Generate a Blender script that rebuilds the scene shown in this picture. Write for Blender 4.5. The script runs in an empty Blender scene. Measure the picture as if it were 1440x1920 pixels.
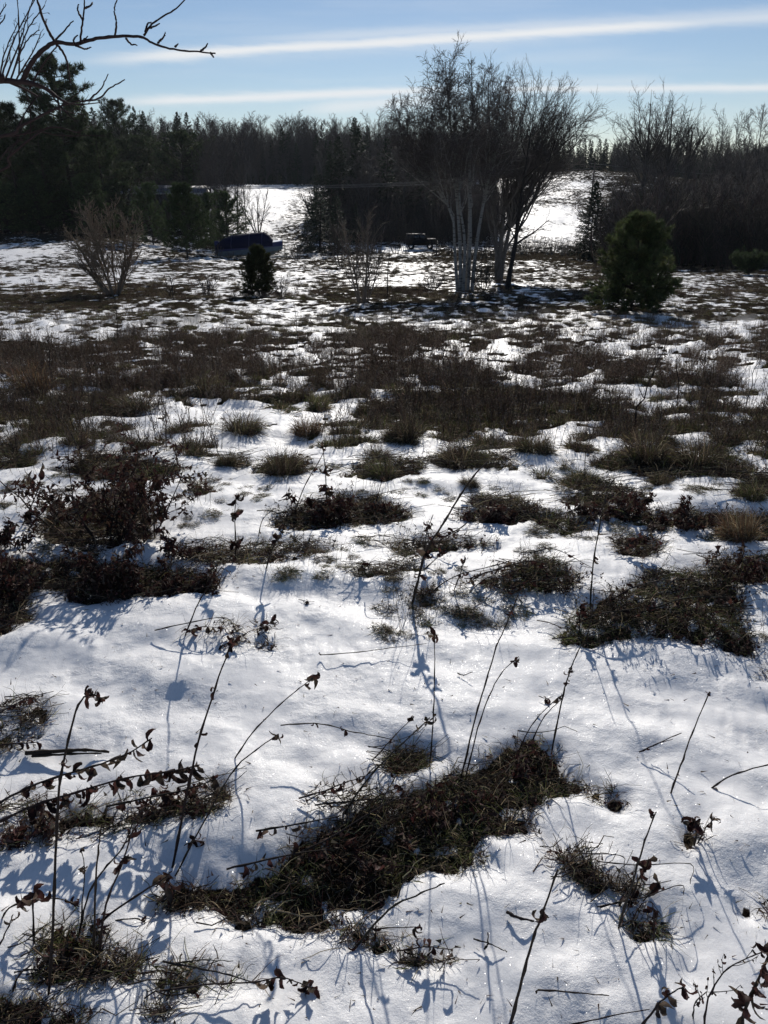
import bpy, math, random
import numpy as np
from mathutils import Vector, Matrix, Quaternion

# ------------------------------------------------------------------ camera
F = 1423.0                     # focal length in pixels of the 1440 x 1920 photograph
EYE = 1.6
PITCH = math.atan(610.0 / F)   # true horizon lies at row 350
CP, SP = math.cos(PITCH), math.sin(PITCH)
scene = bpy.context.scene
C = scene.collection
cam_d = bpy.data.cameras.new('camera')
cam = bpy.data.objects.new('camera', cam_d)
C.objects.link(cam)
cam.location = (0, 0, EYE)
cam.rotation_euler = (math.pi / 2 - PITCH, 0, 0)
cam_d.sensor_fit = 'VERTICAL'
cam_d.sensor_height = 36.0
cam_d.sensor_width = 27.0
cam_d.lens = 36.0 * F / 1920.0
cam_d.clip_start = 0.05
cam_d.clip_end = 6000
scene.camera = cam

# ------------------------------------------------------------------ light
SUN_EL = math.radians(24)
SUN_AZ = math.radians(4.0)     # to the right of straight ahead (+Y)
SUN_STRENGTH = 4.6
SKY_STRENGTH = 0.088
EXPOSURE = -0.12
HAZE = 0.00007
scene.view_settings.view_transform = 'Standard'
scene.view_settings.look = 'None'
scene.view_settings.exposure = EXPOSURE
scene.view_settings.gamma = 1.0
scene.view_settings.use_curve_mapping = False

sun_d = bpy.data.lights.new('sun', 'SUN')
sun_d.energy = SUN_STRENGTH
sun_d.angle = math.radians(0.6)
sun_d.color = (1.0, 0.945, 0.865)
sun = bpy.data.objects.new('sun', sun_d)
C.objects.link(sun)
sdir = Vector((math.sin(SUN_AZ) * math.cos(SUN_EL), math.cos(SUN_AZ) * math.cos(SUN_EL), math.sin(SUN_EL)))
sun.rotation_euler = sdir.to_track_quat('Z', 'Y').to_euler()
sun.location = (0, 0, 40)

world = bpy.data.worlds.new('World')
scene.world = world
world.use_nodes = True


class NT:
    """tiny helper for node trees"""
    def __init__(s, tree):
        s.t = tree
        s.n = tree.nodes
        s.l = tree.links

    def node(s, typ, **kw):
        nd = s.n.new(typ)
        for k, v in kw.items():
            setattr(nd, k, v)
        return nd

    def put(s, sock, v):
        if v is None:
            return
        if hasattr(v, 'is_output') or isinstance(v, bpy.types.NodeSocket):
            s.l.new(v, sock)
        else:
            sock.default_value = v

    def math(s, op, a, b=None, c=None, clamp=False):
        nd = s.node('ShaderNodeMath', operation=op, use_clamp=clamp)
        s.put(nd.inputs[0], a)
        s.put(nd.inputs[1], b)
        s.put(nd.inputs[2], c)
        return nd.outputs[0]

    def mix(s, fac, a, b):
        nd = s.node('ShaderNodeMix', data_type='RGBA')
        s.put(nd.inputs[0], fac)
        s.put(nd.inputs[6], a)
        s.put(nd.inputs[7], b)
        return nd.outputs[2]

    def sstep(s, x, a, b):
        nd = s.node('ShaderNodeMapRange', interpolation_type='SMOOTHSTEP')
        s.put(nd.inputs[0], x)
        nd.inputs[1].default_value = a
        nd.inputs[2].default_value = b
        return nd.outputs[0]

    def noise(s, vec, scale, detail=3.0, rough=0.5, dims='3D'):
        nd = s.node('ShaderNodeTexNoise', noise_dimensions=dims)
        if vec is not None:
            s.l.new(vec, nd.inputs['Vector'])
        nd.inputs['Scale'].default_value = scale
        nd.inputs['Detail'].default_value = detail
        nd.inputs['Roughness'].default_value = rough
        return nd.outputs[0]


def ray_uv(px, py):
    """direction of a photo pixel as slopes (x/y, z/y) in the world"""
    cx, cy = (px - 720) / F, (960 - py) / F
    y = CP + cy * SP
    return cx / y, (-SP + cy * CP) / y


w = NT(world.node_tree)
for nd in list(w.n):
    w.n.remove(nd)
out = w.node('ShaderNodeOutputWorld')
bg = w.node('ShaderNodeBackground')
bg.inputs['Strength'].default_value = SKY_STRENGTH
sky = w.node('ShaderNodeTexSky', sky_type='NISHITA')
sky.sun_disc = False
sky.sun_elevation = SUN_EL
sky.sun_rotation = SUN_AZ
sky.altitude = 300
sky.air_density = 1.0
sky.dust_density = 0.03
sky.ozone_density = 4.0
tc = w.node('ShaderNodeTexCoord')
sep = w.node('ShaderNodeSeparateXYZ')
w.l.new(tc.outputs['Generated'], sep.inputs[0])
ysafe = w.math('MAXIMUM', sep.outputs[1], 0.02)
U = w.math('DIVIDE', sep.outputs[0], ysafe)
V = w.math('DIVIDE', sep.outputs[2], ysafe)
comb = w.node('ShaderNodeCombineXYZ')
w.l.new(w.math('MULTIPLY', U, 2.2), comb.inputs[0])
w.l.new(w.math('MULTIPLY', V, 26.0), comb.inputs[1])
n_long = w.noise(comb.outputs[0], 1.6, 4, 0.6)
comb2 = w.node('ShaderNodeCombineXYZ')
w.l.new(w.math('ADD', w.math('MULTIPLY', U, 12.0), w.math('MULTIPLY', V, 30.0)), comb2.inputs[0])
w.l.new(w.math('MULTIPLY', V, 55.0), comb2.inputs[1])
n_fine = w.noise(comb2.outputs[0], 2.0, 7, 0.72)


def streak(p0, p1, half_px, strength, u_in=None, u_out=None, soft=1.0, fray=0.5, bend=0.0):
    """a contrail between two directions given as photo pixels; returns its opacity"""
    u0, v0 = ray_uv(*p0)
    u1, v1 = ray_uv(*p1)
    b = (v1 - v0) / (u1 - u0)
    a = v0 - b * u0
    line = w.math('MULTIPLY_ADD', U, b, a)
    d = w.math('SUBTRACT', V, line)
    wob = w.math('MULTIPLY', w.math('SUBTRACT', n_long, 0.5), half_px / F * 1.6)
    d = w.math('ABSOLUTE', w.math('ADD', d, wob))
    wid = w.math('MULTIPLY_ADD', n_fine, half_px / F * 2 * fray, half_px / F * (1 - fray))
    q = w.math('DIVIDE', d, wid)
    g = w.math('POWER', 2.718, w.math('MULTIPLY', w.math('MULTIPLY', q, q), -1.0 * soft))
    g = w.math('MULTIPLY', g, strength)
    if u_in is not None:
        g = w.math('MULTIPLY', g, w.sstep(U, ray_uv(u_in[0], 120)[0], ray_uv(u_in[1], 120)[0]))
    if u_out is not None:
        g = w.math('MULTIPLY', g, w.math('SUBTRACT', 1.0, w.sstep(U, ray_uv(u_out[0], 120)[0], ray_uv(u_out[1], 120)[0])))
    return g


tot = None
for args in (
    ((180, 112), (1440, 34), 8.5, 0.95, (90, 360), (1150, 1500), 1.0, 0.66),
    ((300, 104), (1000, 62), 17, 0.38, (250, 600), (900, 1300), 1.0, 0.5),
    ((400, 78), (1440, 28), 9, 0.42, (330, 650), (1500, 1900), 1.0, 0.6),
    ((820, 62), (1440, 34), 9, 0.55, (780, 1000), (1600, 1900), 1.0, 0.5),
    ((200, 192), (760, 172), 7, 0.85, (150, 330), (740, 900), 1.0, 0.66),
    ((560, 205), (780, 188), 11, 0.6, (520, 640), (760, 900), 1.0, 0.5),
    ((880, 168), (1440, 164), 6, 0.75, (900, 1000), (1600, 1900), 1.0, 0.66),
    ((900, 160), (1200, 154), 10, 0.3, (900, 1000), (1180, 1300), 1.0, 0.6),
    ((900, 112), (1150, 100), 12, 0.16, (900, 980), (1100, 1250), 1.0, 0.8),
):
    g = streak(args[0], args[1], args[2], args[3], args[4], args[5], args[6], args[7])
    tot = g if tot is None else w.math('MAXIMUM', tot, g)
# thin veil of cirrus between the contrails
veil = w.math('MULTIPLY', w.sstep(n_long, 0.42, 0.72), 0.10)
tot = w.math('MAXIMUM', tot, veil)
front = w.sstep(sep.outputs[1], 0.3, 0.6)
tot = w.math('MULTIPLY', tot, front, clamp=True)
tint = w.node('ShaderNodeMix', data_type='RGBA', blend_type='MULTIPLY')
tint.inputs[0].default_value = 1.0
w.l.new(sky.outputs[0], tint.inputs[6])
tint.inputs[7].default_value = (1.12, 0.99, 0.95, 1)
cloudcol = w.mix(tot, tint.outputs[2], (10.4, 10.6, 10.8, 1))
w.l.new(cloudcol, bg.inputs['Color'])
w.l.new(bg.outputs[0], out.inputs[0])

# ------------------------------------------------------------------ noise
rng = np.random.default_rng(7)
random.seed(7)
_perm = np.arange(256)
np.random.default_rng(3).shuffle(_perm)
_perm = np.concatenate([_perm, _perm])
_ga = np.random.default_rng(4).uniform(0, 2 * np.pi, 256)
_gx, _gy = np.cos(_ga), np.sin(_ga)


def perlin(x, y, s=0):
    x = np.asarray(x, float) + s * 17.31
    y = np.asarray(y, float) + s * 9.77
    xi, yi = np.floor(x).astype(int), np.floor(y).astype(int)
    xf, yf = x - xi, y - yi
    u = xf * xf * xf * (xf * (xf * 6 - 15) + 10)
    v = yf * yf * yf * (yf * (yf * 6 - 15) + 10)

    def g(ix, iy, fx, fy):
        h = _perm[_perm[ix & 255] + (iy & 255)]
        return _gx[h] * fx + _gy[h] * fy
    a = g(xi, yi, xf, yf)
    b = g(xi + 1, yi, xf - 1, yf)
    c = g(xi, yi + 1, xf, yf - 1)
    d = g(xi + 1, yi + 1, xf - 1, yf - 1)
    return (a + (b - a) * u + (c + (d - c) * u - a - (b - a) * u) * v) * 1.4


def fbm(x, y, s=0, o=3, gain=0.5):
    t, amp, tot_ = 0, 1.0, 0
    for k in range(o):
        t = t + amp * perlin(x * 2 ** k, y * 2 ** k, s + k)
        tot_ += amp
        amp *= gain
    return t / tot_


def sst(x, a, b):
    t = np.clip((np.asarray(x, float) - a) / (b - a), 0, 1)
    return t * t * (3 - 2 * t)


# ------------------------------------------------------------------ terrain heights
_pd = np.array([0.01, 1, 3, 5, 9, 15, 22, 28, 34, 45, 60, 75, 88, 100, 112, 128, 150, 190, 215, 260, 400, 800, 2500])
_pz = np.array([0, 0, 0, -.12, -.45, -1.0, -1.62, -2.1, -2.5, -3.15, -4.0, -4.65, -5.15, -5.2, -4.45, -3.2, -1.1, 1.6, 2.1, 2.2, 1.5, 2.5, 8])
_ld = np.linspace(np.log(0.01), np.log(2500), 3000)
_lz = np.interp(_ld, np.log(_pd), _pz)
_k = np.exp(-np.linspace(-2.5, 2.5, 61) ** 2)
_lz = np.convolve(np.pad(_lz, 30, mode='edge'), _k / _k.sum(), mode='valid')


def z_macro(x, y):
    x = np.asarray(x, float)
    y = np.asarray(y, float)
    d = np.maximum(y, 0.02)
    z = np.interp(np.log(d), _ld, _lz)
    z = z + 3.4 * np.exp(-((x - 52) / 26) ** 2 - ((y - 208) / 26) ** 2)
    z = z + 1.8 * sst(-x, 12, 34) * sst(y, 48, 84) * (1 - sst(y, 150, 200))
    z = z + 0.5 * fbm(x / 22, y / 22, 5, 2) * sst(y, 25, 70)
    z = z + 0.22 * fbm(x / 6, y / 6, 6, 2) * sst(y, 7, 20)
    return z


def relief(x, y):
    """wind-shaped snow surface"""
    ca, sa = math.cos(0.33), math.sin(0.33)
    xr, yr = x * ca - y * sa, x * sa + y * ca
    h = 0.055 * fbm(x / 1.1, y / 0.6, 11, 3)
    wv = 0.25 * perlin(x / 0.5, y / 0.5, 14)
    near = 1 - sst(y, 9, 16)
    h = h + 0.022 * perlin(xr / 0.75, yr / 0.17 + wv, 12) * near
    h = h + 0.0075 * perlin(xr / 0.22, yr / 0.050 + wv * 2, 13) * near * (0.4 + 0.6 * sst(perlin(x / .6, y / .5, 19), -.2, .3))
    h = h + 0.0022 * perlin(x / 0.03, y / 0.03, 15) * (1 - sst(y, 3, 6))
    crust = sst(fbm(x / .5, y / .35, 71, 2), -.05, .35) * (1 - sst(y, 5, 8))
    h = h - crust * 0.010 * np.abs(perlin(x / .085, y / .05, 72))
    h = h - crust * 0.005 * sst(perlin(x / .035, y / .028, 73), .1, .5)
    h = h + 0.065 * fbm(x / 0.55, y / 0.5, 16, 2) * sst(y, 3.6, 6.5) * (1 - 0.5 * sst(y, 20, 40))
    return h


def to_px(x, y, z):
    """photo pixel of a world point, used to lay the snow cover out as the photograph shows it"""
    dz = z - EYE
    dep = y * CP - dz * SP
    up = y * SP + dz * CP
    dep = np.maximum(dep, 0.05)
    return 720 + F * x / dep, 960 - F * up / dep


_ts = np.exp(np.linspace(np.log(0.35), np.log(500), 900))


def G(px, py, h=0.0):
    """the ground point (plus h metres) seen at a photo pixel"""
    u, v = ray_uv(px, py)
    x, y = u * _ts, _ts
    z = EYE + v * _ts
    g = z_macro(x, y) + relief(x, y) + h
    below = np.nonzero(z < g)[0]
    if len(below) == 0:
        i = len(_ts) - 1
        return Vector((u * _ts[i], _ts[i], float(g[i])))
    i = max(below[0], 1)
    a0, a1 = z[i - 1] - g[i - 1], z[i] - g[i]
    t = a0 / (a0 - a1) if a0 != a1 else 0
    yy = _ts[i - 1] + (_ts[i] - _ts[i - 1]) * t
    xx = u * yy
    return Vector((float(xx), float(yy), float(z_macro(xx, yy) + relief(xx, yy)) + h))


def at_depth(px, py, Y):
    u, v = ray_uv(px, py)
    return Vector((u * Y, Y, EYE + v * Y))


# near patches where weeds and grass stand out of the snow, outlined at the ground
PATCHES = [
    ('central', [(290, 1665), (335, 1640), (430, 1660), (520, 1612), (560, 1565), (640, 1530), (720, 1490), (800, 1465), (870, 1440), (950, 1400), (1000, 1378), (1040, 1395), (1055, 1440), (1100, 1462), (1175, 1500), (1168, 1515), (1095, 1482), (1040, 1492), (985, 1520), (1005, 1560), (905, 1562), (890, 1590), (915, 1612), (870, 1638), (800, 1620), (760, 1665), (700, 1700), (640, 1690), (610, 1705), (700, 1745), (755, 1762), (700, 1775), (600, 1745), (540, 1732), (440, 1728), (400, 1700), (300, 1692)], 1.0),
    ('hollow', [(560, 1492), (620, 1470), (695, 1468), (700, 1500), (640, 1525), (590, 1512)], 0.12),
    ('tuft', [(716, 1412), (755, 1396), (800, 1404), (806, 1432), (760, 1446), (725, 1440)], 1.0),
    ('left band', [(-60, 1492), (60, 1498), (150, 1515), (260, 1480), (400, 1470), (440, 1475), (420, 1515), (330, 1532), (240, 1552), (100, 1580), (-60, 1592)], 0.55),
    ('left edge', [(-60, 1340), (0, 1325), (70, 1305), (102, 1335), (70, 1375), (20, 1410), (-60, 1425)], 0.6),
    ('bottom left tuft', [(58, 1760), (100, 1722), (160, 1705), (200, 1760), (258, 1800), (250, 1828), (150, 1838), (62, 1830)], 1.0),
    ('bottom edge', [(-80, 1860), (60, 1872), (150, 1895), (165, 1935), (-80, 1960)], 1.0),
    ('flat stems', [(270, 1835), (305, 1800), (430, 1806), (480, 1838), (400, 1862), (300, 1858)], 0.5),
    ('small bottom', [(258, 1880), (315, 1886), (320, 1912), (280, 1905)], 0.9),
    ('right tuft', [(1036, 1592), (1090, 1595), (1130, 1628), (1190, 1650), (1205, 1668), (1110, 1668), (1060, 1638)], 1.0),
    ('moss', [(1172, 1722), (1215, 1716), (1252, 1728), (1255, 1752), (1200, 1760)], 0.9),
    ('leaf nest', [(1275, 1548), (1325, 1540), (1335, 1572), (1290, 1578)], 0.8),
    ('mid bottom', [(735, 1782), (790, 1778), (845, 1788), (830, 1806), (760, 1800)], 0.9),
    ('right large', [(1040, 1188), (1085, 1150), (1120, 1120), (1190, 1105), (1205, 1070), (1320, 1068), (1390, 1110), (1392, 1160), (1420, 1212), (1400, 1224), (1330, 1204), (1230, 1188), (1150, 1200), (1060, 1202)], 0.95),
    ('middle right', [(868, 1092), (950, 1068), (1005, 1035), (1088, 1078), (1070, 1106), (960, 1100)], 0.85),
    ('small right', [(1150, 1008), (1200, 1000), (1245, 1010), (1238, 1040), (1162, 1036)], 0.85),
    ('reddish', [(858, 972), (890, 940), (970, 928), (1015, 962), (955, 978)], 0.9),
    ('centre', [(505, 978), (545, 955), (600, 930), (700, 928), (772, 962), (740, 978), (640, 974), (600, 990), (520, 988)], 1.0),
    ('strip', [(710, 1014), (800, 1008), (935, 1010), (930, 1026), (760, 1032)], 0.85),
    ('little strip', [(672, 1070), (780, 1050), (792, 1064), (690, 1077)], 0.85),
    ('hill bush', [(60, 990), (150, 935), (230, 905), (290, 955), (282, 1010), (180, 1035), (80, 1010)], 1.0),
    ('long left', [(-80, 1052), (60, 1045), (170, 1040), (300, 1062), (405, 1078), (402, 1108), (280, 1112), (160, 1128), (90, 1100), (-80, 1110)], 1.0),
    ('left low', [(-80, 1090), (40, 1100), (52, 1165), (0, 1185), (-80, 1190)], 1.0),
    ('mid stems', [(330, 1022), (480, 1015), (620, 1020), (600, 1035), (450, 1056), (350, 1050)], 0.7),
    ('right edge grass', [(1338, 1005), (1372, 965), (1500, 955), (1500, 1012)], 1.0),
    ('right edge low', [(1325, 1048), (1400, 1038), (1520, 1030), (1520, 1092), (1365, 1088)], 0.95),
    ('right long', [(1050, 938), (1105, 898), (1190, 915), (1220, 955), (1400, 962), (1385, 982), (1200, 984), (1090, 948)], 0.9),
    ('right mid', [(980, 968), (1040, 955), (1110, 985), (1060, 1000)], 0.8),
    ('upper dome', [(474, 884), (500, 860), (560, 852), (590, 872), (560, 888)], 1.0),
    ('upper low', [(400, 868), (450, 850), (470, 868), (440, 880)], 0.9),
    ('upper centre', [(640, 892), (700, 860), (790, 862), (800, 880), (720, 898)], 0.95),
    ('upper right', [(800, 862), (860, 838), (960, 850), (940, 874), (850, 878)], 0.95),
    ('upper far right', [(1110, 868), (1160, 838), (1260, 832), (1300, 858), (1420, 872), (1400, 895), (1280, 890), (1230, 905), (1180, 880)], 0.95),
    ('right rim', [(1370, 925), (1400, 890), (1520, 880), (1520, 940)], 0.95),
    ('upper left', [(-60, 850), (30, 840), (60, 870), (0, 880), (-60, 878)], 0.9),
    ('upper left wide', [(120, 880), (180, 845), (280, 860), (360, 880), (280, 895), (170, 893)], 0.95),
    ('left peek', [(350, 915), (390, 905), (405, 920), (370, 925)], 0.9),
    ('red scrap', [(410, 1196), (470, 1190), (525, 1206), (470, 1212)], 0.5),
    ('flattened', [(345, 1180), (400, 1172), (515, 1165), (510, 1180), (430, 1190)], 0.4),
    ('stem foot', [(775, 1110), (810, 1095), (850, 1118), (800, 1140)], 0.6),
    ('right rim low', [(1385, 1700), (1450, 1695), (1500, 1710), (1440, 1716)], 0.8),
    ('corner', [(1420, 1268), (1480, 1250), (1480, 1275)], 0.9),
    ('corner low', [(1415, 1325), (1470, 1320), (1470, 1338)], 0.9),
]
PATCH_W = []
for nm, poly, dens in PATCHES:
    dens = dens * .88 if nm == 'central' else dens if nm in ('tuft', 'hollow') else dens * .76
    pts = np.array([G(px, py)[:2] for px, py in poly])
    PATCH_W.append((nm, pts, dens))


def poly_sd(P, x, y):
    """signed distance (negative inside)"""
    d2 = np.full(x.shape, 1e9)
    ins = np.zeros(x.shape, bool)
    n = len(P)
    for i in range(n):
        ax, ay = P[i]
        bx, by = P[(i + 1) % n]
        ex, ey = bx - ax, by - ay
        t = np.clip(((x - ax) * ex + (y - ay) * ey) / (ex * ex + ey * ey + 1e-12), 0, 1)
        dx, dy = x - ax - t * ex, y - ay - t * ey
        d2 = np.minimum(d2, dx * dx + dy * dy)
        cond = ((ay > y) != (by > y)) & (x < (bx - ax) * (y - ay) / (by - ay + 1e-12) + ax)
        ins ^= cond
    d = np.sqrt(d2)
    return np.where(ins, -d, d)


def near_mask(x, y, want_veg=False):
    """0..1 where the snow has melted off a near patch, and the hollow depth there"""
    x = np.asarray(x, float)
    y = np.asarray(y, float)
    m = np.zeros(x.shape)
    soft = np.zeros(x.shape)
    veg = np.zeros(x.shape)
    for nm, P, dens in PATCH_W:
        lo, hi = P.min(0) - 0.35, P.max(0) + 0.35
        sel = (x > lo[0]) & (x < hi[0]) & (y > lo[1]) & (y < hi[1])
        if not sel.any():
            continue
        xs, ys = x[sel], y[sel]
        s = 0.55 + 0.12 * P[:, 1].mean()
        sd = poly_sd(P, xs, ys)
        sd = sd + 0.042 * s * fbm(xs / (0.15 * s), ys / (0.11 * s), 21, 4, .6) + 0.008 * s
        raw = poly_sd(P, xs, ys) + 0.045 * s * fbm(xs / (0.11 * s), ys / (0.09 * s), 28, 3, .6)
        vg = 1 - sst(raw, -.03 * s, .025 * s)
        gaps = fbm(xs / (0.10 * s), ys / (0.08 * s), 29, 3)
        vg = vg * (1 - .85 * sst(gaps, dens - .62, dens - .42))
        veg[sel] = np.maximum(veg[sel], vg)
        holes = fbm(xs / (0.13 * s), ys / (0.09 * s), 24, 3)
        cover = 1 - sst(holes, dens - 0.72, dens - 0.58)
        mm = (1 - sst(sd, -0.014, 0.008)) * cover
        m[sel] = np.maximum(m[sel], mm)
        soft[sel] = np.maximum(soft[sel], (1 - sst(sd, -0.03, 0.07 * s)) * (0.45 + 0.55 * cover))
    if want_veg:
        return m, soft, veg
    return m, soft


# how much of the ground the weeds cover in the middle distance and beyond, raised in the woods to paint tree-shaded snow dark (photo rows and columns)
_cc = np.array([-200, 0, 160, 320, 480, 620, 760, 900, 1050, 1200, 1320, 1440, 1640])
_cr = np.array([300, 345, 380, 410, 440, 468, 480, 500, 530, 552, 565, 600, 625, 650, 690, 720, 750, 780, 810, 840, 870, 900, 930])
_cv = np.array([
    [1.0] * 13,
    [1, 1, 1, .8, .02, .6, 1, .25, .35, .8, 1, 1, 1],
    [1, 1, 1, .8, .06, .6, 1, .60, .55, .9, 1, .8, 1],
    [1, 1, 1, .7, .18, .8, 1, .35, .08, .8, 1, .9, 1],
    [.9, .9, .9, .7, .45, .8, .9, .6, .15, .9, 1, 1, 1],
    [.25, .25, .35, .5, .55, .55, .25, .6, .6, .95, 1, 1, 1],
    [.35, .35, .40, .6, .55, .70, .75, .9, .95, .95, 1, 1, 1],
    [.40, .40, .50, .55, .50, .52, .55, .7, .55, .8, .9, .85, .8],
    [.42, .42, .60, .6, .50, .52, .55, .7, .60, .8, .55, .6, .6],
    [.85, .85, .95, .7, .60, .65, .75, .75, .65, .8, .60, .9, .9],
    [.90, .90, .92, .7, .65, .70, .78, .65, .72, .8, .80, .8, .8],
    [.55, .55, .60, .65, .62, .62, .68, .62, .60, .5, .70, .55, .6],
    [.60, .60, .65, .60, .62, .60, .70, .66, .55, .55, .60, .7, .7],
    [.92, .92, .92, .90, .90, .82, .85, .82, .62, .60, .66, .75, .75],
    [.92, .92, .92, .92, .88, .45, .82, .90, .66, .62, .60, .65, .65],
    [.80, .80, .86, .80, .80, .35, .75, .90, .60, .55, .62, .55, .55],
    [.62, .62, .60, .45, .75, .40, .62, .80, .55, .52, .55, .45, .45],
    [.55, .55, .60, .45, .62, .32, .50, .70, .50, .62, .60, .40, .4],
    [.50, .55, .50, .50, .42, .28, .52, .55, .42, .70, .65, .50, .5],
    [.45, .45, .40, .30, .32, .20, .45, .42, .35, .55, .55, .60, .6],
    [.15, .15, .20, .18, .18, .12, .28, .25, .22, .30, .30, .30, .3],
    [.0, .0, .02, .02, .03, .02, .08, .08, .08, .05, .05, .1, .1],
    [.0] * 13])


_cs = np.interp(_cr, [300, 500, 530, 600, 640, 700, 800, 930], [1, 1.05, .90, .82, .78, .80, .85, 1])[:, None]
_cv = _cv * _cs


def coverage(px, py):
    px = np.clip(px, _cc[0], _cc[-1])
    py = np.clip(py, _cr[0], _cr[-1])
    i = np.clip(np.searchsorted(_cc, px) - 1, 0, len(_cc) - 2)
    j = np.clip(np.searchsorted(_cr, py) - 1, 0, len(_cr) - 2)
    fx = (px - _cc[i]) / (_cc[i + 1] - _cc[i])
    fy = (py - _cr[j]) / (_cr[j + 1] - _cr[j])
    return (_cv[j, i] * (1 - fx) * (1 - fy) + _cv[j, i + 1] * fx * (1 - fy)
            + _cv[j + 1, i] * (1 - fx) * fy + _cv[j + 1, i + 1] * fx * fy)


def far_mask(x, y):
    zz = z_macro(x, y)
    px, py = to_px(x, y, zz)
    c = coverage(px, py)
    sc = 0.17 + 0.012 * np.asarray(y)
    n = 0.75 * fbm(x / (sc * 1.25), y / (sc * 0.8), 31, 3, 0.65) + 0.5 * fbm(x / (sc * 5), y / (sc * 5), 34, 2)
    # roughly uniform 0..1
    r = 0.5 + 0.5 * np.tanh(n * 2.9)
    m = sst(c - r, -0.03, 0.03)
    m = np.where(c < 0.01, 0, m)
    return np.where(y < 3.4, 0.0, m)


# small melt hollows and dents (photo pixels, radius and depth in metres)
DENTS = [(1075, 1745, .07, .035), (825, 1412, .05, .035), (1235, 1400, .07, .025), (1345, 1470, .05, .02), (450, 1610, .06, .035),
         (985, 1720, .05, .015), (905, 1770, .04, .015), (1310, 1770, .05, .02), (1285, 1555, .06, .03), (1050, 1410, .06, .03),
         (320, 1612, .04, .03), (700, 1600, .06, .03), (1190, 1735, .05, .02), (480, 1550, .05, .015), (120, 1415, .06, .02),
         (210, 1412, .05, .02), (1255, 1485, .03, .015), (600, 1480, .05, .02), (905, 1390, .05, .025), (350, 1855, .06, .03),
         (1310, 1115, .06, .02), (480, 1120, .08, .03), (850, 1090, .08, .03), (1420, 1060, .08, .03)]
rd = np.random.default_rng(77)
DW = [(G(px, py)[0], G(px, py)[1], r * 0.8, d * 0.55) for px, py, r, d in DENTS]
for i in range(190):
    px, py = rd.uniform(-50, 1490), rd.uniform(900, 1900)
    g_ = G(px, py)
    DW.append((g_[0], g_[1], rd.uniform(.012, .05), rd.uniform(.003, .014)))


def cover_only(x, y):
    zz = z_macro(x, y)
    px, py = to_px(x, y, zz)
    return np.where(y < 4, 0, coverage(px, py))


def height(x, y, want_mask=False):
    x = np.asarray(x, float)
    y = np.asarray(y, float)
    z = z_macro(x, y) + relief(x, y)
    m1, soft = near_mask(x, y)
    m2 = far_mask(x, y)
    z = z - 0.030 * soft
    z = z + m1 * 0.012 * fbm(x / 0.03, y / 0.03, 41, 2)
    for dx, dy, r, d in DW:
        q = ((x - dx) / r) ** 2 + ((y - dy) / (r * 0.8)) ** 2
        sel = q < 9
        if np.ndim(z) == 0:
            z = z - d * math.exp(-float(q)) if sel else z
        else:
            z[sel] -= d * np.exp(-q[sel])
    z = z - 0.03 * m2 * (1 - sst(y, 15, 30))
    if want_mask:
        return z, np.maximum(m1, m2)
    return z


# ------------------------------------------------------------------ mesh helpers
def mesh_from(name, verts, tris=None, quads=None, col=None, smooth=True, mats=()):
    me = bpy.data.meshes.new(name)
    verts = np.asarray(verts, np.float32)
    loops, starts, totals = [], [], []
    n = 0
    if quads is not None and len(quads):
        q = np.asarray(quads, np.int32)
        loops.append(q.ravel())
        starts.append(np.arange(len(q)) * 4)
        totals.append(np.full(len(q), 4))
        n = len(q) * 4
    if tris is not None and len(tris):
        t = np.asarray(tris, np.int32)
        loops.append(t.ravel())
        starts.append(n + np.arange(len(t)) * 3)
        totals.append(np.full(len(t), 3))
    loops = np.concatenate(loops).astype(np.int32)
    starts = np.concatenate(starts).astype(np.int32)
    totals = np.concatenate(totals).astype(np.int32)
    me.vertices.add(len(verts))
    me.vertices.foreach_set('co', verts.ravel())
    me.loops.add(len(loops))
    me.loops.foreach_set('vertex_index', loops)
    me.polygons.add(len(starts))
    me.polygons.foreach_set('loop_start', starts)
    me.polygons.foreach_set('loop_total', totals)
    if smooth:
        me.polygons.foreach_set('use_smooth', np.ones(len(starts), bool))
    if col is not None:
        a = me.color_attributes.new('Col', 'FLOAT_COLOR', 'POINT')
        c4 = np.ones((len(verts), 4), np.float32)
        c4[:, :3] = col
        a.data.foreach_set('color', c4.ravel())
    for m in mats:
        me.materials.append(m)
    me.update(calc_edges=True)
    return me


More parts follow.
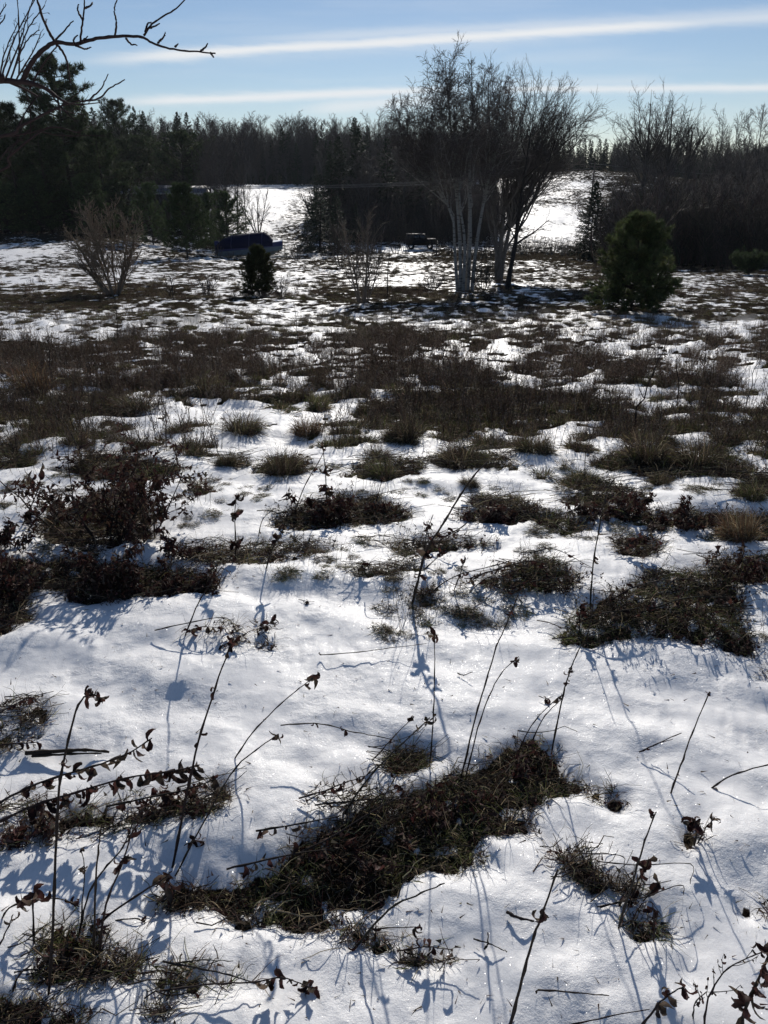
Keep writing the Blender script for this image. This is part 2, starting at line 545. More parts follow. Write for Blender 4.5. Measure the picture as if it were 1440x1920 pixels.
class Geo:
    """collects vertices, faces and colours; becomes one mesh"""
    def __init__(s):
        s.v, s.t, s.q, s.c, s.n = [], [], [], [], 0

    def add(s, v, t=None, q=None, c=(0.1, 0.1, 0.1)):
        v = np.asarray(v, np.float32).reshape(-1, 3)
        if t is not None and len(t):
            s.t.append(np.asarray(t) + s.n)
        if q is not None and len(q):
            s.q.append(np.asarray(q) + s.n)
        c = np.asarray(c, np.float32)
        if c.ndim == 1:
            c = np.tile(c, (len(v), 1))
        s.v.append(v)
        s.c.append(c)
        s.n += len(v)

    def mesh(s, name, mats, smooth=True):
        return mesh_from(name, np.concatenate(s.v), np.concatenate(s.t) if s.t else None,
                         np.concatenate(s.q) if s.q else None, np.concatenate(s.c), smooth, mats)

    # tubes for B curves of K points each
    def tubes(s, P, R, sides=4, col=(0.1, 0.1, 0.1)):
        P = np.asarray(P, float)
        R = np.asarray(R, float)
        B, K, _ = P.shape
        T = np.gradient(P, axis=1)
        T /= np.linalg.norm(T, axis=2, keepdims=True) + 1e-9
        ref = np.where(np.abs(T[:, :1, 2:3]) > 0.9, np.array([1.0, 0, 0]), np.array([0, 0, 1.0]))
        N = np.cross(T, np.broadcast_to(ref, T.shape))
        N /= np.linalg.norm(N, axis=2, keepdims=True) + 1e-9
        M = np.cross(T, N)
        a = np.arange(sides) * 2 * np.pi / sides
        V = (P[:, :, None, :] + R[:, :, None, None] * (np.cos(a)[None, None, :, None] * N[:, :, None, :]
                                                       + np.sin(a)[None, None, :, None] * M[:, :, None, :]))
        idx = np.arange(B * K * sides).reshape(B, K, sides)
        nx = np.roll(idx, -1, axis=2)
        q = np.stack([idx[:, :-1], nx[:, :-1], nx[:, 1:], idx[:, 1:]], axis=-1).reshape(-1, 4)
        col = np.asarray(col, float)
        if col.ndim == 2:
            col = np.repeat(col, K * sides, axis=0)
        s.add(V.reshape(-1, 3), q=q, c=col)

    # flat ribbons for B curves of K points each
    def ribbons(s, P, W, col, side=None):
        P = np.asarray(P, float)
        W = np.asarray(W, float)
        B, K, _ = P.shape
        T = np.gradient(P, axis=1)
        T /= np.linalg.norm(T, axis=2, keepdims=True) + 1e-9
        if side is None:
            r = rng.normal(size=(B, 1, 3))
        else:
            r = side[:, None, :]
        N = np.cross(T, np.broadcast_to(r, T.shape))
        N /= np.linalg.norm(N, axis=2, keepdims=True) + 1e-9
        V = np.stack([P - N * W[..., None] / 2, P + N * W[..., None] / 2], axis=2)
        idx = np.arange(B * K * 2).reshape(B, K, 2)
        q = np.stack([idx[:, :-1, 0], idx[:, :-1, 1], idx[:, 1:, 1], idx[:, 1:, 0]], axis=-1).reshape(-1, 4)
        col = np.asarray(col, float)
        if col.ndim == 2:
            col = np.repeat(col, K * 2, axis=0)
        s.add(V.reshape(-1, 3), q=q, c=col)

    # thin triangles: base points, directions, lengths, widths
    def spikes(s, P, D, L, W, col):
        n = len(P)
        D = D / (np.linalg.norm(D, axis=1, keepdims=True) + 1e-9)
        r = rng.normal(size=(n, 3))
        N = np.cross(D, r)
        N /= np.linalg.norm(N, axis=1, keepdims=True) + 1e-9
        W = np.broadcast_to(np.asarray(W, float), (n,))[:, None]
        L = np.broadcast_to(np.asarray(L, float), (n,))[:, None]
        V = np.stack([P - N * W / 2, P + N * W / 2, P + D * L], axis=1)
        t = np.arange(n * 3).reshape(n, 3)
        col = np.asarray(col, float)
        if col.ndim == 2:
            col = np.repeat(col, 3, axis=0)
        s.add(V.reshape(-1, 3), t=t, c=col)


def box_geo(g, lo, hi, col, taper=None):
    x0, y0, z0 = lo
    x1, y1, z1 = hi
    v = [(x0, y0, z0), (x1, y0, z0), (x1, y1, z0), (x0, y1, z0), (x0, y0, z1), (x1, y0, z1), (x1, y1, z1), (x0, y1, z1)]
    q = [(0, 3, 2, 1), (4, 5, 6, 7), (0, 1, 5, 4), (1, 2, 6, 5), (2, 3, 7, 6), (3, 0, 4, 7)]
    g.add(v, q=q, c=col)


def jcol(n, base, var=0.25, hue=0.08):
    """n colours around a base"""
    base = np.asarray(base, float)
    k = np.exp(rng.normal(0, var, (n, 1)))
    return np.clip(base * k * (1 + rng.normal(0, hue, (n, 3))), 0.002, 0.9)


# ------------------------------------------------------------------ materials
def new_mat(name):
    m = bpy.data.materials.new(name)
    m.use_nodes = True
    t = NT(m.node_tree)
    for nd in list(t.n):
        t.n.remove(nd)
    o = t.node('ShaderNodeOutputMaterial')
    return m, t, o


def principled(t, color, rough=0.7, spec=0.3, normal=None, **kw):
    b = t.node('ShaderNodeBsdfPrincipled')
    t.put(b.inputs['Base Color'], color)
    t.put(b.inputs['Roughness'], rough)
    b.inputs['Specular IOR Level'].default_value = spec
    if normal is not None:
        t.l.new(normal, b.inputs['Normal'])
    for k, v in kw.items():
        t.put(b.inputs[k], v)
    return b


def bump(t, h, strength=0.5, dist=0.01):
    b = t.node('ShaderNodeBump')
    b.inputs['Strength'].default_value = strength
    b.inputs['Distance'].default_value = dist
    t.l.new(h, b.inputs['Height'])
    return b.outputs[0]


def mat_ground():
    m, t, o = new_mat('snow and winter litter')
    geo = t.node('ShaderNodeNewGeometry')
    pos = geo.outputs['Position']
    at = t.node('ShaderNodeAttribute', attribute_name='bare')
    # ragged border between snow and bare litter
    n1 = t.noise(pos, 38.0, 4, 0.6)
    n2 = t.noise(pos, 4.5, 5, 0.62)
    e = t.math('ADD', at.outputs['Fac'], t.math('MULTIPLY', t.math('SUBTRACT', n1, 0.5), 0.7))
    e = t.math('ADD', e, t.math('MULTIPLY', t.math('SUBTRACT', n2, 0.5), 0.35))
    fac = t.sstep(e, 0.42, 0.58)
    # farther off, small bare tufts break through the thin snow; high cover darkens the shaded wood floor
    cv = t.node('ShaderNodeAttribute', attribute_name='cov')
    fw = t.node('ShaderNodeAttribute', attribute_name='farw')
    mp = t.node('ShaderNodeMapping')
    mp.inputs['Scale'].default_value = (1.0, 0.75, 1.0)
    t.l.new(pos, mp.inputs[0])
    n3 = t.noise(mp.outputs[0], 1.7, 5, 0.68)
    n4 = t.noise(mp.outputs[0], 0.22, 2, 0.5)
    nn = t.math('ADD', t.math('MULTIPLY', t.math('SUBTRACT', n3, 0.5), 2.6), t.math('MULTIPLY', t.math('SUBTRACT', n4, 0.5), 1.2))
    ef = t.math('SUBTRACT', cv.outputs['Fac'], t.math('ADD', nn, 0.5))
    facf = t.sstep(ef, -0.10, 0.10)
    mf = t.node('ShaderNodeMix', data_type='FLOAT')
    t.l.new(fw.outputs['Fac'], mf.inputs[0])
    t.l.new(fac, mf.inputs[2])
    t.l.new(facf, mf.inputs[3])
    fac = mf.outputs[0]
    # snow
    sn = t.noise(pos, 2.0, 4, 0.6)
    snow_col = t.mix(sn, (0.83, 0.82, 0.81, 1), (0.885, 0.875, 0.865, 1))
    dirt = t.sstep(t.noise(pos, 60.0, 3, 0.7), 0.72, 0.8)
    snow_col = t.mix(t.math('MULTIPLY', dirt, 0.35), snow_col, (0.35, 0.30, 0.26, 1))
    gr = t.noise(pos, 260.0, 2, 0.7)
    gr2 = t.noise(pos, 45.0, 4, 0.65)
    gr3 = t.noise(pos, 9.0, 4, 0.6)
    h = t.math('ADD', t.math('MULTIPLY', gr, 0.30), t.math('ADD', t.math('MULTIPLY', gr2, 0.35), t.math('MULTIPLY', gr3, 2.4)))
    gmask = t.sstep(t.noise(pos, 3.2, 3, 0.6), 0.38, 0.62)
    h = t.math('MULTIPLY', h, t.math('MULTIPLY_ADD', gmask, 0.75, 0.35))
    nrm = bump(t, h, 0.8, 0.006)
    # sparkling grains: a few percent of crystals turn a mirror to the sun
    vo = t.node('ShaderNodeTexVoronoi', feature='F1')
    vo.inputs['Scale'].default_value = 420.0
    t.l.new(pos, vo.inputs['Vector'])
    spk = t.sstep(t.node('ShaderNodeSeparateColor').outputs[0], 0, 1)
    sc = t.node('ShaderNodeSeparateColor')
    t.l.new(vo.outputs['Color'], sc.inputs[0])
    grain = t.sstep(sc.outputs[0], 0.965, 0.975)
    rough = t.math('SUBTRACT', 0.62, t.math('MULTIPLY', grain, 0.42))
    snow = principled(t, snow_col, rough, 0.35, nrm)
    snow.subsurface_method = 'BURLEY'
    snow.inputs['Subsurface Weight'].default_value = 0.45
    snow.inputs['Subsurface Radius'].default_value = (1.0, 0.9, 0.85)
    snow.inputs['Subsurface Scale'].default_value = 0.010
    # litter: dead leaves, moss, wet soil; also the painted shade on snow under the woods
    l1 = t.noise(pos, 22.0, 5, 0.7)
    l2 = t.noise(pos, 3.0, 3, 0.6)
    c1 = t.mix(t.sstep(l1, 0.35, 0.65), (0.012, 0.010, 0.008, 1), (0.058, 0.044, 0.032, 1))
    c2 = t.mix(t.math('MULTIPLY', t.sstep(l2, 0.45, 0.7), 0.6), c1, (0.030, 0.034, 0.015, 1))
    lit = t.node('ShaderNodeBsdfDiffuse')
    t.l.new(c2, lit.inputs[0])
    t.l.new(bump(t, l1, 1.0, 0.03), lit.inputs['Normal'])
    # glints: scattered ice crystals tilted at random
    v2 = t.node('ShaderNodeTexVoronoi', feature='F1')
    v2.inputs['Scale'].default_value = 430.0
    t.l.new(pos, v2.inputs['Vector'])
    s2 = t.node('ShaderNodeSeparateColor')
    t.l.new(v2.outputs['Color'], s2.inputs[0])
    pick = t.math('GREATER_THAN', s2.outputs[2], 0.90)
    dot = t.math('LESS_THAN', v2.outputs['Distance'], 0.36)
    vm = t.node('ShaderNodeVectorMath', operation='SUBTRACT')
    t.l.new(v2.outputs['Color'], vm.inputs[0])
    vm.inputs[1].default_value = (0.5, 0.5, 0.5)
    vs = t.node('ShaderNodeVectorMath', operation='SCALE')
    t.l.new(vm.outputs[0], vs.inputs[0])
    vs.inputs['Scale'].default_value = 1.7
    va = t.node('ShaderNodeVectorMath', operation='ADD')
    t.l.new(geo.outputs['Normal'], va.inputs[0])
    t.l.new(vs.outputs[0], va.inputs[1])
    vn = t.node('ShaderNodeVectorMath', operation='NORMALIZE')
    t.l.new(va.outputs[0], vn.inputs[0])
    gl = t.node('ShaderNodeBsdfGlossy')
    gl.inputs['Roughness'].default_value = 0.22
    t.l.new(vn.outputs[0], gl.inputs['Normal'])
    gm = t.node('ShaderNodeMixShader')
    t.l.new(t.math('MULTIPLY', t.math('MULTIPLY', pick, dot), 0.06), gm.inputs[0])
    t.l.new(snow.outputs[0], gm.inputs[1])
    t.l.new(gl.outputs[0], gm.inputs[2])
    mx = t.node('ShaderNodeMixShader')
    t.l.new(fac, mx.inputs[0])
    t.l.new(gm.outputs[0], mx.inputs[1])
    t.l.new(lit.outputs[0], mx.inputs[2])
    t.l.new(mx.outputs[0], o.inputs[0])
    return m


def mat_plant(name, trans=0.18, rough=0.75, obj_var=0.0, gain=1.0, noise_scale=0):
    """vegetation coloured by its own Col attribute, thin enough to let some light through"""
    m, t, o = new_mat(name)
    at = t.node('ShaderNodeAttribute', attribute_name='Col')
    col = at.outputs['Color']
    if obj_var:
        oi = t.node('ShaderNodeObjectInfo')
        hv = t.node('ShaderNodeHueSaturation')
        t.l.new(t.math('MULTIPLY_ADD', oi.outputs['Random'], 2 * obj_var, 1 - obj_var), hv.inputs['Value'])
        t.l.new(col, hv.inputs['Color'])
        col = hv.outputs[0]
    if noise_scale:
        geo = t.node('ShaderNodeNewGeometry')
        nn = t.noise(geo.outputs['Position'], noise_scale, 3, 0.6)
        hv = t.node('ShaderNodeHueSaturation')
        t.l.new(t.math('MULTIPLY_ADD', nn, 1.2, 0.4), hv.inputs['Value'])
        t.l.new(col, hv.inputs['Color'])
        col = hv.outputs[0]
    b = principled(t, col, rough, 0.25)
    if trans > 0:
        tr = t.node('ShaderNodeBsdfTranslucent')
        t.l.new(col, tr.inputs[0])
        mx = t.node('ShaderNodeMixShader')
        mx.inputs[0].default_value = trans
        t.l.new(b.outputs[0], mx.inputs[1])
        t.l.new(tr.outputs[0], mx.inputs[2])
        t.l.new(mx.outputs[0], o.inputs[0])
    else:
        t.l.new(b.outputs[0], o.inputs[0])
    return m


def mat_birch():
    m, t, o = new_mat('birch bark')
    at = t.node('ShaderNodeAttribute', attribute_name='Col')
    tcn = t.node('ShaderNodeTexCoord')
    mp = t.node('ShaderNodeMapping')
    mp.inputs['Scale'].default_value = (1, 1, 5)
    t.l.new(tcn.outputs['Object'], mp.inputs[0])
    n = t.noise(mp.outputs[0], 3.0, 4, 0.7)
    col = t.mix(t.sstep(n, 0.52, 0.62), at.outputs['Color'], (0.05, 0.045, 0.04, 1))
    b = principled(t, col, 0.65, 0.3, bump(t, n, 0.5, 0.02))
    t.l.new(b.outputs[0], o.inputs[0])
    return m


def mat_plain(name, color, rough=0.5, spec=0.4, scale=8.0, var=0.35, **kw):
    m, t, o = new_mat(name)
    tcn = t.node('ShaderNodeTexCoord')
    n = t.noise(tcn.outputs['Object'], scale, 4, 0.6)
    dark = tuple(c * (1 - var) for c in color[:3]) + (1,)
    col = t.mix(n, dark, tuple(min(1, c * (1 + var * .6)) for c in color[:3]) + (1,))
    b = principled(t, col, rough, spec, bump(t, n, 0.15, 0.01), **kw)
    t.l.new(b.outputs[0], o.inputs[0])
    return m


M_GROUND = mat_ground()
M_GRASS = mat_plant('dry grass', 0.32, 0.7)
M_WEED = mat_plant('withered weed', 0.25, 0.8, obj_var=0.25)
M_LEAF = mat_plant('withered leaf', 0.38, 0.6, obj_var=0.7, noise_scale=60)
M_TWIG = mat_plant('bare twig bark', 0.0, 0.85)
M_BARK = mat_plant('rough bark', 0.0, 0.9, noise_scale=9)
M_NEEDLE = mat_plant('conifer needles', 0.28, 0.7, obj_var=0.3)
M_BIRCH = mat_birch()
M_NAVY = mat_plain('navy gelcoat', (0.012, 0.02, 0.11), 0.3, 0.5)
M_TARP = mat_plain('dark tarpaulin', (0.006, 0.009, 0.035), 0.9, 0.05, 5, 0.5)
M_HULL = mat_plain('pale hull', (0.10, 0.14, 0.17), 0.5, 0.4, 3, .5)
M_SNOWCAP = mat_plain('settled snow', (0.84, 0.86, 0.9), 0.7, 0.3, 20, 0.05)
M_BLACK = mat_plain('black rubber', (0.015, 0.015, 0.016), 0.8, 0.3)
M_CARBODY = mat_plain('dark car paint', (0.014, 0.014, 0.018), 0.7, 0.15)
M_GLASS = mat_plain('dark glass', (0.02, 0.025, 0.03), 0.08, 0.6, 3, 0.1)
M_STEEL = mat_plain('galvanised steel', (0.35, 0.36, 0.38), 0.45, 0.5)
M_SIDING = mat_plain('grey siding', (0.16, 0.17, 0.20), 0.6, 0.3)
M_TRIM = mat_plain('white trim', (0.62, 0.62, 0.6), 0.5, 0.4)
M_POLE = mat_plain('weathered pole wood', (0.11, 0.09, 0.075), 0.85, 0.2)
M_CABLE = mat_plain('cable', (0.10, 0.10, 0.105), 0.4, 0.5)


# ------------------------------------------------------------------ object helpers
def tag(o, label=None, cat=None, group=None, kind=None):
    if label:
        o['label'] = label
    if cat:
        o['category'] = cat
    if group:
        o['group'] = group
    if kind:
        o['kind'] = kind
    return o


def link(name, me, parent=None, loc=(0, 0, 0)):
    o = bpy.data.objects.new(name, me)
    C.objects.link(o)
    o.location = loc
    if parent is not None:
        o.parent = parent
    return o


def empty(name, loc, rz=0.0):
    o = bpy.data.objects.new(name, None)
    o.empty_display_size = 0.2
    C.objects.link(o)
    o.location = loc
    o.rotation_euler = (0, 0, rz)
    return o


def ground_z(x, y):
    return float(height(np.array([x]), np.array([y]))[0])


# ------------------------------------------------------------------ the ground sheet
def build_ground():
    NR, NC = 860, 640
    r = np.exp(np.linspace(np.log(2.6), np.log(1400.0), NR))
    yy = r - 3.0
    # columns: denser inside the view wedge
    c = np.linspace(-1, 1, NC)
    uu = 0.62 * c + 0.75 * c ** 5
    Y, Uc = np.meshgrid(yy, uu, indexing='ij')
    X = (Y + 3.0) * Uc * 0.98
    x, y = X.ravel(), Y.ravel()
    z, m = height(x, y, True)
    v = np.stack([x, y, z], 1)
    idx = np.arange(NR * NC).reshape(NR, NC)
    q = np.stack([idx[:-1, :-1], idx[:-1, 1:], idx[1:, 1:], idx[1:, :-1]], -1).reshape(-1, 4)
    me = mesh_from('ground', v, quads=q, mats=[M_GROUND])
    a = me.attributes.new('bare', 'FLOAT', 'POINT')
    a.data.foreach_set('value', m.astype(np.float32))
    a = me.attributes.new('cov', 'FLOAT', 'POINT')
    a.data.foreach_set('value', cover_only(x, y).astype(np.float32))
    a = me.attributes.new('farw', 'FLOAT', 'POINT')
    a.data.foreach_set('value', sst(y, 13, 22).astype(np.float32))
    o = link('ground', me)
    tag(o, 'snow covered meadow with bare weedy patches, dipping into a valley and rising again', None, None, 'structure')


build_ground()


# ------------------------------------------------------------------ growing branches
def smooth(pts, n):
    """Catmull-Rom through points (k,3)"""
    P = np.asarray(pts, float)
    P = np.concatenate([[2 * P[0] - P[1]], P, [2 * P[-1] - P[-2]]])
    m = len(P) - 3
    out_ = []
    for t in np.linspace(0, m - 1e-6, n):
        i = int(t)
        f = t - i
        a, b, c, d = P[i], P[i + 1], P[i + 2], P[i + 3]
        out_.append(.5 * ((2 * b) + (c - a) * f + (2 * a - 5 * b + 4 * c - d) * f * f + (-a + 3 * b - 3 * c + d) * f ** 3))
    return np.array(out_)


def frame_perp(T):
    r = rng.normal(size=T.shape)
    N = np.cross(T, r)
    return N / (np.linalg.norm(N, axis=-1, keepdims=True) + 1e-9)


def grow(P, R, n, t0, t1, ang, lenf, rf, K=4, up=0.0, jit=0.12, taper=0.25, tipfall=0.5, droop=0.0, rmin=0.004):
    """children of the curves P: n each, between t0 and t1, leaving at ang (radians, lo/hi)"""
    B, KP, _ = P.shape
    seg = np.linalg.norm(np.diff(P, axis=1), axis=2)
    Lp = seg.sum(1)
    idx = np.repeat(np.arange(B), n)
    m = len(idx)
    t = (np.tile(np.arange(n), B) + rng.uniform(0, 1, m)) / n
    t = t0 + (t1 - t0) * t
    s = t * (KP - 1)
    i = np.minimum(s.astype(int), KP - 2)
    f = (s - i)[:, None]
    pos = P[idx, i] * (1 - f) + P[idx, i + 1] * f
    tan = P[idx, i + 1] - P[idx, i]
    tan /= np.linalg.norm(tan, axis=1, keepdims=True) + 1e-9
    rad = (R[idx, i] * (1 - f[:, 0]) + R[idx, i + 1] * f[:, 0])
    a = rng.uniform(ang[0], ang[1], m)[:, None]
    d = np.cos(a) * tan + np.sin(a) * frame_perp(tan)
    L = Lp[idx] * rng.uniform(lenf[0], lenf[1], m) * (1 - tipfall * t)
    out_ = [pos]
    p = pos
    for k in range(K - 1):
        d = d + jit * rng.normal(size=d.shape)
        d[:, 2] += up - droop * (k + 1) / K
        d /= np.linalg.norm(d, axis=1, keepdims=True)
        p = p + d * (L / (K - 1))[:, None]
        out_.append(p)
    Q = np.stack(out_, 1)
    r0 = np.maximum(rad * rf, rmin)
    RR = r0[:, None] * np.linspace(1, taper, K)[None, :]
    return Q, np.maximum(RR, rmin * 0.6)


def stem_curve(base, direction, L, K, jit=0.05, up=0.0, bend=None):
    p = np.array(base, float)
    d = np.array(direction, float)
    d /= np.linalg.norm(d)
    pts = [p.copy()]
    for k in range(K - 1):
        d = d + jit * rng.normal(size=3)
        d[2] += up
        if bend is not None:
            d = d + np.asarray(bend)
        d /= np.linalg.norm(d)
        p = p + d * L / (K - 1)
        pts.append(p.copy())
    return np.array(pts)


def bare_tree_mesh(h, trunks, spec, bark, twig, name, fork=None, trunk_mat=None, kt=8):
    """trunks: list of (dx, dy, lean x, lean y, length fraction, radius). Returns (trunk mesh, crown mesh)"""
    gt, gc = Geo(), Geo()
    P = np.array([stem_curve((dx, dy, -0.15), (lx, ly, 1), h * lf, kt, 0.05, 0.03) for dx, dy, lx, ly, lf, r in trunks])
    R = np.array([r * np.linspace(1, 0.22, kt) ** 1.1 for *_a, r in trunks])
    gt.tubes(P, R, 8, bark)
    lv_p, lv_r = P, R
    for i, sp in enumerate(spec):
        lv_p, lv_r = grow(lv_p, lv_r, **sp)
        if i < 1:
            gt.tubes(lv_p, lv_r, 5, bark)
        else:
            f = min(1, i / 2)
            c = np.asarray(bark) * (1 - f) + np.asarray(twig) * f
            gc.tubes(lv_p, lv_r, 3, jcol(len(lv_p), c, 0.2, 0.04))
    return gt.mesh(name + '_trunk', [trunk_mat or M_BARK]), gc.mesh(name + '_crown', [M_TWIG])


def join_meshes(ms, name):
    """one mesh out of several (for far copies too small to show parts)"""
    vs, qs, ts, cs, mi, n = [], [], [], [], [], 0
    mats = []
    mats_idx = []
    for m in ms:
        nv = len(m.vertices)
        co = np.empty(nv * 3, np.float32)
        m.vertices.foreach_get('co', co)
        vs.append(co.reshape(-1, 3))
        cc = np.empty(nv * 4, np.float32)
        m.color_attributes['Col'].data.foreach_get('color', cc)
        cs.append(cc.reshape(-1, 4)[:, :3])
        ls = np.empty(len(m.loops), np.int32)
        m.loops.foreach_get('vertex_index', ls)
        lt = np.empty(len(m.polygons), np.int32)
        m.polygons.foreach_get('loop_total', lt)
        nq = int((lt == 4).sum())
        if nq:
            qs.append(ls[:nq * 4].reshape(-1, 4) + n)
        if len(lt) - nq:
            ts.append(ls[nq * 4:].reshape(-1, 3) + n)
        mats.append(m.materials[0])
        mats_idx.append((nq, len(lt) - nq))
        n += nv
    me = mesh_from(name, np.concatenate(vs), np.concatenate(ts) if ts else None, np.concatenate(qs) if qs else None,
                   np.concatenate(cs), True, mats)
    ix = np.concatenate([np.full(a, k) for k, (a, b) in enumerate(mats_idx)] + [np.full(b, k) for k, (a, b) in enumerate(mats_idx)])
    me.polygons.foreach_set('material_index', ix.astype(np.int32))
    return me


# ------------------------------------------------------------------ conifers
def spruce_mesh(h, wid, name, n_br=90, col=(0.028, 0.040, 0.024), dens=1.0, clear=0.04):
    gt, gc = Geo(), Geo()
    K = 6
    T = np.array([stem_curve((0, 0, -0.1), (0, 0, 1), h, K, 0.01)])
    R = np.array([h * 0.014 * np.linspace(1, 0.08, K)])
    gt.tubes(T, R, 6, (0.05, 0.042, 0.035))
    t = clear + (1 - clear) * (np.arange(n_br) + rng.uniform(0, 1, n_br)) / n_br
    az = np.arange(n_br) * 2.4 + rng.normal(0, 0.5, n_br)
    L = wid * 0.5 * (1 - t) ** 0.82 * rng.uniform(0.7, 1.15, n_br) + 0.05 * h * 0.1
    z = t * h
    ks = np.linspace(0, 1, 5)
    rise = 0.25 * t[:, None] - 0.25 * (1 - t[:, None])
    dz = L[:, None] * (rise * ks[None] - 0.45 * ks[None] ** 1.5 * (1 - t[:, None]) + 0.28 * ks[None] ** 3)
    P = np.stack([np.cos(az)[:, None] * L[:, None] * ks, np.sin(az)[:, None] * L[:, None] * ks, z[:, None] + dz], -1)
    gt.tubes(P, np.maximum(0.012, 0.02 * L)[:, None] * np.linspace(1, 0.3, 5), 3, (0.04, 0.034, 0.028))
    # needle-clad twigs
    nb = int(16 * dens)
    Q, RR = grow(P, np.ones(P.shape[:2]) * 0.02, nb, 0.12, 1.0, (0.5, 1.1), (0.22, 0.42), 1, 3, 0, 0.1, 0.5, 0.55, 0.10, rmin=0.004)
    Q[:, :, 2] -= 0.02 * h / 8
    rr = np.maximum(0.012 * h ** 0.5, 0.018)
    gc.tubes(Q, np.tile(np.array([1, 0.9, 0.25]) * rr, (len(Q), 1)), 3, jcol(len(Q), col, 0.25, 0.06))
    for k in range(3):
        S = Q[:, 0] * (1 - k / 3) + Q[:, 2] * (k / 3)
        D = (Q[:, 2] - Q[:, 0]) * 2 + rng.normal(size=S.shape) * np.linalg.norm(Q[:, 2] - Q[:, 0], axis=1, keepdims=True)
        D[:, 2] -= 0.1
        gc.spikes(S, D, rr * 5.5, rr * 1.6, jcol(len(S), col, 0.3, 0.06))
    return gt.mesh(name + '_trunk', [M_BARK]), gc.mesh(name + '_crown', [M_NEEDLE])


def pine_mesh(h, wid, name, n_br=60, col=(0.042, 0.056, 0.026), shape='cone', clear=0.03, tuft=0.11, m=12, sub=9, plume=0.5):
    """white pine: rising limbs ending in soft tufts"""
    gt, gc = Geo(), Geo()
    K = 7
    T = np.array([stem_curve((0, 0, -0.1), (0, 0, 1), h * 0.97, K, 0.02)])
    R = np.array([max(h * 0.016, 0.03) * np.linspace(1, 0.12, K)])
    gt.tubes(T, R, 7, (0.045, 0.038, 0.032))
    t = clear + (1 - clear) * (np.arange(n_br) + rng.uniform(0, 1, n_br)) / n_br
    az = np.arange(n_br) * 2.4 + rng.normal(0, 0.6, n_br)
    if shape == 'cone':
        prof = (1 - t) ** 0.75 * 0.95 + 0.08
    elif shape == 'young':
        prof = (1 - t) ** 0.60 * (0.82 + .18 * sst(t, 0, .25)) + 0.05
    elif shape == 'oval':
        prof = np.sin(np.clip(t * 0.86 + 0.16, 0, 1) * np.pi) ** 0.6 + 0.08
    else:  # old, layered and irregular
        prof = (0.50 + 0.50 * (1 - t)) * (0.5 + 0.6 * rng.uniform(0, 1, n_br)) * (1 - .55 * np.clip((t - .88) / .12, 0, 1))
    L = wid * 0.5 * prof * (rng.uniform(0.72, 1.2, n_br) if name == 'young_pine' else rng.uniform(0.75, 1.15, n_br))
    ks = np.linspace(0, 1, 5)
    rise = {'cone': 0.55, 'oval': 0.75, 'young': 0.70}.get(shape, 0.12)
    if shape == 'young':
        rise = (0.12 + 0.75 * t)[:, None]
    dz = L[:, None] * (rise * ks[None] ** 1.3 + (0.18 * ks[None] ** 3 if shape == 'old' else 0))
    P = np.stack([T[0, :, 0].mean() + np.cos(az)[:, None] * L[:, None] * ks, np.sin(az)[:, None] * L[:, None] * ks, t[:, None] * h * 0.96 + dz], -1)
    P[:, 1:] += rng.normal(0, 0.03, (n_br, 1, 3)) * L[:, None, None]
    gt.tubes(P, np.maximum(0.008, 0.018 * L)[:, None] * np.linspace(1, 0.3, 5), 4, (0.04, 0.034, 0.028))
    Q, RR = grow(P, np.ones(P.shape[:2]) * 0.01, sub, 0.25, 1.0, (0.35, 0.95), (0.22, 0.40), 1, 3, 0.12, 0.12, 0.5, 0.55, rmin=0.003)
    gc.tubes(Q, np.tile(np.array([1, 0.8, 0.5]) * tuft * 0.07, (len(Q), 1)), 3, (0.035, 0.03, 0.024))
    for f in (0.35, 0.6, 0.85, 1.0):
        S = Q[:, 0] * (1 - f) + Q[:, -1] * f
        S = S + rng.normal(0, tuft * 0.15, S.shape)
        ax = Q[:, -1] - Q[:, 0]
        ax /= np.linalg.norm(ax, axis=1, keepdims=True) + 1e-9
        tint_ = jcol(len(S), col, 0.28, 0.07)
        S = np.repeat(S, m, 0)
        D = np.repeat(ax, m, 0) * plume + rng.normal(0, 0.6, (len(S), 3))
        D[:, 2] += 0.25
        gc.spikes(S, D, tuft * rng.uniform(0.7, 1.2, len(S)), tuft * 0.13, np.repeat(tint_, m, 0))
    return gt.mesh(name + '_trunk', [M_BARK]), gc.mesh(name + '_crown', [M_NEEDLE])


# ------------------------------------------------------------------ placing trees
def plant_tree(name, meshes, loc, rz=0.0, sc=1.0, label=None, cat='tree', group=None, one=False, sz=None):
    if one:
        o = link(name, meshes, None, loc)
    else:
        o = empty(name, loc)
        for pn, me in zip(('trunk', 'crown'), meshes):
            link(pn, me, o)
    o.rotation_euler = (0, 0, rz)
    o.scale = (sc, sc, sz or sc)
    tag(o, label, cat, group)
    return o


def base_at(px, Y):
    """ground point in direction of column px at depth Y"""
    u = (px - 720) / F / CP
    for _ in range(3):
        x = u * Y
        z = float(z_macro(x, Y))
        dep = Y * CP - (z - EYE) * SP
        u = (px - 720) / F * dep / Y
    x = u * Y
    return Vector((x, Y, float(z_macro(x, Y)) - 0.05))


def h_to_row(loc, row):
    """height needed at loc for its tip to be seen at a photo row"""
    cx, cy = 0, (960 - row) / F
    v = (-SP + cy * CP) / (CP + cy * SP)
    return EYE + v * loc[1] - loc[2]

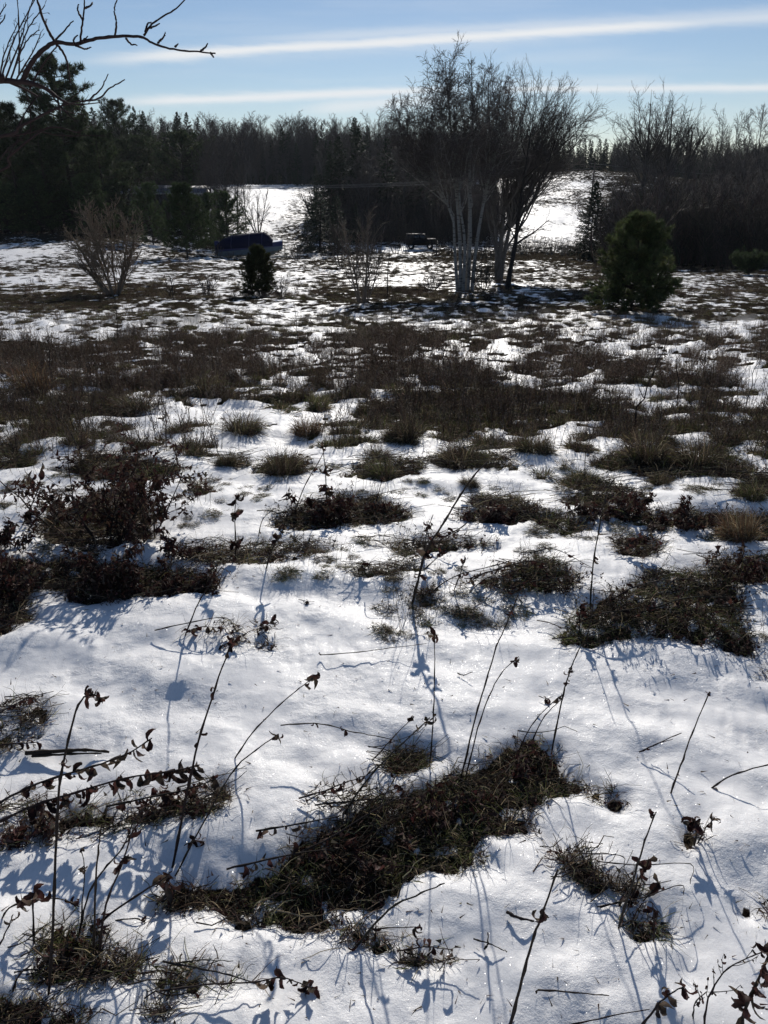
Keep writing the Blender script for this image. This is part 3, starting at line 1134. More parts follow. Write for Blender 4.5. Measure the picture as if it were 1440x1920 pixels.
# copies of a few plants carried by the points of one object
def scatter(name, X, Y, protos, sc, label, zoff=0.0):
    """one object of ground cover: points carrying copies of a few plant clumps"""
    n = len(X)
    Z = height(X, Y) + zoff
    me = bpy.data.meshes.new(name)
    me.vertices.add(n)
    me.vertices.foreach_set('co', np.stack([X, Y, Z], 1).astype(np.float32).ravel())
    for nm, typ, val in (('sc', 'FLOAT', sc), ('rz', 'FLOAT', rng.uniform(0, 6.28, n))):
        a = me.attributes.new(nm, typ, 'POINT')
        a.data.foreach_set('value', val.astype(np.float32))
    a = me.attributes.new('pick', 'INT', 'POINT')
    a.data.foreach_set('value', rng.integers(0, len(protos), n).astype(np.int32))
    o = link(name, me)
    tag(o, label, None, None, 'stuff')
    col = bpy.data.collections.new(name + ' plants')
    for p in protos:
        po = bpy.data.objects.new(name + '_plant', p)
        col.objects.link(po)
    ng = bpy.data.node_groups.new(name, 'GeometryNodeTree')
    ng.interface.new_socket('Geometry', in_out='INPUT', socket_type='NodeSocketGeometry')
    ng.interface.new_socket('Geometry', in_out='OUTPUT', socket_type='NodeSocketGeometry')
    N, Lk = ng.nodes, ng.links
    gi, go = N.new('NodeGroupInput'), N.new('NodeGroupOutput')
    ci = N.new('GeometryNodeCollectionInfo')
    ci.inputs['Collection'].default_value = col
    ci.inputs['Separate Children'].default_value = True
    ci.inputs['Reset Children'].default_value = True
    ip = N.new('GeometryNodeInstanceOnPoints')
    ip.inputs['Pick Instance'].default_value = True

    def attr(nm, typ='FLOAT'):
        a_ = N.new('GeometryNodeInputNamedAttribute')
        a_.data_type = typ
        a_.inputs[0].default_value = nm
        return a_.outputs[0]
    cx = N.new('ShaderNodeCombineXYZ')
    Lk.new(attr('rz'), cx.inputs[2])
    Lk.new(gi.outputs[0], ip.inputs['Points'])
    Lk.new(ci.outputs[0], ip.inputs['Instance'])
    Lk.new(attr('pick', 'INT'), ip.inputs['Instance Index'])
    Lk.new(cx.outputs[0], ip.inputs['Rotation'])
    Lk.new(attr('sc'), ip.inputs['Scale'])
    Lk.new(ip.outputs[0], go.inputs[0])
    md = o.modifiers.new('plants', 'NODES')
    md.node_group = ng
    return o



# ================================================================== TREES
GREYBARK = (0.085, 0.078, 0.072)
TWIG = (0.075, 0.062, 0.058)

# --- prototypes shared by the distant copies
SPR = [join_meshes(spruce_mesh(10, w_, 'spruce', n_, dens=1.0), 'spruce') for w_, n_ in ((4.6, 85), (3.6, 80), (5.4, 90))]
PIN = [join_meshes(pine_mesh(10, 6.0, 'pine', 55, shape='old', tuft=0.38, m=9, sub=9, clear=0.15), 'white_pine'),
       join_meshes(pine_mesh(10, 6.0, 'pine', 60, shape='oval', tuft=0.36, m=9, sub=9, clear=0.08), 'bushy_pine')]


def forest_decid(seed, h=12, spread=1.0, twigcol=TWIG, n2=9):
    tr = [(0, 0, rng.uniform(-.05, .05), rng.uniform(-.05, .05), 0.95, 0.14)]
    if seed % 2:
        tr.append((0.1, 0, rng.uniform(.08, .22) * (1 if seed % 4 == 1 else -1), rng.uniform(-.1, .1), 0.8, 0.10))
    spec = [dict(n=18, t0=0.18, t1=0.98, ang=(0.4 * spread, 0.95 * spread), lenf=(0.30, 0.52), rf=0.5, K=5, up=0.10, jit=0.12, tipfall=0.6, rmin=0.02),
            dict(n=n2, t0=0.15, t1=1.0, ang=(0.4, 0.95), lenf=(0.32, 0.55), rf=0.55, K=4, up=0.07, jit=0.16, tipfall=0.4, rmin=0.016),
            dict(n=7, t0=0.15, t1=1.0, ang=(0.3, 0.9), lenf=(0.35, 0.65), rf=0.6, K=3, up=0.05, jit=0.14, tipfall=0.3, rmin=0.014)]
    a, b = bare_tree_mesh(h, tr, spec, GREYBARK, twigcol, 'forest_tree', kt=9)
    return join_meshes([a, b], 'bare_tree')


PIN.append(join_meshes(pine_mesh(10, 8.5, 'pine', 80, shape='young', tuft=0.40, m=9, sub=9, clear=0.04, col=(0.06, 0.082, 0.036)), 'round_evergreen'))
DEC = [forest_decid(k) for k in range(5)]
DECH = {id(m): 12.0 for m in DEC}


def top_height(me):
    co = np.empty(len(me.vertices) * 3, np.float32)
    me.vertices.foreach_get('co', co)
    return float(co[2::3].max())


MH = {}


def far_tree(name, me, px, Y, row, label, group, cat='tree', wsc=1.0):
    loc = base_at(px, Y)
    if me.name not in MH:
        MH[me.name] = top_height(me)
    h = max(h_to_row(loc, row), 1.2)
    s = h / MH[me.name]
    o = plant_tree(name, me, loc, rng.uniform(0, 6.28), s * wsc, label, cat, group, one=True, sz=s)
    return o


sky_x = [-150, 0, 60, 100, 190, 235, 270, 300, 350, 400, 430, 500, 560, 620, 660, 700, 740, 800, 900, 1000, 1060]
sky_y = [160, 168, 168, 172, 195, 203, 206, 214, 216, 226, 222, 228, 218, 226, 236, 232, 246, 250, 262, 268, 270]


def prof(px, lift=0):
    return float(np.interp(px, sky_x, sky_y)) + lift


# far wood on the ridge: mixed hardwoods and spruces
for row_i, (Y, n, lift) in enumerate(((236, 40, -1), (222, 38, 8), (208, 36, 26), (198, 34, 52))):
    for k in range(n):
        px = 150 + (k + rng.uniform(-.35, .35)) * (930.0 / n)
        if px > 775 and row_i > 1 or px > 880:
            continue
        yy = Y + rng.uniform(-5, 5)
        top = prof(px, lift) + rng.uniform(-12, 12)
        conif = rng.uniform() < (0.55 if px < 400 else 0.22 if px < 640 else 0.45) + 0.12 * (row_i > 1)
        if conif:
            far_tree('spruce_tree', SPR[k % 3], px, yy, top + 3, 'dark spruce standing in the wood on the far ridge',
                     'conifers in the wood on the far ridge', wsc=rng.uniform(.8, 1.1))
        else:
            far_tree('bare_tree', DEC[k % 5], px, yy, top - 2, 'leafless grey hardwood standing in the wood on the far ridge',
                     'leafless trees in the wood on the far ridge', wsc=rng.uniform(1.0, 1.5))

def wood_fill(name, protos, n, px0, px1, Y0, Y1, s0, s1, label, keep=None):
    px = rng.uniform(px0, px1, n)
    Y = rng.uniform(Y0, Y1, n)
    z = z_macro(np.zeros(n), Y)
    X = (px - 720) / F * (Y * CP - (z - EYE) * SP)
    k = np.ones(n, bool) if keep is None else keep(px, Y)
    X, Y = X[k], Y[k]
    return scatter(name, X, Y, protos, rng.uniform(s0, s1, len(X)), label, -.1)


wood_fill('far_wood', DEC + DEC + SPR[:2], 1250, -260, 745, 204, 330, .8, 1.4, 'grey mass of the wood covering the far ridge behind the valley')
wood_fill('far_wood', DEC + SPR[:2], 420, 735, 905, 215, 300, .8, 1.15, 'grey mass of the far wood behind the birch')
wood_fill('far_wood', SPR, 160, 900, 1150, 226, 262, .65, .85, 'dark spruce mass behind the crest of the open snowy hill')
wood_fill('far_wood', DEC + SPR[:1], 700, 1150, 1700, 215, 300, .4, .95, 'grey mass of the far wood behind the right skyline')

# singled out on the left skyline
far_tree('pine_tree', PIN[1], 237, 150, 178, 'round topped pine standing above the left skyline right of the tall white pine', None, wsc=0.85)
far_tree('spruce_tree', SPR[1], 268, 150, 198, 'small pointed spruce tip next to the round topped skyline pine', None, wsc=0.8)
far_tree('spruce_tree', SPR[0], 284, 152, 207, 'second small spruce tip further from the round topped skyline pine', None, wsc=0.8)
far_tree('spruce_tree', SPR[0], 667, 150, 219, 'pointed spruce rising highest above the dark clump left of the birch', None, wsc=1.1)
far_tree('spruce_tree', SPR[2], 345, 165, 209, 'spruce tip standing above the middle of the left wood', None, wsc=0.9)

# dark conifers between the ridge and the field on the left
for k in range(34):
    px = -130 + k * 17.5 + rng.uniform(-8, 8)
    Y = rng.uniform(118, 150)
    top = prof(px, rng.uniform(12, 70))
    m = PIN[k % 2] if rng.uniform() < .5 else SPR[k % 3]
    if px < 400:
        far_tree('conifer_tree', m, px, Y, top, 'dark conifer in the dense stand behind the tall white pine',
                 'dark conifers of the stand at the left', wsc=rng.uniform(1.0, 1.4))
for k in range(16):
    px = -120 + k * 24 + rng.uniform(-9, 9)
    far_tree('conifer_tree', SPR[k % 3] if k % 3 else PIN[1], px, rng.uniform(98, 112), rng.uniform(255, 320),
             'low dark conifer at the foot of the stand at the left', 'low conifers at the foot of the left stand', wsc=rng.uniform(1.1, 1.5))
# hardwoods mixed in front, pale trunks
for k, (px, top) in enumerate(((416, 232), (428, 228), (446, 240), (405, 250), (462, 270), (388, 244), (396, 262))):
    far_tree('bare_tree', DEC[k % 5], px, 104 + 2.5 * k, top, 'slim pale trunked tree left of the narrow snow slope',
             'slim pale trunked trees left of the narrow snow slope', wsc=0.8)

# dark clump between the narrow slope and the birch
for k in range(30):
    px = 590 + k * 9.5 + rng.uniform(-8, 8)
    Y = rng.uniform(108, 140)
    top = np.interp(px, [580, 620, 660, 700, 760, 880], [330, 262, 240, 250, 262, 300]) + rng.uniform(-5, 40)
    if k % 3 == 0 or px < 650:
        far_tree('spruce_tree', SPR[k % 3], px, Y, top, 'dark spruce in the clump between the narrow slope and the birch',
                 'spruces of the dark clump left of the birch', wsc=rng.uniform(1.0, 1.4))
    else:
        far_tree('bare_tree', DEC[k % 5], px, Y, top, 'dark leafless tree in the clump just left of the birch',
                 'leafless trees of the dark clump left of the birch', wsc=rng.uniform(1.3, 1.9))
far_tree('spruce_tree', SPR[2], 600, 92, 358, 'broad dark spruce at the right edge of the narrow snow slope', None, wsc=1.8)
far_tree('spruce_tree', SPR[0], 577, 90, 400, 'low dark spruce reaching farthest into the narrow snow slope', None, wsc=1.5)
far_tree('spruce_tree', SPR[0], 634, 90, 366, 'dark spruce beside the broad one at the narrow snow slope', None, wsc=1.7)
far_tree('spruce_tree', SPR[1], 668, 93, 380, 'narrow spruce with a thin leader behind the brown thicket', None, wsc=1.0)

# right-hand wood
for k in range(52):
    px = 1150 + (k % 26) * 16 + rng.uniform(-9, 9)
    Y = rng.uniform(66, 78) if k < 26 else rng.uniform(84, 110)
    top = np.interp(px, [1140, 1180, 1240, 1300, 1360, 1440, 1560], [340, 325, 315, 305, 300, 290, 280]) + rng.uniform(-22, 45) + (12 if k < 26 else -8)
    if k % 5 == 2:
        far_tree('spruce_tree', SPR[k % 3], px, Y, top + 60, 'dark spruce standing among the leafless trees of the right wood',
                 'spruces in the right wood', wsc=rng.uniform(1, 1.4))
    else:
        far_tree('bare_tree', DEC[k % 5], px, Y, top, 'leafless brownish tree of the dense wood at the right',
                 'leafless trees of the right wood', wsc=rng.uniform(1.1, 1.7))
# pale bare trees reaching above the right wood
for k, (px, top, Y, ws) in enumerate(((1335, 192, 120, .75), (1350, 200, 122, .6), (1408, 188, 118, .85), (1432, 192, 112, .8), (1375, 214, 125, .8), (1300, 232, 130, .8), (1465, 200, 110, .8))):
    lab = ['slender bare tree left of a matching pair above the right wood', 'slender bare tree right of a matching pair above the right wood',
           'tall bare tree above the wood near the right picture edge', 'tall bare tree cut by the right picture edge',
           'low bare crown between the slender pair and the tall bare tree', 'low bare crown between the elm and the slender pair',
           'bare tree at the far right beyond the tall ones'][k]
    far_tree('bare_tree', DEC[k % 5], px, Y, top, lab, None, wsc=ws)

# spruce plantation along the right skyline
for k in range(46):
    px = 1040 + k * 9.5 + rng.uniform(-3, 3)
    far_tree('spruce_tree', SPR[k % 3], px, 240 + rng.uniform(-6, 6), 262 + rng.uniform(-4, 9), 'small spruce in the even row along the right skyline',
             'spruces in the row along the right skyline', wsc=0.95)

# --- the tall white pine at the left
pl = base_at(142, 95)
hh = h_to_row(pl, 95)
plant_tree('white_pine', pine_mesh(hh, 12.5, 'tall_pine', 96, shape='old', tuft=0.52, m=12, sub=11, clear=0.16, col=(0.045, 0.060, 0.030)), pl, 0.3, 1,
           'tallest white pine at the left with layered ragged branches against the sky')
for px, Y, row, ws, lab in ((45, 90, 185, 1.1, 'broad white pine at the left picture edge beside the tallest pine'),
                            (205, 92, 238, 1.15, 'white pine with drooping boughs right of the tallest pine'),
                            (100, 88, 215, 1.0, 'white pine whose crown hides the foot of the tallest pine'),
                            (-40, 92, 180, 1.2, 'white pine cut by the left picture edge')):
    far_tree('white_pine', PIN[0], px, Y, row, lab, None, wsc=ws)

# rounded evergreens along the field edge at the left
for px, Y, row, ws, lab in ((8, 84, 330, 1.25, 'dark rounded evergreen at the left edge of the field'),
                            (78, 84, 322, 1.1, 'dark evergreen at the field edge left of the bare willow'),
                            (178, 86, 318, 1.15, 'dark evergreen behind the bare willow'),
                            (288, 84, 336, 0.95, 'small dark evergreen in front of the long shed'),
                            (428, 84, 352, 1.1, 'dark evergreen behind the covered boat'),
                            (396, 90, 356, 1.0, 'narrow dark evergreen between the rounded pine and the covered boat')):
    far_tree('evergreen_tree', PIN[2], px, Y, row, lab, None, wsc=ws)
pl = base_at(352, 72)
plant_tree('bushy_pine', pine_mesh(h_to_row(pl, 345), 5.0, 'round_pine', 80, shape='young', tuft=0.28, m=11, sub=10, clear=0.10, col=(0.06, 0.085, 0.035)), pl, 1.0, 1,
           'rounded pine on a short trunk right of the bare willow')

# --- spruce with snow-lit side, on the right
pl = base_at(1104, 74)
plant_tree('spruce_tree', spruce_mesh(h_to_row(pl, 338), 4.3, 'lone_spruce', 120, dens=1.2), pl, 0, 1, 'pointed lone spruce just left behind the bushy young pine')
pl = base_at(1186, 84)
plant_tree('spruce_tree', spruce_mesh(h_to_row(pl, 358), 3.6, 'thin_spruce', 90, dens=0.9), pl, 0, 1, 'thin spruce whose tip shows above the bushy young pine')

# --- young pine in the field
pl = G(1183, 584)
plant_tree('young_pine', pine_mesh(h_to_row(pl, 406), 2.3, 'young_pine', 120, shape='young', tuft=0.14, m=13, sub=12, clear=0.02, col=(0.080, 0.096, 0.040), plume=0.9), pl, 0.4, 1,
           'bushy young pine standing on the snow in the right of the field')
# --- small cedar-like bush
pl = G(487, 556)
plant_tree('young_cedar', pine_mesh(h_to_row(pl, 462), 1.5, 'young_cedar', 130, shape='young', tuft=0.10, m=12, sub=12, clear=0.01, col=(0.055, 0.060, 0.026), plume=1.2), pl, 0.9, 1,
           'small rounded evergreen bush standing below the covered boat')
pl = base_at(1404, 48)
plant_tree('young_pine', pine_mesh(h_to_row(pl, 492), 2.2, 'edge_pine', 60, shape='oval', tuft=0.16, m=11, sub=10, clear=0.04), pl, 0.2, 1,
           'small dark pine on the snow near the right edge of the field')

def hull_tree(trunks, lobes, n_t, r_limb, spec, bark, twig, name, trunk_mat=None, low=.25, limb_mat=None):
    """trunks: (curve (k,3), radius). lobes: (cx, cy, cz, rx, ry, rz, weight, zmin). Limbs reach for points spread through the lobes"""
    gt, gc = Geo(), Geo()
    K = 10
    TP = np.array([smooth(c, K) for c, r in trunks])
    TR = np.array([r * np.linspace(1, .04, K) ** 1.0 for c, r in trunks])
    gt.tubes(TP, TR, 8, bark)
    w_ = np.array([l[6] for l in lobes], float)
    li = rng.choice(len(lobes), n_t, p=w_ / w_.sum())
    tg_ = []
    for i in li:
        cx, cy, cz, rx, ry, rz, _, zm = lobes[i]
        best = None
        for _try in range(9):       # of several candidates keep the one farthest from the rest
            while True:
                v = rng.normal(size=3)
                v /= np.linalg.norm(v)
                v *= rng.uniform(.45, 1.0)
                if v[2] > zm:
                    break
            c_ = np.array((cx + v[0] * rx, cy + v[1] * ry, cz + v[2] * rz))
            dm = min((np.linalg.norm((c_ - o_) * (1, .5, 1)) for o_ in tg_), default=9.0)
            if best is None or dm > best[0]:
                best = (dm, c_)
        tg_.append(tuple(best[1]))
    tg_ = np.array(tg_)
    P, R = [], []
    ks = np.linspace(0, 1, 9)[:, None]
    for T_ in tg_:
        # nearest trunk at a suitable height
        zt = T_[2] * rng.uniform(low, low + .38)
        best = None
        for q in range(len(TP)):
            k = int(np.argmin(np.abs(TP[q, :, 2] - zt)))
            dd = np.linalg.norm((TP[q, k] - T_)[:2]) + rng.uniform(0, .8)
            if best is None or dd < best[0]:
                best = (dd, TP[q, k], TR[q, k])
        A_ = best[1]
        v = T_ - A_
        c1 = A_ + v * .35 + np.array([0, 0, -.06 * abs(v[2])]) + rng.normal(0, .05, 3) * np.linalg.norm(v)
        c2_ = A_ + v * .7 + rng.normal(0, .05, 3) * np.linalg.norm(v) + np.array([0, 0, .02 * abs(v[2])])
        B_ = (1 - ks) ** 3 * A_ + 3 * (1 - ks) ** 2 * ks * c1 + 3 * (1 - ks) * ks ** 2 * c2_ + ks ** 3 * T_
        B_[1:-1] += rng.normal(0, .012, (7, 3)) * np.linalg.norm(v)
        P.append(B_)
        R.append(min(best[2] * .6, r_limb * np.linalg.norm(v)) * np.linspace(1, .16, 9))
    P, R = np.array(P), np.array(R)
    gt.tubes(P, np.maximum(R, .010), 5, bark)
    lp, lr = P, R
    for i, sp in enumerate(spec):
        lp, lr = grow(lp, lr, **sp)
        c = np.asarray(bark) * max(0, .5 - .5 * i) + np.asarray(twig) * min(1, .5 + .5 * i)
        gc.tubes(lp, lr, 3, jcol(len(lp), c, .2, .04))
    return gt.mesh(name + '_trunk', [trunk_mat or M_BARK]), gc.mesh(name + '_crown', [M_TWIG])


# --- birch
pl = G(872, 545)
hb = h_to_row(pl, 92)
birch_spec = [dict(n=13, t0=0.22, t1=0.97, ang=(0.5, 1.1), lenf=(0.28, 0.46), rf=0.5, K=6, up=0.12, jit=0.10, tipfall=0.5, rmin=0.022),
              dict(n=11, t0=0.15, t1=1.0, ang=(0.35, 1.0), lenf=(0.28, 0.5), rf=0.5, K=5, up=0.04, jit=0.15, tipfall=0.4, rmin=0.011),
              dict(n=10, t0=0.1, t1=1.0, ang=(0.3, 1.0), lenf=(0.38, 0.7), rf=0.55, K=4, up=0.0, jit=0.16, droop=0.12, tipfall=0.3, rmin=0.0075)]
q_ = .0245
hz = lambda row: h_to_row(pl, row)
btr = [([(-.2, 0, -.2), (-.3, 0, 2.0), (-.62, .05, hz(330)), (-.95, .05, hz(200)), (-1.2, 0, hz(100))], .10),
       ([(.1, .1, -.2), (.12, .1, 2.5), (-.02, .1, hz(330)), (.05, .2, hz(220)), (-.15, .1, hz(95))], .12),
       ([(.3, 0, -.2), (.42, 0, 2.0), (.72, .05, hz(360)), (1.2, .1, hz(260)), (1.5, .1, hz(150))], .095),
       ([(-.3, .1, -.2), (-.5, .1, 1.5), (-.7, .1, hz(400)), (-1.7, .1, hz(340)), (-2.8, 0, hz(285))], .085),
       ([(-.1, -.1, -.2), (-.1, -.1, 2.0), (-.4, -.1, hz(380)), (-.6, 0, hz(280)), (-1.6, -.1, hz(180))], .085)]
lobes = [(-.65, 0, hz(255), 3.1, 2.5, hz(135) - hz(255), 5, -.4), (-1.05, 0, hz(140), 1.15, 1.1, hz(92) - hz(140), 2.0, -.8), (-2.45, 0, hz(235), 1.2, 1.1, hz(175) - hz(235), 2.6, -.8), (.6, .3, hz(200), 1.6, 1.5, hz(125) - hz(200), 2.4, -.6)]
hsp = [dict(n=11, t0=0.25, t1=1.0, ang=(0.5, 1.25), lenf=(0.24, 0.42), rf=0.5, K=5, up=0.03, jit=0.14, tipfall=0.4, rmin=0.011),
       dict(n=6, t0=0.1, t1=1.0, ang=(0.4, 1.2), lenf=(0.35, 0.6), rf=0.55, K=4, up=0.01, jit=0.18, tipfall=0.3, rmin=0.008),
       dict(n=5, t0=0.1, t1=1.0, ang=(0.3, 0.9), lenf=(0.45, 0.8), rf=0.55, K=3, up=0.0, jit=0.15, droop=0.08, tipfall=0.3, rmin=0.006)]
plant_tree('birch_tree', hull_tree(btr, lobes, 98, .010, hsp, (0.22, 0.21, 0.195), (0.095, 0.082, 0.078), 'birch', trunk_mat=M_BIRCH, low=.52), pl, 0, 1,
           'tall pale birch with several trunks in the middle of the field edge')
# broad round tree behind it
pl = base_at(935, 42)
rspec = [dict(n=17, t0=0.14, t1=0.95, ang=(0.4, 1.15), lenf=(0.48, 0.70), rf=0.6, K=7, up=0.05, jit=0.08, tipfall=0.5, rmin=0.03),
         dict(n=13, t0=0.2, t1=1.0, ang=(0.3, 0.85), lenf=(0.25, 0.42), rf=0.55, K=5, up=0.08, jit=0.10, tipfall=0.4, rmin=0.013),
         dict(n=9, t0=0.1, t1=1.0, ang=(0.25, 0.8), lenf=(0.38, 0.66), rf=0.55, K=4, up=0.05, jit=0.12, tipfall=0.3, rmin=0.0085)]
hr = h_to_row(pl, 165)
hz = lambda row: h_to_row(pl, row)
rtr = [([(0, 0, -.2), (0, 0, 1.2), (.1, 0, hz(360)), (.5, 0, hz(260)), (.7, 0, hz(190))], .17),
       ([(.1, .1, -.2), (.25, .1, 1.5), (.9, .1, hz(330)), (1.8, .1, hz(250)), (2.6, .1, hz(190))], .14),
       ([(-.1, 0, -.2), (-.2, 0, 1.5), (-.6, .1, hz(330)), (-.9, .1, hz(230)), (-1.0, .1, hz(175))], .12)]
lobes = [(1.1, 0, hz(262), 3.1, 2.8, hz(160) - hz(262), 5, -.35), (-.6, 0, hz(225), 1.9, 1.8, hz(142) - hz(225), 2.0, -.5), (2.9, 0, hz(235), 1.3, 1.3, hz(190) - hz(235), 2.6, -.9), (1.6, 0, hz(210), 1.6, 1.3, hz(160) - hz(210), 1.6, -.5)]
rsp = [dict(hsp[0], n=9, up=.05, ang=(.35, .95)), dict(hsp[1], n=6, up=.05, ang=(.3, .9)), dict(hsp[2], n=4, up=.03, ang=(.25, .8), droop=0)]
plant_tree('maple_tree', hull_tree(rtr, lobes, 92, .013, rsp, (0.085, 0.078, 0.072), (0.075, 0.066, 0.064), 'round_tree', low=.25), pl, 0, 1,
           'broad dome crowned leafless tree right behind the pale birch')
# dark crooked tree in front, right
pl = G(953, 545)
tr = [(0, 0, .02, 0, 1.0, .085)]
cspec = [dict(n=9, t0=0.25, t1=0.95, ang=(0.5, 1.1), lenf=(0.3, 0.5), rf=0.6, K=6, up=0.10, jit=0.15, tipfall=0.5, rmin=0.014),
         dict(n=7, t0=0.2, t1=1.0, ang=(0.4, 0.9), lenf=(0.3, 0.55), rf=0.5, K=4, up=0.04, jit=0.18, tipfall=0.4, rmin=0.008),
         dict(n=4, t0=0.2, t1=1.0, ang=(0.3, 0.8), lenf=(0.4, 0.6), rf=0.5, K=3, up=0.03, jit=0.12, rmin=0.006)]
hc = h_to_row(pl, 250)
tg, tcr = Geo(), Geo()
pts = np.array([[0, 0, -.1], [-.02, 0, .4], [.06, 0, 1.0], [.18, 0, 1.9], [.22, .05, 2.8], [.30, .05, 3.9], [.42, 0, 5.1], [.5, .05, hc]])
P0 = pts[None]
R0 = (np.array([.17, .12, .095, .085, .07, .055, .04, .015]))[None]
tg.tubes(P0, R0, 8, (0.028, 0.024, 0.022))
lp, lr = grow(P0, R0, **dict(cspec[0], t0=0.36))
lp2, lr2 = np.array([[[.2, 0, 2.2], [.45, 0, 2.9], [.8, .05, 3.6], [1.0, 0, 4.3], [1.3, 0, 5.0], [1.5, 0, 5.8]], [[.2, 0, 1.95], [.0, .05, 2.4], [-.3, 0, 2.7], [-.38, 0, 3.0], [-.6, 0, 3.1], [-.7, 0, 3.4]]]), np.array([np.linspace(.05, .014, 6), np.linspace(.03, .01, 6)])
lp, lr = np.concatenate([lp, lp2]), np.concatenate([lr, lr2])
tg.tubes(lp, lr, 5, (0.03, 0.026, 0.024))
for sp in cspec[1:]:
    lp, lr = grow(lp, lr, **sp)
    tcr.tubes(lp, lr, 3, jcol(len(lp), (0.045, 0.038, 0.036), .2, .04))
plant_tree('crooked_tree', (tg.mesh('crooked_trunk', [M_BARK]), tcr.mesh('crooked_crown', [M_TWIG])), pl, 0, 1,
           'thin dark crooked tree standing just right of the pale birch')

# --- two elms on the right skyline
def elm(px, Y, row, wide, lab, seed):
    pl = base_at(px, Y)
    h = h_to_row(pl, row)
    hz = lambda r_: h_to_row(pl, r_)
    m_ = Y * 1.03 / F
    etr = [([(0, 0, -.2), (0, 0, hz(300)), (-.1, 0, hz(250)), (-.4, 0, hz(row + 10))], .26),
           ([(.1, 0, -.2), (.1, 0, hz(310)), (20 * m_, 0, hz(255)), (28 * m_, 0, hz(row + 14))], .19),
           ([(-.1, 0, -.2), (-.1, 0, hz(305)), (-22 * m_, 0, hz(255)), (-30 * m_, .5, hz(row + 25))], .17)]
    lobes = [(0, 0, hz(255), 52 * m_ * wide, 50 * m_ * wide, hz(row) - hz(255), 5, -.2), (-48 * m_ * wide, 0, hz(235), 26 * m_, 26 * m_, 22 * m_, 1, -.6)]
    sp = [dict(hsp[0], n=8, up=.06, ang=(.35, .95), rmin=.020), dict(hsp[1], n=5, up=.06, ang=(.3, .9), rmin=.014), dict(hsp[2], n=3, up=.05, ang=(.25, .8), droop=0, rmin=.010)]
    plant_tree('elm_tree', hull_tree(etr, lobes, 26, .018, sp, (0.07, 0.062, 0.056), (0.058, 0.049, 0.048), 'elm', low=.5), pl, 0, 1, lab)


elm(1192, 100, 158, 1.15, 'taller of the two big bare elms on the right skyline', 0)
elm(1232, 104, 176, 0.95, 'slightly lower big bare elm right of the taller one', 2.0)
elm(1272, 112, 222, 0.6, 'small bare tree at the right foot of the two big elms', 1.0)


# --- multi-stemmed bare shrubs
def bare_shrub(name, px, Y_or_row, toprow, width, nst, col, lab, lean=(0, 0), spec=None, radius=.03, cat='shrub', group=None, base_spread=.12, by_row=True):
    pl = G(px, Y_or_row) if by_row else base_at(px, Y_or_row)
    h = h_to_row(pl, toprow)
    tr = []
    for k in range(nst):
        a = (k + rng.uniform(-.3, .3)) / nst * 2 - 1
        tr.append((a * base_spread * h * 0.5, rng.uniform(-.1, .1) * h * .4, lean[0] + a * width / h * .5 + rng.normal(0, .05), lean[1] + rng.uniform(-.2, .2), rng.uniform(.7, 1.0) * (1 - .12 * abs(a)), radius * rng.uniform(.6, 1.1)))
    sp = spec or [dict(n=9, t0=0.2, t1=0.98, ang=(0.3, 0.75), lenf=(0.25, 0.45), rf=0.5, K=5, up=0.10, jit=0.10, tipfall=0.5, rmin=0.008),
                  dict(n=7, t0=0.1, t1=1.0, ang=(0.3, 0.75), lenf=(0.3, 0.55), rf=0.5, K=4, up=0.07, jit=0.12, tipfall=0.3, rmin=0.006)]
    gt, gc = Geo(), Geo()
    P = np.array([stem_curve((dx, dy, -.05), (lx, ly, 1), h * lf, 7, 0.06, 0.04) for dx, dy, lx, ly, lf, r in tr])
    R = np.array([r * np.linspace(1, .25, 7) for *_a, r in tr])
    gt.tubes(P, R, 5, col)
    q, r = P, R
    for s_ in sp:
        q, r = grow(q, r, **s_)
        gc.tubes(q, r, 3, jcol(len(q), col, .25, .05))
    return plant_tree(name, (gt.mesh(name + '_stems', [M_TWIG]), gc.mesh(name + '_twigs', [M_TWIG])), pl, 0, 1, lab, cat, group)


sp3 = [dict(n=11, t0=0.15, t1=0.98, ang=(0.3, 0.75), lenf=(0.28, 0.5), rf=0.55, K=5, up=0.08, jit=0.10, tipfall=0.5, rmin=0.010),
       dict(n=9, t0=0.1, t1=1.0, ang=(0.3, 0.75), lenf=(0.3, 0.5), rf=0.5, K=4, up=0.07, jit=0.12, tipfall=0.3, rmin=0.0075),
       dict(n=5, t0=0.1, t1=1.0, ang=(0.3, 0.75), lenf=(0.35, 0.6), rf=0.5, K=3, up=0.05, jit=0.12, tipfall=0.3, rmin=0.006)]
bare_shrub('willow_shrub', 214, 552, 375, 5.6, 11, (0.20, 0.155, 0.115), 'wide brown bare willow with forked stems on the snow at the left', lean=(-.05, 0), spec=[dict(sp3[0], n=13, ang=(.35, .9)), dict(sp3[1], n=9, ang=(.35, .9)), dict(sp3[2], n=5, rmin=.008)], radius=.05)
bare_shrub('bare_sapling', 682, 566, 392, 1.5, 8, (0.15, 0.12, 0.095), 'brown twiggy thicket of upright stems left of the dark post like sapling', spec=sp3[:2], radius=.028)
bare_shrub('bare_sapling', 640, 60, 400, 2.4, 6, (0.075, 0.06, 0.05), 'brown fan shaped thicket beside the dark spruces', spec=sp3[:2], radius=.035, by_row=False)
bare_shrub('bare_sapling', 735, 556, 440, .25, 1, (0.022, 0.02, 0.02), 'thin dark upright sapling like a post left of the birch',
           spec=[dict(n=6, t0=0.8, t1=0.98, ang=(0.2, 0.4), lenf=(0.08, 0.16), rf=0.5, K=3, up=0.1, jit=0.08, tipfall=0.2, rmin=0.008)], radius=.042)
bare_shrub('bare_bush', 812, 545, 505, 2.2, 14, (0.045, 0.038, 0.034), 'dark dense low bush at the left foot of the birch', radius=.016)
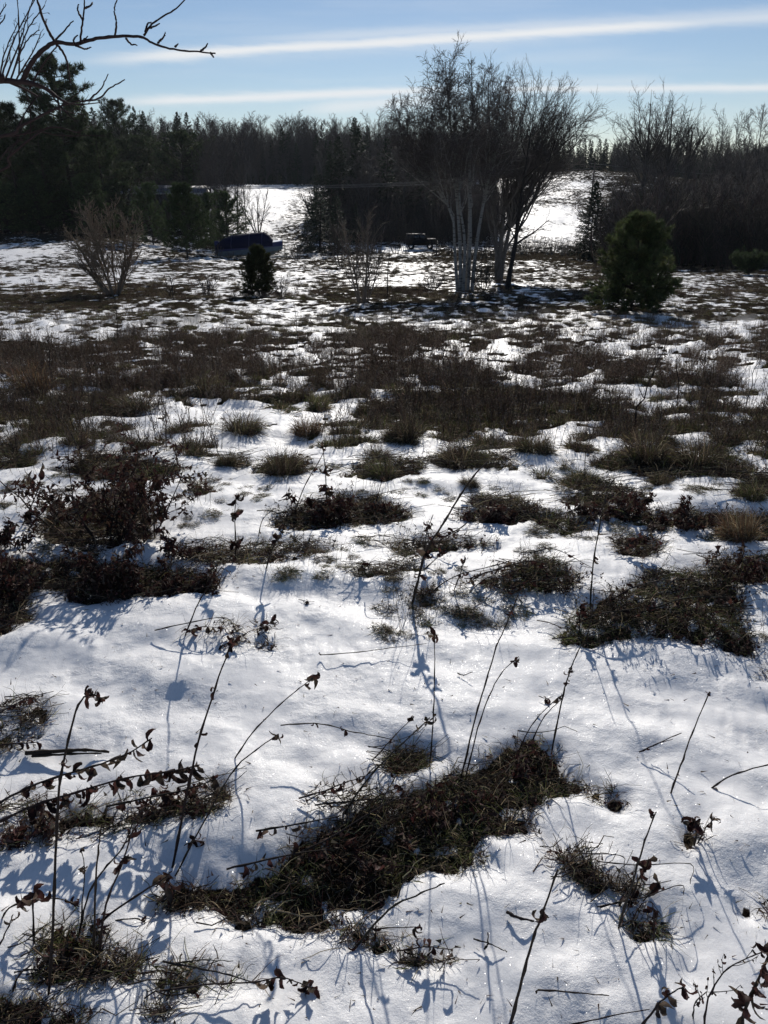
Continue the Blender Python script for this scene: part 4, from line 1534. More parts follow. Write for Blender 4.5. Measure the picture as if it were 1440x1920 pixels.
bare_shrub('bare_bush', 905, 552, 470, 2.0, 14, (0.06, 0.052, 0.042), 'tangled low bush at the right foot of the birch', radius=.016)
bare_shrub('bare_bush', 1130, 575, 520, 1.2, 9, (0.06, 0.045, 0.038), 'reddish brown low bush at the left foot of the young pine', radius=.014)
bare_shrub('bare_bush', 392, 560, 508, .8, 6, (0.05, 0.042, 0.038), 'small twiggy bush left of the small evergreen bush', radius=.012)
bare_shrub('bare_bush', 326, 562, 512, .3, 2, (0.03, 0.026, 0.024), 'two thin dark shoots between the willow and the small bush', radius=.018)
bare_shrub('bare_bush', 530, 560, 515, .9, 6, (0.05, 0.042, 0.038), 'small twiggy bush right of the small evergreen bush', radius=.012)
for k in range(15):
    bare_shrub('bare_bush', 960 + k * 9.5, 88 + rng.uniform(-5, 5), 446 + rng.uniform(-8, 10), 1.6, 9, (0.17, 0.15, 0.12), 'pale upright thicket below the open snowy hill',
               radius=.035, group='pale bushes in the thicket below the open hill', by_row=False)
for k in range(9):
    px, row, top = [(905, 440, 0), (925, 450, 0), (760, 430, 0), (700, 425, 0), (742, 440, 0), (820, 430, 0), (845, 445, 0), (885, 440, 0), (865, 425, 0)][k]
    bare_shrub('bare_bush', px, 84, row - 30, 4.0, 10, (0.05, 0.043, 0.038), 'dark tangled bush between the birch trunks and the valley floor',
               radius=.03, group='dark bushes behind the birch', by_row=False)
bare_shrub('orchard_tree', 484, 112, 346, 5.5, 4, (0.04, 0.034, 0.032), 'low spreading bare tree at the left side of the narrow snow slope', spec=sp3, radius=.14, cat='tree', by_row=False)
bare_shrub('orchard_tree', 590, 125, 345, 6.5, 5, (0.04, 0.034, 0.034), 'arching bare tree at the right side of the narrow snow slope', spec=sp3, radius=.14, cat='tree', by_row=False)
for k, (px, top) in enumerate(((408, 455), (432, 468), (455, 472), (540, 462), (556, 458))):
    bare_shrub('bare_bush', px, 76, top, 1.6, 8, (0.08, 0.068, 0.055), '%s low brushy plant from the left in front of the covered boat' % ('first', 'second', 'third', 'fourth', 'fifth')[k], radius=.02, by_row=False)
bare_shrub('bare_bush', 560, 92, 448, 2.0, 9, (0.07, 0.06, 0.05), 'small grey bush on the snow left of the broad dark spruce', radius=.03, by_row=False)

def brush_mesh(seed):
    g = Geo()
    n = 16
    P = np.array([stem_curve((rng.normal(0, .8), rng.normal(0, .5), -.05), (rng.normal(0, .3), rng.normal(0, .3), 1), rng.uniform(1.6, 3.6), 6, .08, .02) for _ in range(n)])
    R = np.tile(np.linspace(1, .3, 6) * .028, (n, 1))
    c = (0.065, 0.052, 0.045)
    g.tubes(P, R, 3, jcol(n, c, .3))
    q, r = grow(P, R, 9, .1, 1, (.3, .9), (.25, .5), .6, 4, .08, .14, rmin=.014)
    g.tubes(q, r, 3, jcol(len(q), c, .3))
    q, r = grow(q, r, 5, .1, 1, (.3, .9), (.35, .6), .6, 3, .05, .14, rmin=.011)
    g.tubes(q, r, 3, jcol(len(q), c, .3))
    return g.mesh('brush', [M_TWIG])


BRUSH = [brush_mesh(k) for k in range(3)]
wood_fill('right_undergrowth', BRUSH, 420, 1165, 1640, 60, 112, .9, 2.0, 'tangle of brushwood filling the floor of the right wood')
wood_fill('middle_undergrowth', BRUSH, 300, 640, 930, 102, 140, .9, 1.9, 'tangle of brushwood filling the dark clump behind the birch')
wood_fill('left_undergrowth', BRUSH, 260, -150, 400, 104, 150, .9, 1.8, 'tangle of brushwood under the stand at the left')

# ------------------------------------------------------------------ thin winter haze
def build_haze():
    g = Geo()
    box_geo(g, (-2100, -40, -9), (2100, 1500, 45), (1, 1, 1))
    m, t, o = new_mat('thin haze')
    pv = t.node('ShaderNodeVolumePrincipled')
    pv.inputs['Color'].default_value = (0.82, 0.9, 1.0, 1)
    pv.inputs['Density'].default_value = HAZE
    pv.inputs['Anisotropy'].default_value = 0.3
    t.l.new(pv.outputs[0], o.inputs['Volume'])
    tag(link('haze', g.mesh('haze', [m], False)), 'thin bluish winter haze over the valley', None, None, 'stuff')


build_haze()

# ================================================================== FAR THINGS
# --- covered boat on the field edge
def build_boat():
    Y = 80
    L0, L1 = base_at(413, Y), base_at(531, Y)
    z0 = min(L0.z, L1.z) + 0.05
    root = empty('motorboat', (L0.x, Y, z0))
    tag(root, 'motorboat with dark blue sides under a dark tarpaulin, parked behind the small evergreen bush', 'boat')
    L = (L1.x - L0.x)
    K = 15
    xs = np.linspace(0, 1, K)
    half = 1.15 * np.clip(1 - np.maximum(0, (xs - 0.55) / 0.47) ** 2.2, 0.03, 1)
    keel = 0.30 + 0.95 * np.maximum(0, (xs - 0.72) / 0.28) ** 2.2
    chine = 0.42 + 0.55 * xs ** 1.6
    band = 0.80 + 0.52 * xs
    sheer = 1.35 + 0.38 * xs
    xx = xs * L
    def loft(rows, name, mat, par=root, cap=True):
        g = Geo()
        V = np.array(rows)          # (R, K, 3)
        Rn = V.shape[0]
        idx = np.arange(Rn * K).reshape(Rn, K)
        q = np.stack([idx[:-1, :-1], idx[:-1, 1:], idx[1:, 1:], idx[1:, :-1]], -1).reshape(-1, 4)
        g.add(V.reshape(-1, 3), q=q)
        return link(name, g.mesh(name, [mat]), par)
    row = lambda y, z: np.stack([xx, y, z], 1)
    hb = loft([row(-half * .96, chine), row(-half * .5, keel + .12), row(half * 0, keel), row(half * .5, keel + .12), row(half * .96, chine)], 'hull_bottom', M_HULL)
    for sy in (-1, 1):
        loft([row(sy * half * .962, chine - .002), row(sy * half * .985, band)], 'hull_band', M_HULL)
        loft([row(sy * half * .986, band), row(sy * half, sheer)], 'hull_side', M_NAVY)
    # transom
    g = Geo()
    g.add([(0, -1.1, chine[0]), (0, 1.1, chine[0]), (0, 1.15, sheer[0]), (0, -1.15, sheer[0]), (0, 0, keel[0])], q=[(0, 1, 2, 3)], t=[(4, 1, 0)])
    link('transom', g.mesh('transom', [M_NAVY]), root)
    g = Geo()
    box_geo(g, (-.42, -.22, .55), (-.02, .22, 1.75), (.1, .1, .1))
    link('outboard_motor', g.mesh('outboard_motor', [M_NAVY]), root)
    # tarpaulin tent over the cockpit
    g = Geo()
    st = [(-.03, .02), (.06, .55), (.2, .86), (.5, .93), (.72, .98), (.80, .62), (.86, .05)]
    V = []
    for s_, hh_ in st:
        hw = float(np.interp(s_, xs, half)) * 1.03
        sh = float(np.interp(s_, xs, sheer)) + .02
        V += [(s_ * L, -hw, sh - .35), (s_ * L, -hw, sh), (s_ * L, -hw * .55, sh + hh_ * .82), (s_ * L, 0, sh + hh_), (s_ * L, hw * .55, sh + hh_ * .82), (s_ * L, hw, sh), (s_ * L, hw, sh - .35)]
    idx = np.arange(len(st) * 7).reshape(-1, 7)
    q = np.stack([idx[:-1, :-1], idx[1:, :-1], idx[1:, 1:], idx[:-1, 1:]], -1).reshape(-1, 4)
    g.add(V, q=q)
    tp_ = link('tarpaulin', g.mesh('tarpaulin', [M_TARP], False), root)
    for s_, hh_ in ((.22, .87), (.5, .93), (.7, .975)):
        hw = float(np.interp(s_, xs, half)) * 1.035
        sh = float(np.interp(s_, xs, sheer)) + .02
        g = Geo()
        g.tubes(np.array([[(s_ * L, -hw - .01, sh - .33), (s_ * L, -hw - .01, sh), (s_ * L, -hw * .55, sh + hh_ * .83 + .02), (s_ * L, 0, sh + hh_ + .02), (s_ * L, hw * .55, sh + hh_ * .83 + .02), (s_ * L, hw + .01, sh)]]), np.full((1, 6), .022), 4)
        link('strap', g.mesh('strap', [M_NAVY]), tp_)
    # foredeck with settled snow
    g = Geo()
    sel = xs > 0.84
    V = np.concatenate([np.stack([xx[sel], -half[sel] * .93, sheer[sel] + .0], 1), np.stack([xx[sel], half[sel] * 0, sheer[sel] + .14], 1), np.stack([xx[sel], half[sel] * .93, sheer[sel] + .0], 1)])
    n = int(sel.sum())
    idx = np.arange(3 * n).reshape(3, n)
    q = np.stack([idx[:-1, :-1], idx[:-1, 1:], idx[1:, 1:], idx[1:, :-1]], -1).reshape(-1, 4)
    g.add(V, q=q)
    link('snowy_foredeck', g.mesh('snowy_foredeck', [M_SNOWCAP]), root)
    # trailer
    g = Geo()
    for yy in (-.8, .8):
        box_geo(g, (.5, yy - .05, .22), (L * .9, yy + .05, .32), (.1, .1, .1))
    box_geo(g, (L * .9, -.05, .24), (L * 1.12, .05, .32), (.1, .1, .1))
    tr_ = link('trailer', g.mesh('trailer', [M_STEEL]), root)
    for yy in (-.98, .98):
        g = Geo()
        g.tubes(np.array([[[L * .35, yy - .1, .3], [L * .35, yy + .1, .3]]]), np.array([[.32, .32]]), 20)
        link('wheel', g.mesh('wheel', [M_BLACK]), tr_)


build_boat()


# --- dark off-road car
def build_car():
    Y = 92
    a, b = base_at(759, Y), base_at(820, Y)
    root = empty('offroad_car', (a.x, Y, a.z + .05))
    tag(root, 'dark boxy off-road car parked on the field edge left of the birch', 'car')
    L = b.x - a.x
    s_ = L / 4.2

    def shell(prof_, half_, name, mat, par=root, bulge=.04):
        g = Geo()
        n = len(prof_)
        p = np.array(prof_) * s_
        V = []
        for yy, k in ((-half_ * s_, .985), (-(half_ - bulge) * s_, 1.0), ((half_ - bulge) * s_, 1.0), (half_ * s_, .985)):
            c = p.mean(0)
            for x_, z_ in p:
                V.append((c[0] + (x_ - c[0]) * k, yy, c[1] + (z_ - c[1]) * k))
        q = []
        for r_ in range(3):
            for i in range(n):
                j = (i + 1) % n
                q.append((r_ * n + i, r_ * n + j, (r_ + 1) * n + j, (r_ + 1) * n + i))
        t_ = []
        for i in range(1, n - 1):
            t_.append((0, i, i + 1))
            t_.append((3 * n, 3 * n + i + 1, 3 * n + i))
        g.add(V, q=q, t=t_)
        return link(name, g.mesh(name, [mat], False), par)
    body = shell([(.12, .55), (.42, .55), (.50, .85), (.62, .98), (1.0, .98), (1.14, .85), (1.22, .5), (2.75, .5), (2.84, .85), (2.98, .98), (3.4, .98), (3.55, .85), (3.62, .62), (4.1, .62), (4.14, 1.12), (3.98, 1.2), (2.85, 1.26), (.1, 1.24)], .82, 'body', M_CARBODY)
    shell([(.14, 1.25), (2.9, 1.25), (2.55, 1.80), (.2, 1.82)], .78, 'cabin', M_CARBODY)
    shell([(.12, 1.825), (2.6, 1.805), (2.56, 1.86), (1.4, 1.91), (.2, 1.88)], .79, 'roof', M_CARBODY)
    for x0, x1, x2, x3 in ((.28, .98, .98, .32), (1.08, 1.78, 1.78, 1.08), (1.88, 2.72, 2.45, 1.88)):
        for sy in (-1, 1):
            g = Geo()
            y_ = sy * .79 * s_
            g.add([(x0 * s_, y_, 1.32 * s_), (x1 * s_, y_, 1.32 * s_), (x2 * s_, y_, 1.74 * s_), (x3 * s_, y_, 1.74 * s_),
                   (x0 * s_, y_ - sy * .03, 1.32 * s_), (x1 * s_, y_ - sy * .03, 1.32 * s_), (x2 * s_, y_ - sy * .03, 1.74 * s_), (x3 * s_, y_ - sy * .03, 1.74 * s_)],
                  q=[(0, 1, 2, 3), (7, 6, 5, 4), (0, 4, 5, 1), (1, 5, 6, 2), (2, 6, 7, 3), (3, 7, 4, 0)])
            link('window', g.mesh('window', [M_GLASS], False), root)
    for x_ in (.81, 3.2):
        for sy in (-1, 1):
            g = Geo()
            y_ = sy * .68 * s_
            g.tubes(np.array([[[x_ * s_, y_ - .13, .40 * s_], [x_ * s_, y_ - .12, .40 * s_], [x_ * s_, y_ + .12, .40 * s_], [x_ * s_, y_ + .13, .40 * s_]]]), np.array([[.22, .40, .40, .22]]) * s_, 20)
            wh = link('wheel', g.mesh('wheel', [M_BLACK], False), root)
            g = Geo()
            g.tubes(np.array([[[x_ * s_, y_ - .135, .40 * s_], [x_ * s_, y_ + .135, .40 * s_]]]), np.array([[.2, .2]]) * s_, 14)
            link('rim', g.mesh('rim', [M_STEEL], False), wh)
    g = Geo()
    g.tubes(np.array([[[-.14 * s_, -.02, .95 * s_], [.06 * s_, -.02, .95 * s_]]]), np.array([[.33, .33]]) * s_, 18)
    link('spare_wheel', g.mesh('spare_wheel', [M_BLACK], False), root)
    g = Geo()
    box_geo(g, (4.12 * s_, -.8 * s_, .55 * s_), (4.26 * s_, .8 * s_, .72 * s_), (.1, .1, .1))
    link('bumper', g.mesh('bumper', [M_BLACK], False), root)
    for sy in (-1, 1):
        g = Geo()
        g.tubes(np.array([[[4.10 * s_, sy * .58 * s_, .95 * s_], [4.17 * s_, sy * .58 * s_, .95 * s_]]]), np.array([[.11, .11]]) * s_, 12)
        link('headlight', g.mesh('headlight', [M_STEEL], False), root)
    g = Geo()
    box_geo(g, (2.86 * s_, -.7 * s_, 1.265 * s_), (3.95 * s_, .7 * s_, 1.285 * s_), (.1, .1, .1))
    link('hood_panel', g.mesh('hood_panel', [M_CARBODY], False), root)


build_car()


# --- long low shed on the left
def build_shed():
    Y = 108
    a, b = base_at(236, Y), base_at(380, Y)
    z0 = min(a.z, b.z)
    v = ray_uv(0, 348)[1]
    ridge = EYE + v * (Y + 4) - z0
    root = empty('long_shed', (a.x, Y, z0))
    tag(root, 'long low grey shed with pale snowy roof behind the evergreens at the left', 'shed')
    L, D = b.x - a.x, 8.0
    eave = ridge - 0.9
    pitch = 0.45
    # boards of the front wall
    me = None
    n = 18
    wboard = L / n
    g = Geo()
    box_geo(g, (0, 0, 0), (wboard - .03, .05, eave - .02), (.1, .1, .1))
    me = g.mesh('plank', [M_SIDING], False)
    for k in range(n):
        link('plank', me, root, (k * wboard, 0, 0))
    g = Geo()
    box_geo(g, (0, .06, 0), (L, D, eave), (.1, .1, .1))
    link('wall', g.mesh('wall', [M_SIDING], False), root)
    g = Geo()
    V = [(-.4, -.4, eave), (L + .4, -.4, eave), (L + .4, D / 2, ridge), (-.4, D / 2, ridge), (L + .4, D + .4, eave), (-.4, D + .4, eave),
         (-.4, -.4, eave - .12), (L + .4, -.4, eave - .12), (L + .4, D + .4, eave - .12), (-.4, D + .4, eave - .12)]
    g.add(V, q=[(0, 1, 2, 3), (3, 2, 4, 5), (6, 7, 1, 0), (9, 5, 4, 8), (6, 9, 8, 7)], t=[(0, 3, 5), (1, 4, 2)])
    g.add([(-.4, -.4, eave), (-.4, D + .4, eave), (-.4, D + .4, eave - .12), (-.4, -.4, eave - .12), (L + .4, -.4, eave), (L + .4, D + .4, eave), (L + .4, D + .4, eave - .12), (L + .4, -.4, eave - .12)], q=[(0, 1, 2, 3), (7, 6, 5, 4)])
    link('roof', g.mesh('roof', [M_SIDING], False), root)
    g = Geo()
    box_geo(g, (-.42, -.46, eave - .16), (L + .42, -.405, eave + .02), (.1, .1, .1))
    link('fascia', g.mesh('fascia', [M_TRIM], False), root)
    g = Geo()
    box_geo(g, (L - .12, -.03, 0), (L + .03, -.003, eave - .17), (.1, .1, .1))
    link('corner_trim', g.mesh('corner_trim', [M_TRIM], False), root)


build_shed()


# --- utility pole and overhead cables
def build_lines():
    pl = base_at(1105, 128)
    hh_ = h_to_row(pl, 304)
    root = empty('utility_pole', pl)
    tag(root, 'wooden utility pole on the open hill right of the round bare tree', 'utility pole')
    g = Geo()
    g.tubes(np.array([[[0, 0, -.3], [0, 0, hh_]]]), np.array([[.16, .11]]), 8)
    link('pole_shaft', g.mesh('pole_shaft', [M_POLE]), root)
    g = Geo()
    box_geo(g, (-.9, -.06, hh_ - .7), (.9, .06, hh_ - .55), (.1, .1, .1))
    link('crossarm', g.mesh('crossarm', [M_POLE], False), root)

    def cable(pxa, ra, pxb, rb, Y, sag, lab, rad=.035):
        ua, va = ray_uv(pxa, ra)
        ub, vb = ray_uv(pxb, rb)
        A = np.array([ua * Y, Y, EYE + va * Y])
        Bq = np.array([ub * Y, Y, EYE + vb * Y])
        t = np.linspace(0, 1, 24)[:, None]
        P = A * (1 - t) + Bq * t
        P[:, 2] -= sag * 4 * t[:, 0] * (1 - t[:, 0])
        o = P[0].copy()
        g = Geo()
        g.tubes((P - o)[None], np.full((1, 24), rad), 4)
        tag(link('power_cable', g.mesh('power_cable', [M_CABLE]), None, o), lab, 'cable')
    cable(-60, 328, 1105, 316, 100, 1.6, 'highest overhead cable crossing the valley at the left', .022)
    cable(-60, 337, 1105, 326, 100, 1.3, 'lowest overhead cable crossing the valley at the left', .026)
    cable(-60, 333, 1105, 321, 103, 1.45, 'middle overhead cable crossing the valley at the left', .020)
    cable(1105, 306, 1560, 330, 128, .6, 'overhead cable running right from the utility pole', .022)


build_lines()


def stand_post(px, Y, row, lab):
    pl = base_at(px, Y)
    h = h_to_row(pl, row)
    g = Geo()
    g.tubes(np.array([[[0, 0, -.3], [0, 0, h]]]), np.array([[.15, .12]]), 8)
    tag(link('roadside_post', g.mesh('roadside_post', [M_POLE]), None, pl), lab, 'post')


stand_post(-64, 100, 318, 'weathered post carrying the cables beyond the left edge')

# ================================================================== MEADOW PLANTS
DARKSTEM = (0.040, 0.030, 0.025)
OLIVE = np.array((0.095, 0.102, 0.038))
BROWN = np.array((0.095, 0.070, 0.050))
STRAW = np.array((0.32, 0.26, 0.16))
MAROON = np.array((0.050, 0.022, 0.018))


def mixcol(n, cols, w, var=0.25):
    cols = np.asarray(cols)
    k = rng.choice(len(cols), n, p=np.asarray(w) / np.sum(w))
    return np.clip(cols[k] * np.exp(rng.normal(0, var, (n, 1))) * (1 + rng.normal(0, .06, (n, 3))), .003, .8)


def blades(n, w, h, spread, lenr, width, K=5, droop=0.35, base_r=None, col=None, fall=None):
    """arching grass blades from a small footprint; returns points (n,K,3)"""
    br = w * 0.28 if base_r is None else base_r
    a = rng.uniform(0, 2 * np.pi, n)
    r = br * np.sqrt(rng.uniform(0, 1, n))
    p = np.stack([r * np.cos(a), r * np.sin(a) * .8, np.full(n, -0.01)], 1)
    az = a + rng.normal(0, 0.7, n)
    tilt = rng.uniform(0.05, spread, n)
    d = np.stack([np.cos(az) * np.sin(tilt), np.sin(az) * np.sin(tilt), np.cos(tilt)], 1)
    if fall is not None:
        d = d + np.asarray(fall)
    L = h * rng.uniform(lenr[0], lenr[1], n)
    out_ = [p]
    for k in range(K - 1):
        d = d + rng.normal(0, .10, d.shape)
        d[:, 2] -= droop * (k + .5) / K * rng.uniform(.5, 1.5, n)
        d /= np.linalg.norm(d, axis=1, keepdims=True)
        p = p + d * (L / (K - 1))[:, None]
        p[:, 2] = np.maximum(p[:, 2], 0.004)
        out_.append(p)
    return np.stack(out_, 1)


def tussock_mesh(w, h, n, cols, wts, width=.0045, spread=1.1, droop=.55, fall=None, name='grass_tussock'):
    g = Geo()
    P = blades(n, w, h, spread, (.4, 1.15), width, 5, droop, base_r=w * .42, fall=fall)
    g.ribbons(P, width * np.array([1, 1, .9, .7, .25])[None] * rng.uniform(.6, 1.4, (n, 1)), mixcol(n, cols, wts))
    return g.mesh(name, [M_GRASS])


def weed_mesh(w, h, n, name='weed_clump', side=7, col=BROWN, seed_heads=True):
    """upright dead forb stems with short side twigs and shrivelled leaves"""
    g = Geo()
    p0 = np.stack([rng.normal(0, w * .3, n), rng.normal(0, w * .25, n), np.full(n, -.02)], 1)
    d = np.stack([rng.normal(0, .22, n), rng.normal(0, .22, n), np.ones(n)], 1)
    L = h * rng.uniform(.5, 1.15, n)
    K = 5
    pts = [p0]
    p = p0
    for k in range(K - 1):
        d = d + rng.normal(0, .09, d.shape)
        d /= np.linalg.norm(d, axis=1, keepdims=True)
        p = p + d * (L / (K - 1))[:, None]
        pts.append(p)
    P = np.stack(pts, 1)
    R = np.tile(np.array([.0032, .0028, .0024, .002, .0012]) * (h / .4) ** .5, (n, 1))
    g.tubes(P, R, 3, mixcol(n, [col, col * .5, col * 1.8], [.6, .3, .1]))
    Q, RR = grow(P, R, side, .3, 1.0, (.4, 1.1), (.12, .3), .6, 3, .08, .15, .5, .4, rmin=.0014)
    g.tubes(Q, RR, 3, mixcol(len(Q), [col, col * .6], [.6, .4]))
    # shrivelled leaves and seed tufts
    m = 4
    S = np.concatenate([Q[:, k] for k in (1, 2)])
    S = np.repeat(S, m // 2, 0) + rng.normal(0, .006, (len(S) * (m // 2), 3))
    D = rng.normal(0, 1, S.shape)
    D[:, 2] -= .5
    g.spikes(S, D, rng.uniform(.012, .035, len(S)) * (h / .4) ** .5, rng.uniform(.004, .010, len(S)), mixcol(len(S), [col, MAROON, col * 1.6], [.5, .3, .2]))
    return g.mesh(name, [M_WEED])


def mat_mesh(w, h, n, cols, wts, name='grass_mat'):
    g = Geo()
    a = rng.uniform(0, 6.28, n)
    r = w * .5 * np.sqrt(rng.uniform(0, 1, n))
    p = np.stack([r * np.cos(a), r * np.sin(a), rng.uniform(0, h * .7, n) * (1 - (r / (w * .5)) ** 2)], 1)
    az = rng.uniform(0, 6.28, n)
    d = np.stack([np.cos(az), np.sin(az), rng.uniform(-.1, .6, n)], 1)
    pts = [p]
    L = w * rng.uniform(.2, .5, n)
    for k in range(3):
        d = d + rng.normal(0, .25, d.shape)
        d[:, 2] -= .25
        d /= np.linalg.norm(d, axis=1, keepdims=True)
        p = p + d * (L / 3)[:, None]
        p[:, 2] = np.maximum(p[:, 2], .003)
        pts.append(p)
    g.ribbons(np.stack(pts, 1), np.tile(np.array([1, 1, .8, .3]) * .006, (n, 1)), mixcol(n, cols, wts))
    return g.mesh(name, [M_GRASS])


def sample_cover(n, r0, r1, thr=0.5, bias=None):
    """points on the bare ground between two photo rows"""
    px = rng.uniform(-140, 1580, n)
    py = rng.uniform(r0, r1, n)
    # invert the middle line of the ground for depth
    us = np.array([at_row(r) for r in np.linspace(r0, r1, 80)])
    Y = np.interp(py, np.linspace(r0, r1, 80), us)
    z = z_macro(np.zeros(n), Y)
    X = (px - 720) / F * (Y * CP - (z - EYE) * SP)
    m = far_mask(X, Y)
    k = m > thr
    if bias is not None:
        k &= bias(px, py)
    return X[k], Y[k], px[k], py[k]


def at_row(r):
    return G(720, r)[1]


cg = [OLIVE, BROWN, STRAW, MAROON]
T_PRO = [tussock_mesh(.30, .20, 260, cg, w_, .0065) for w_ in ([.4, .35, .2, .05], [.2, .5, .25, .05], [.15, .6, .1, .15], [.5, .3, .2, 0])]
W_PRO = [weed_mesh(.30, .34, 15, side=7, col=c_) for c_ in (BROWN * 1.9, BROWN * 1.2, np.array((.24, .20, .16)), np.array((.16, .115, .08)), BROWN * 1.6)]
L_PRO = [mat_mesh(.34, .07, 170, cg, w_) for w_ in ([.4, .4, .15, .05], [.2, .6, .1, .1], [.5, .3, .2, 0])]

# near part of the weedy belt
X, Y, px, py = sample_cover(9000, 690, 905)
scatter('matted_grass', X, Y, L_PRO, rng.uniform(.3, .8, len(X)), 'matted olive and brown dead grass on the bare patches of the meadow')
X, Y, px, py = sample_cover(4200, 690, 905)
scatter('tussock_grass', X, Y, T_PRO, rng.uniform(.22, .6, len(X)), 'low tufts of dead grass across the middle of the meadow')
X, Y, px, py = sample_cover(3200, 640, 900)
sc_ = rng.uniform(.2, .6, len(X)) * np.interp(py, [640, 760, 900], [1.15, 1.0, .8])
scatter('weeds', X, Y, W_PRO, sc_, 'withered brown weeds standing across the middle of the meadow')
WIRY = [weed_mesh(.5, .55, 6, side=4, col=c_) for c_ in (BROWN * .8, np.array((.12, .10, .085)), BROWN)]
X, Y, px, py = sample_cover(2000, 590, 870, .35)
scatter('wiry_weeds', X, Y, WIRY, rng.uniform(.3, .85, len(X)), 'thin wiry upright weeds scattered over the middle of the meadow')
X, Y, px, py = sample_cover(1700, 618, 730, .5)
scatter('tall_weeds', X, Y, W_PRO, rng.uniform(.35, .85, len(X)), 'belt of taller withered weeds behind the clear snow')
X, Y, px, py = sample_cover(5200, 548, 640, .5)
scatter('far_grass', X, Y, T_PRO + L_PRO + W_PRO[:3], rng.uniform(.2, .65, len(X)), 'short dead grass and weeds in the far part of the meadow')
X, Y, px, py = sample_cover(5200, 462, 560, .5)
scatter('valley_weeds', X, Y, [W_PRO[1], W_PRO[3], T_PRO[1], L_PRO[1]], rng.uniform(.4, 1.0, len(X)), 'low weeds poking through thin snow on the valley floor')
X, Y, px, py = sample_cover(1500, 330, 462, .5)
scatter('hill_scrub', X, Y, [W_PRO[1], W_PRO[3], W_PRO[2]], rng.uniform(1.2, 2.8, len(X)), 'brown scrub on the far snowy hillside')

n = 1500
px = rng.uniform(-60, 1500, n)
py = 868 + 330 * rng.uniform(0, 1, n) ** 1.5
P_ = np.array([G(a, b)[:] for a, b in zip(px, py)])
cl = fbm(P_[:, 0] / .6, P_[:, 1] / .45, 81, 2)
k = cl > .02 + .22 * (px < 560) * (py > 1010) + .12 * (py > 1080) + .25 * (px < 700) * (py > 1080)
P_ = P_[k]
scatter('grass_scraps', P_[:, 0], P_[:, 1], L_PRO + WIRY[:1] + L_PRO, rng.uniform(.10, .34, len(P_)), 'small scraps of flattened dead grass strewn over the snow', -.004)

LEAFY = []
for c_ in (MAROON * 1.3, BROWN * .8, MAROON * .9):
    g = Geo()
    m_ = 9
    P_ = np.array([stem_curve((rng.normal(0, .05), rng.normal(0, .04), -.01), (rng.normal(0, 1.0), rng.normal(0, .7), rng.uniform(.25, 1.2)), rng.uniform(.12, .32), 6, .18, -.06) for _ in range(m_)])
    P_[:, :, 2] = np.maximum(P_[:, :, 2], .004)
    g.tubes(P_, np.tile(np.linspace(1, .4, 6) * .0022, (m_, 1)), 4, jcol(m_, DARKSTEM, .3))
    Q_, R_ = grow(P_, np.tile(np.linspace(1, .4, 6) * .0022, (m_, 1)), 4, .2, 1, (.5, 1.2), (.2, .45), .6, 4, .02, .2, .5, .3, rmin=.0009)
    g.tubes(Q_, R_, 3, jcol(len(Q_), DARKSTEM, .3))
    for _r in range(5):
        S_ = Q_[:, rng.integers(1, 4)] + rng.normal(0, .004, (len(Q_), 3))
        D_ = rng.normal(0, 1, S_.shape)
        D_[:, 2] -= .6
        D_ /= np.linalg.norm(D_, axis=1, keepdims=True)
        E_ = D_ + rng.normal(0, .5, D_.shape)
        L_ = rng.uniform(.014, .032, (len(S_), 1))
        g.ribbons(np.stack([S_, S_ + D_ * L_ * .5, S_ + D_ * L_ * .5 + E_ * L_ * .4], 1), np.array([.3, 1, .25])[None] * L_ * .42, mixcol(len(S_), [c_, c_ * .6, BROWN], [.5, .3, .2]))
    LEAFY.append(g.mesh('leafy_weed', [M_WEED]))
n = 5200
px = rng.uniform(-80, 1520, n)
py = rng.uniform(855, 1240, n)
P_ = np.array([G(a, b)[:2] for a, b in zip(px[:1700], py[:1700])])
_, _, vg = near_mask(P_[:, 0].copy(), P_[:, 1].copy(), True)
k = (vg > .25) & (rng.uniform(0, 1, len(vg)) < .42)
scatter('leafy_weeds', P_[k, 0], P_[k, 1], LEAFY, rng.uniform(.22, .62, int(k.sum())), 'low tangled weeds with shrivelled dark leaves on the bare patches of the slope', .004)

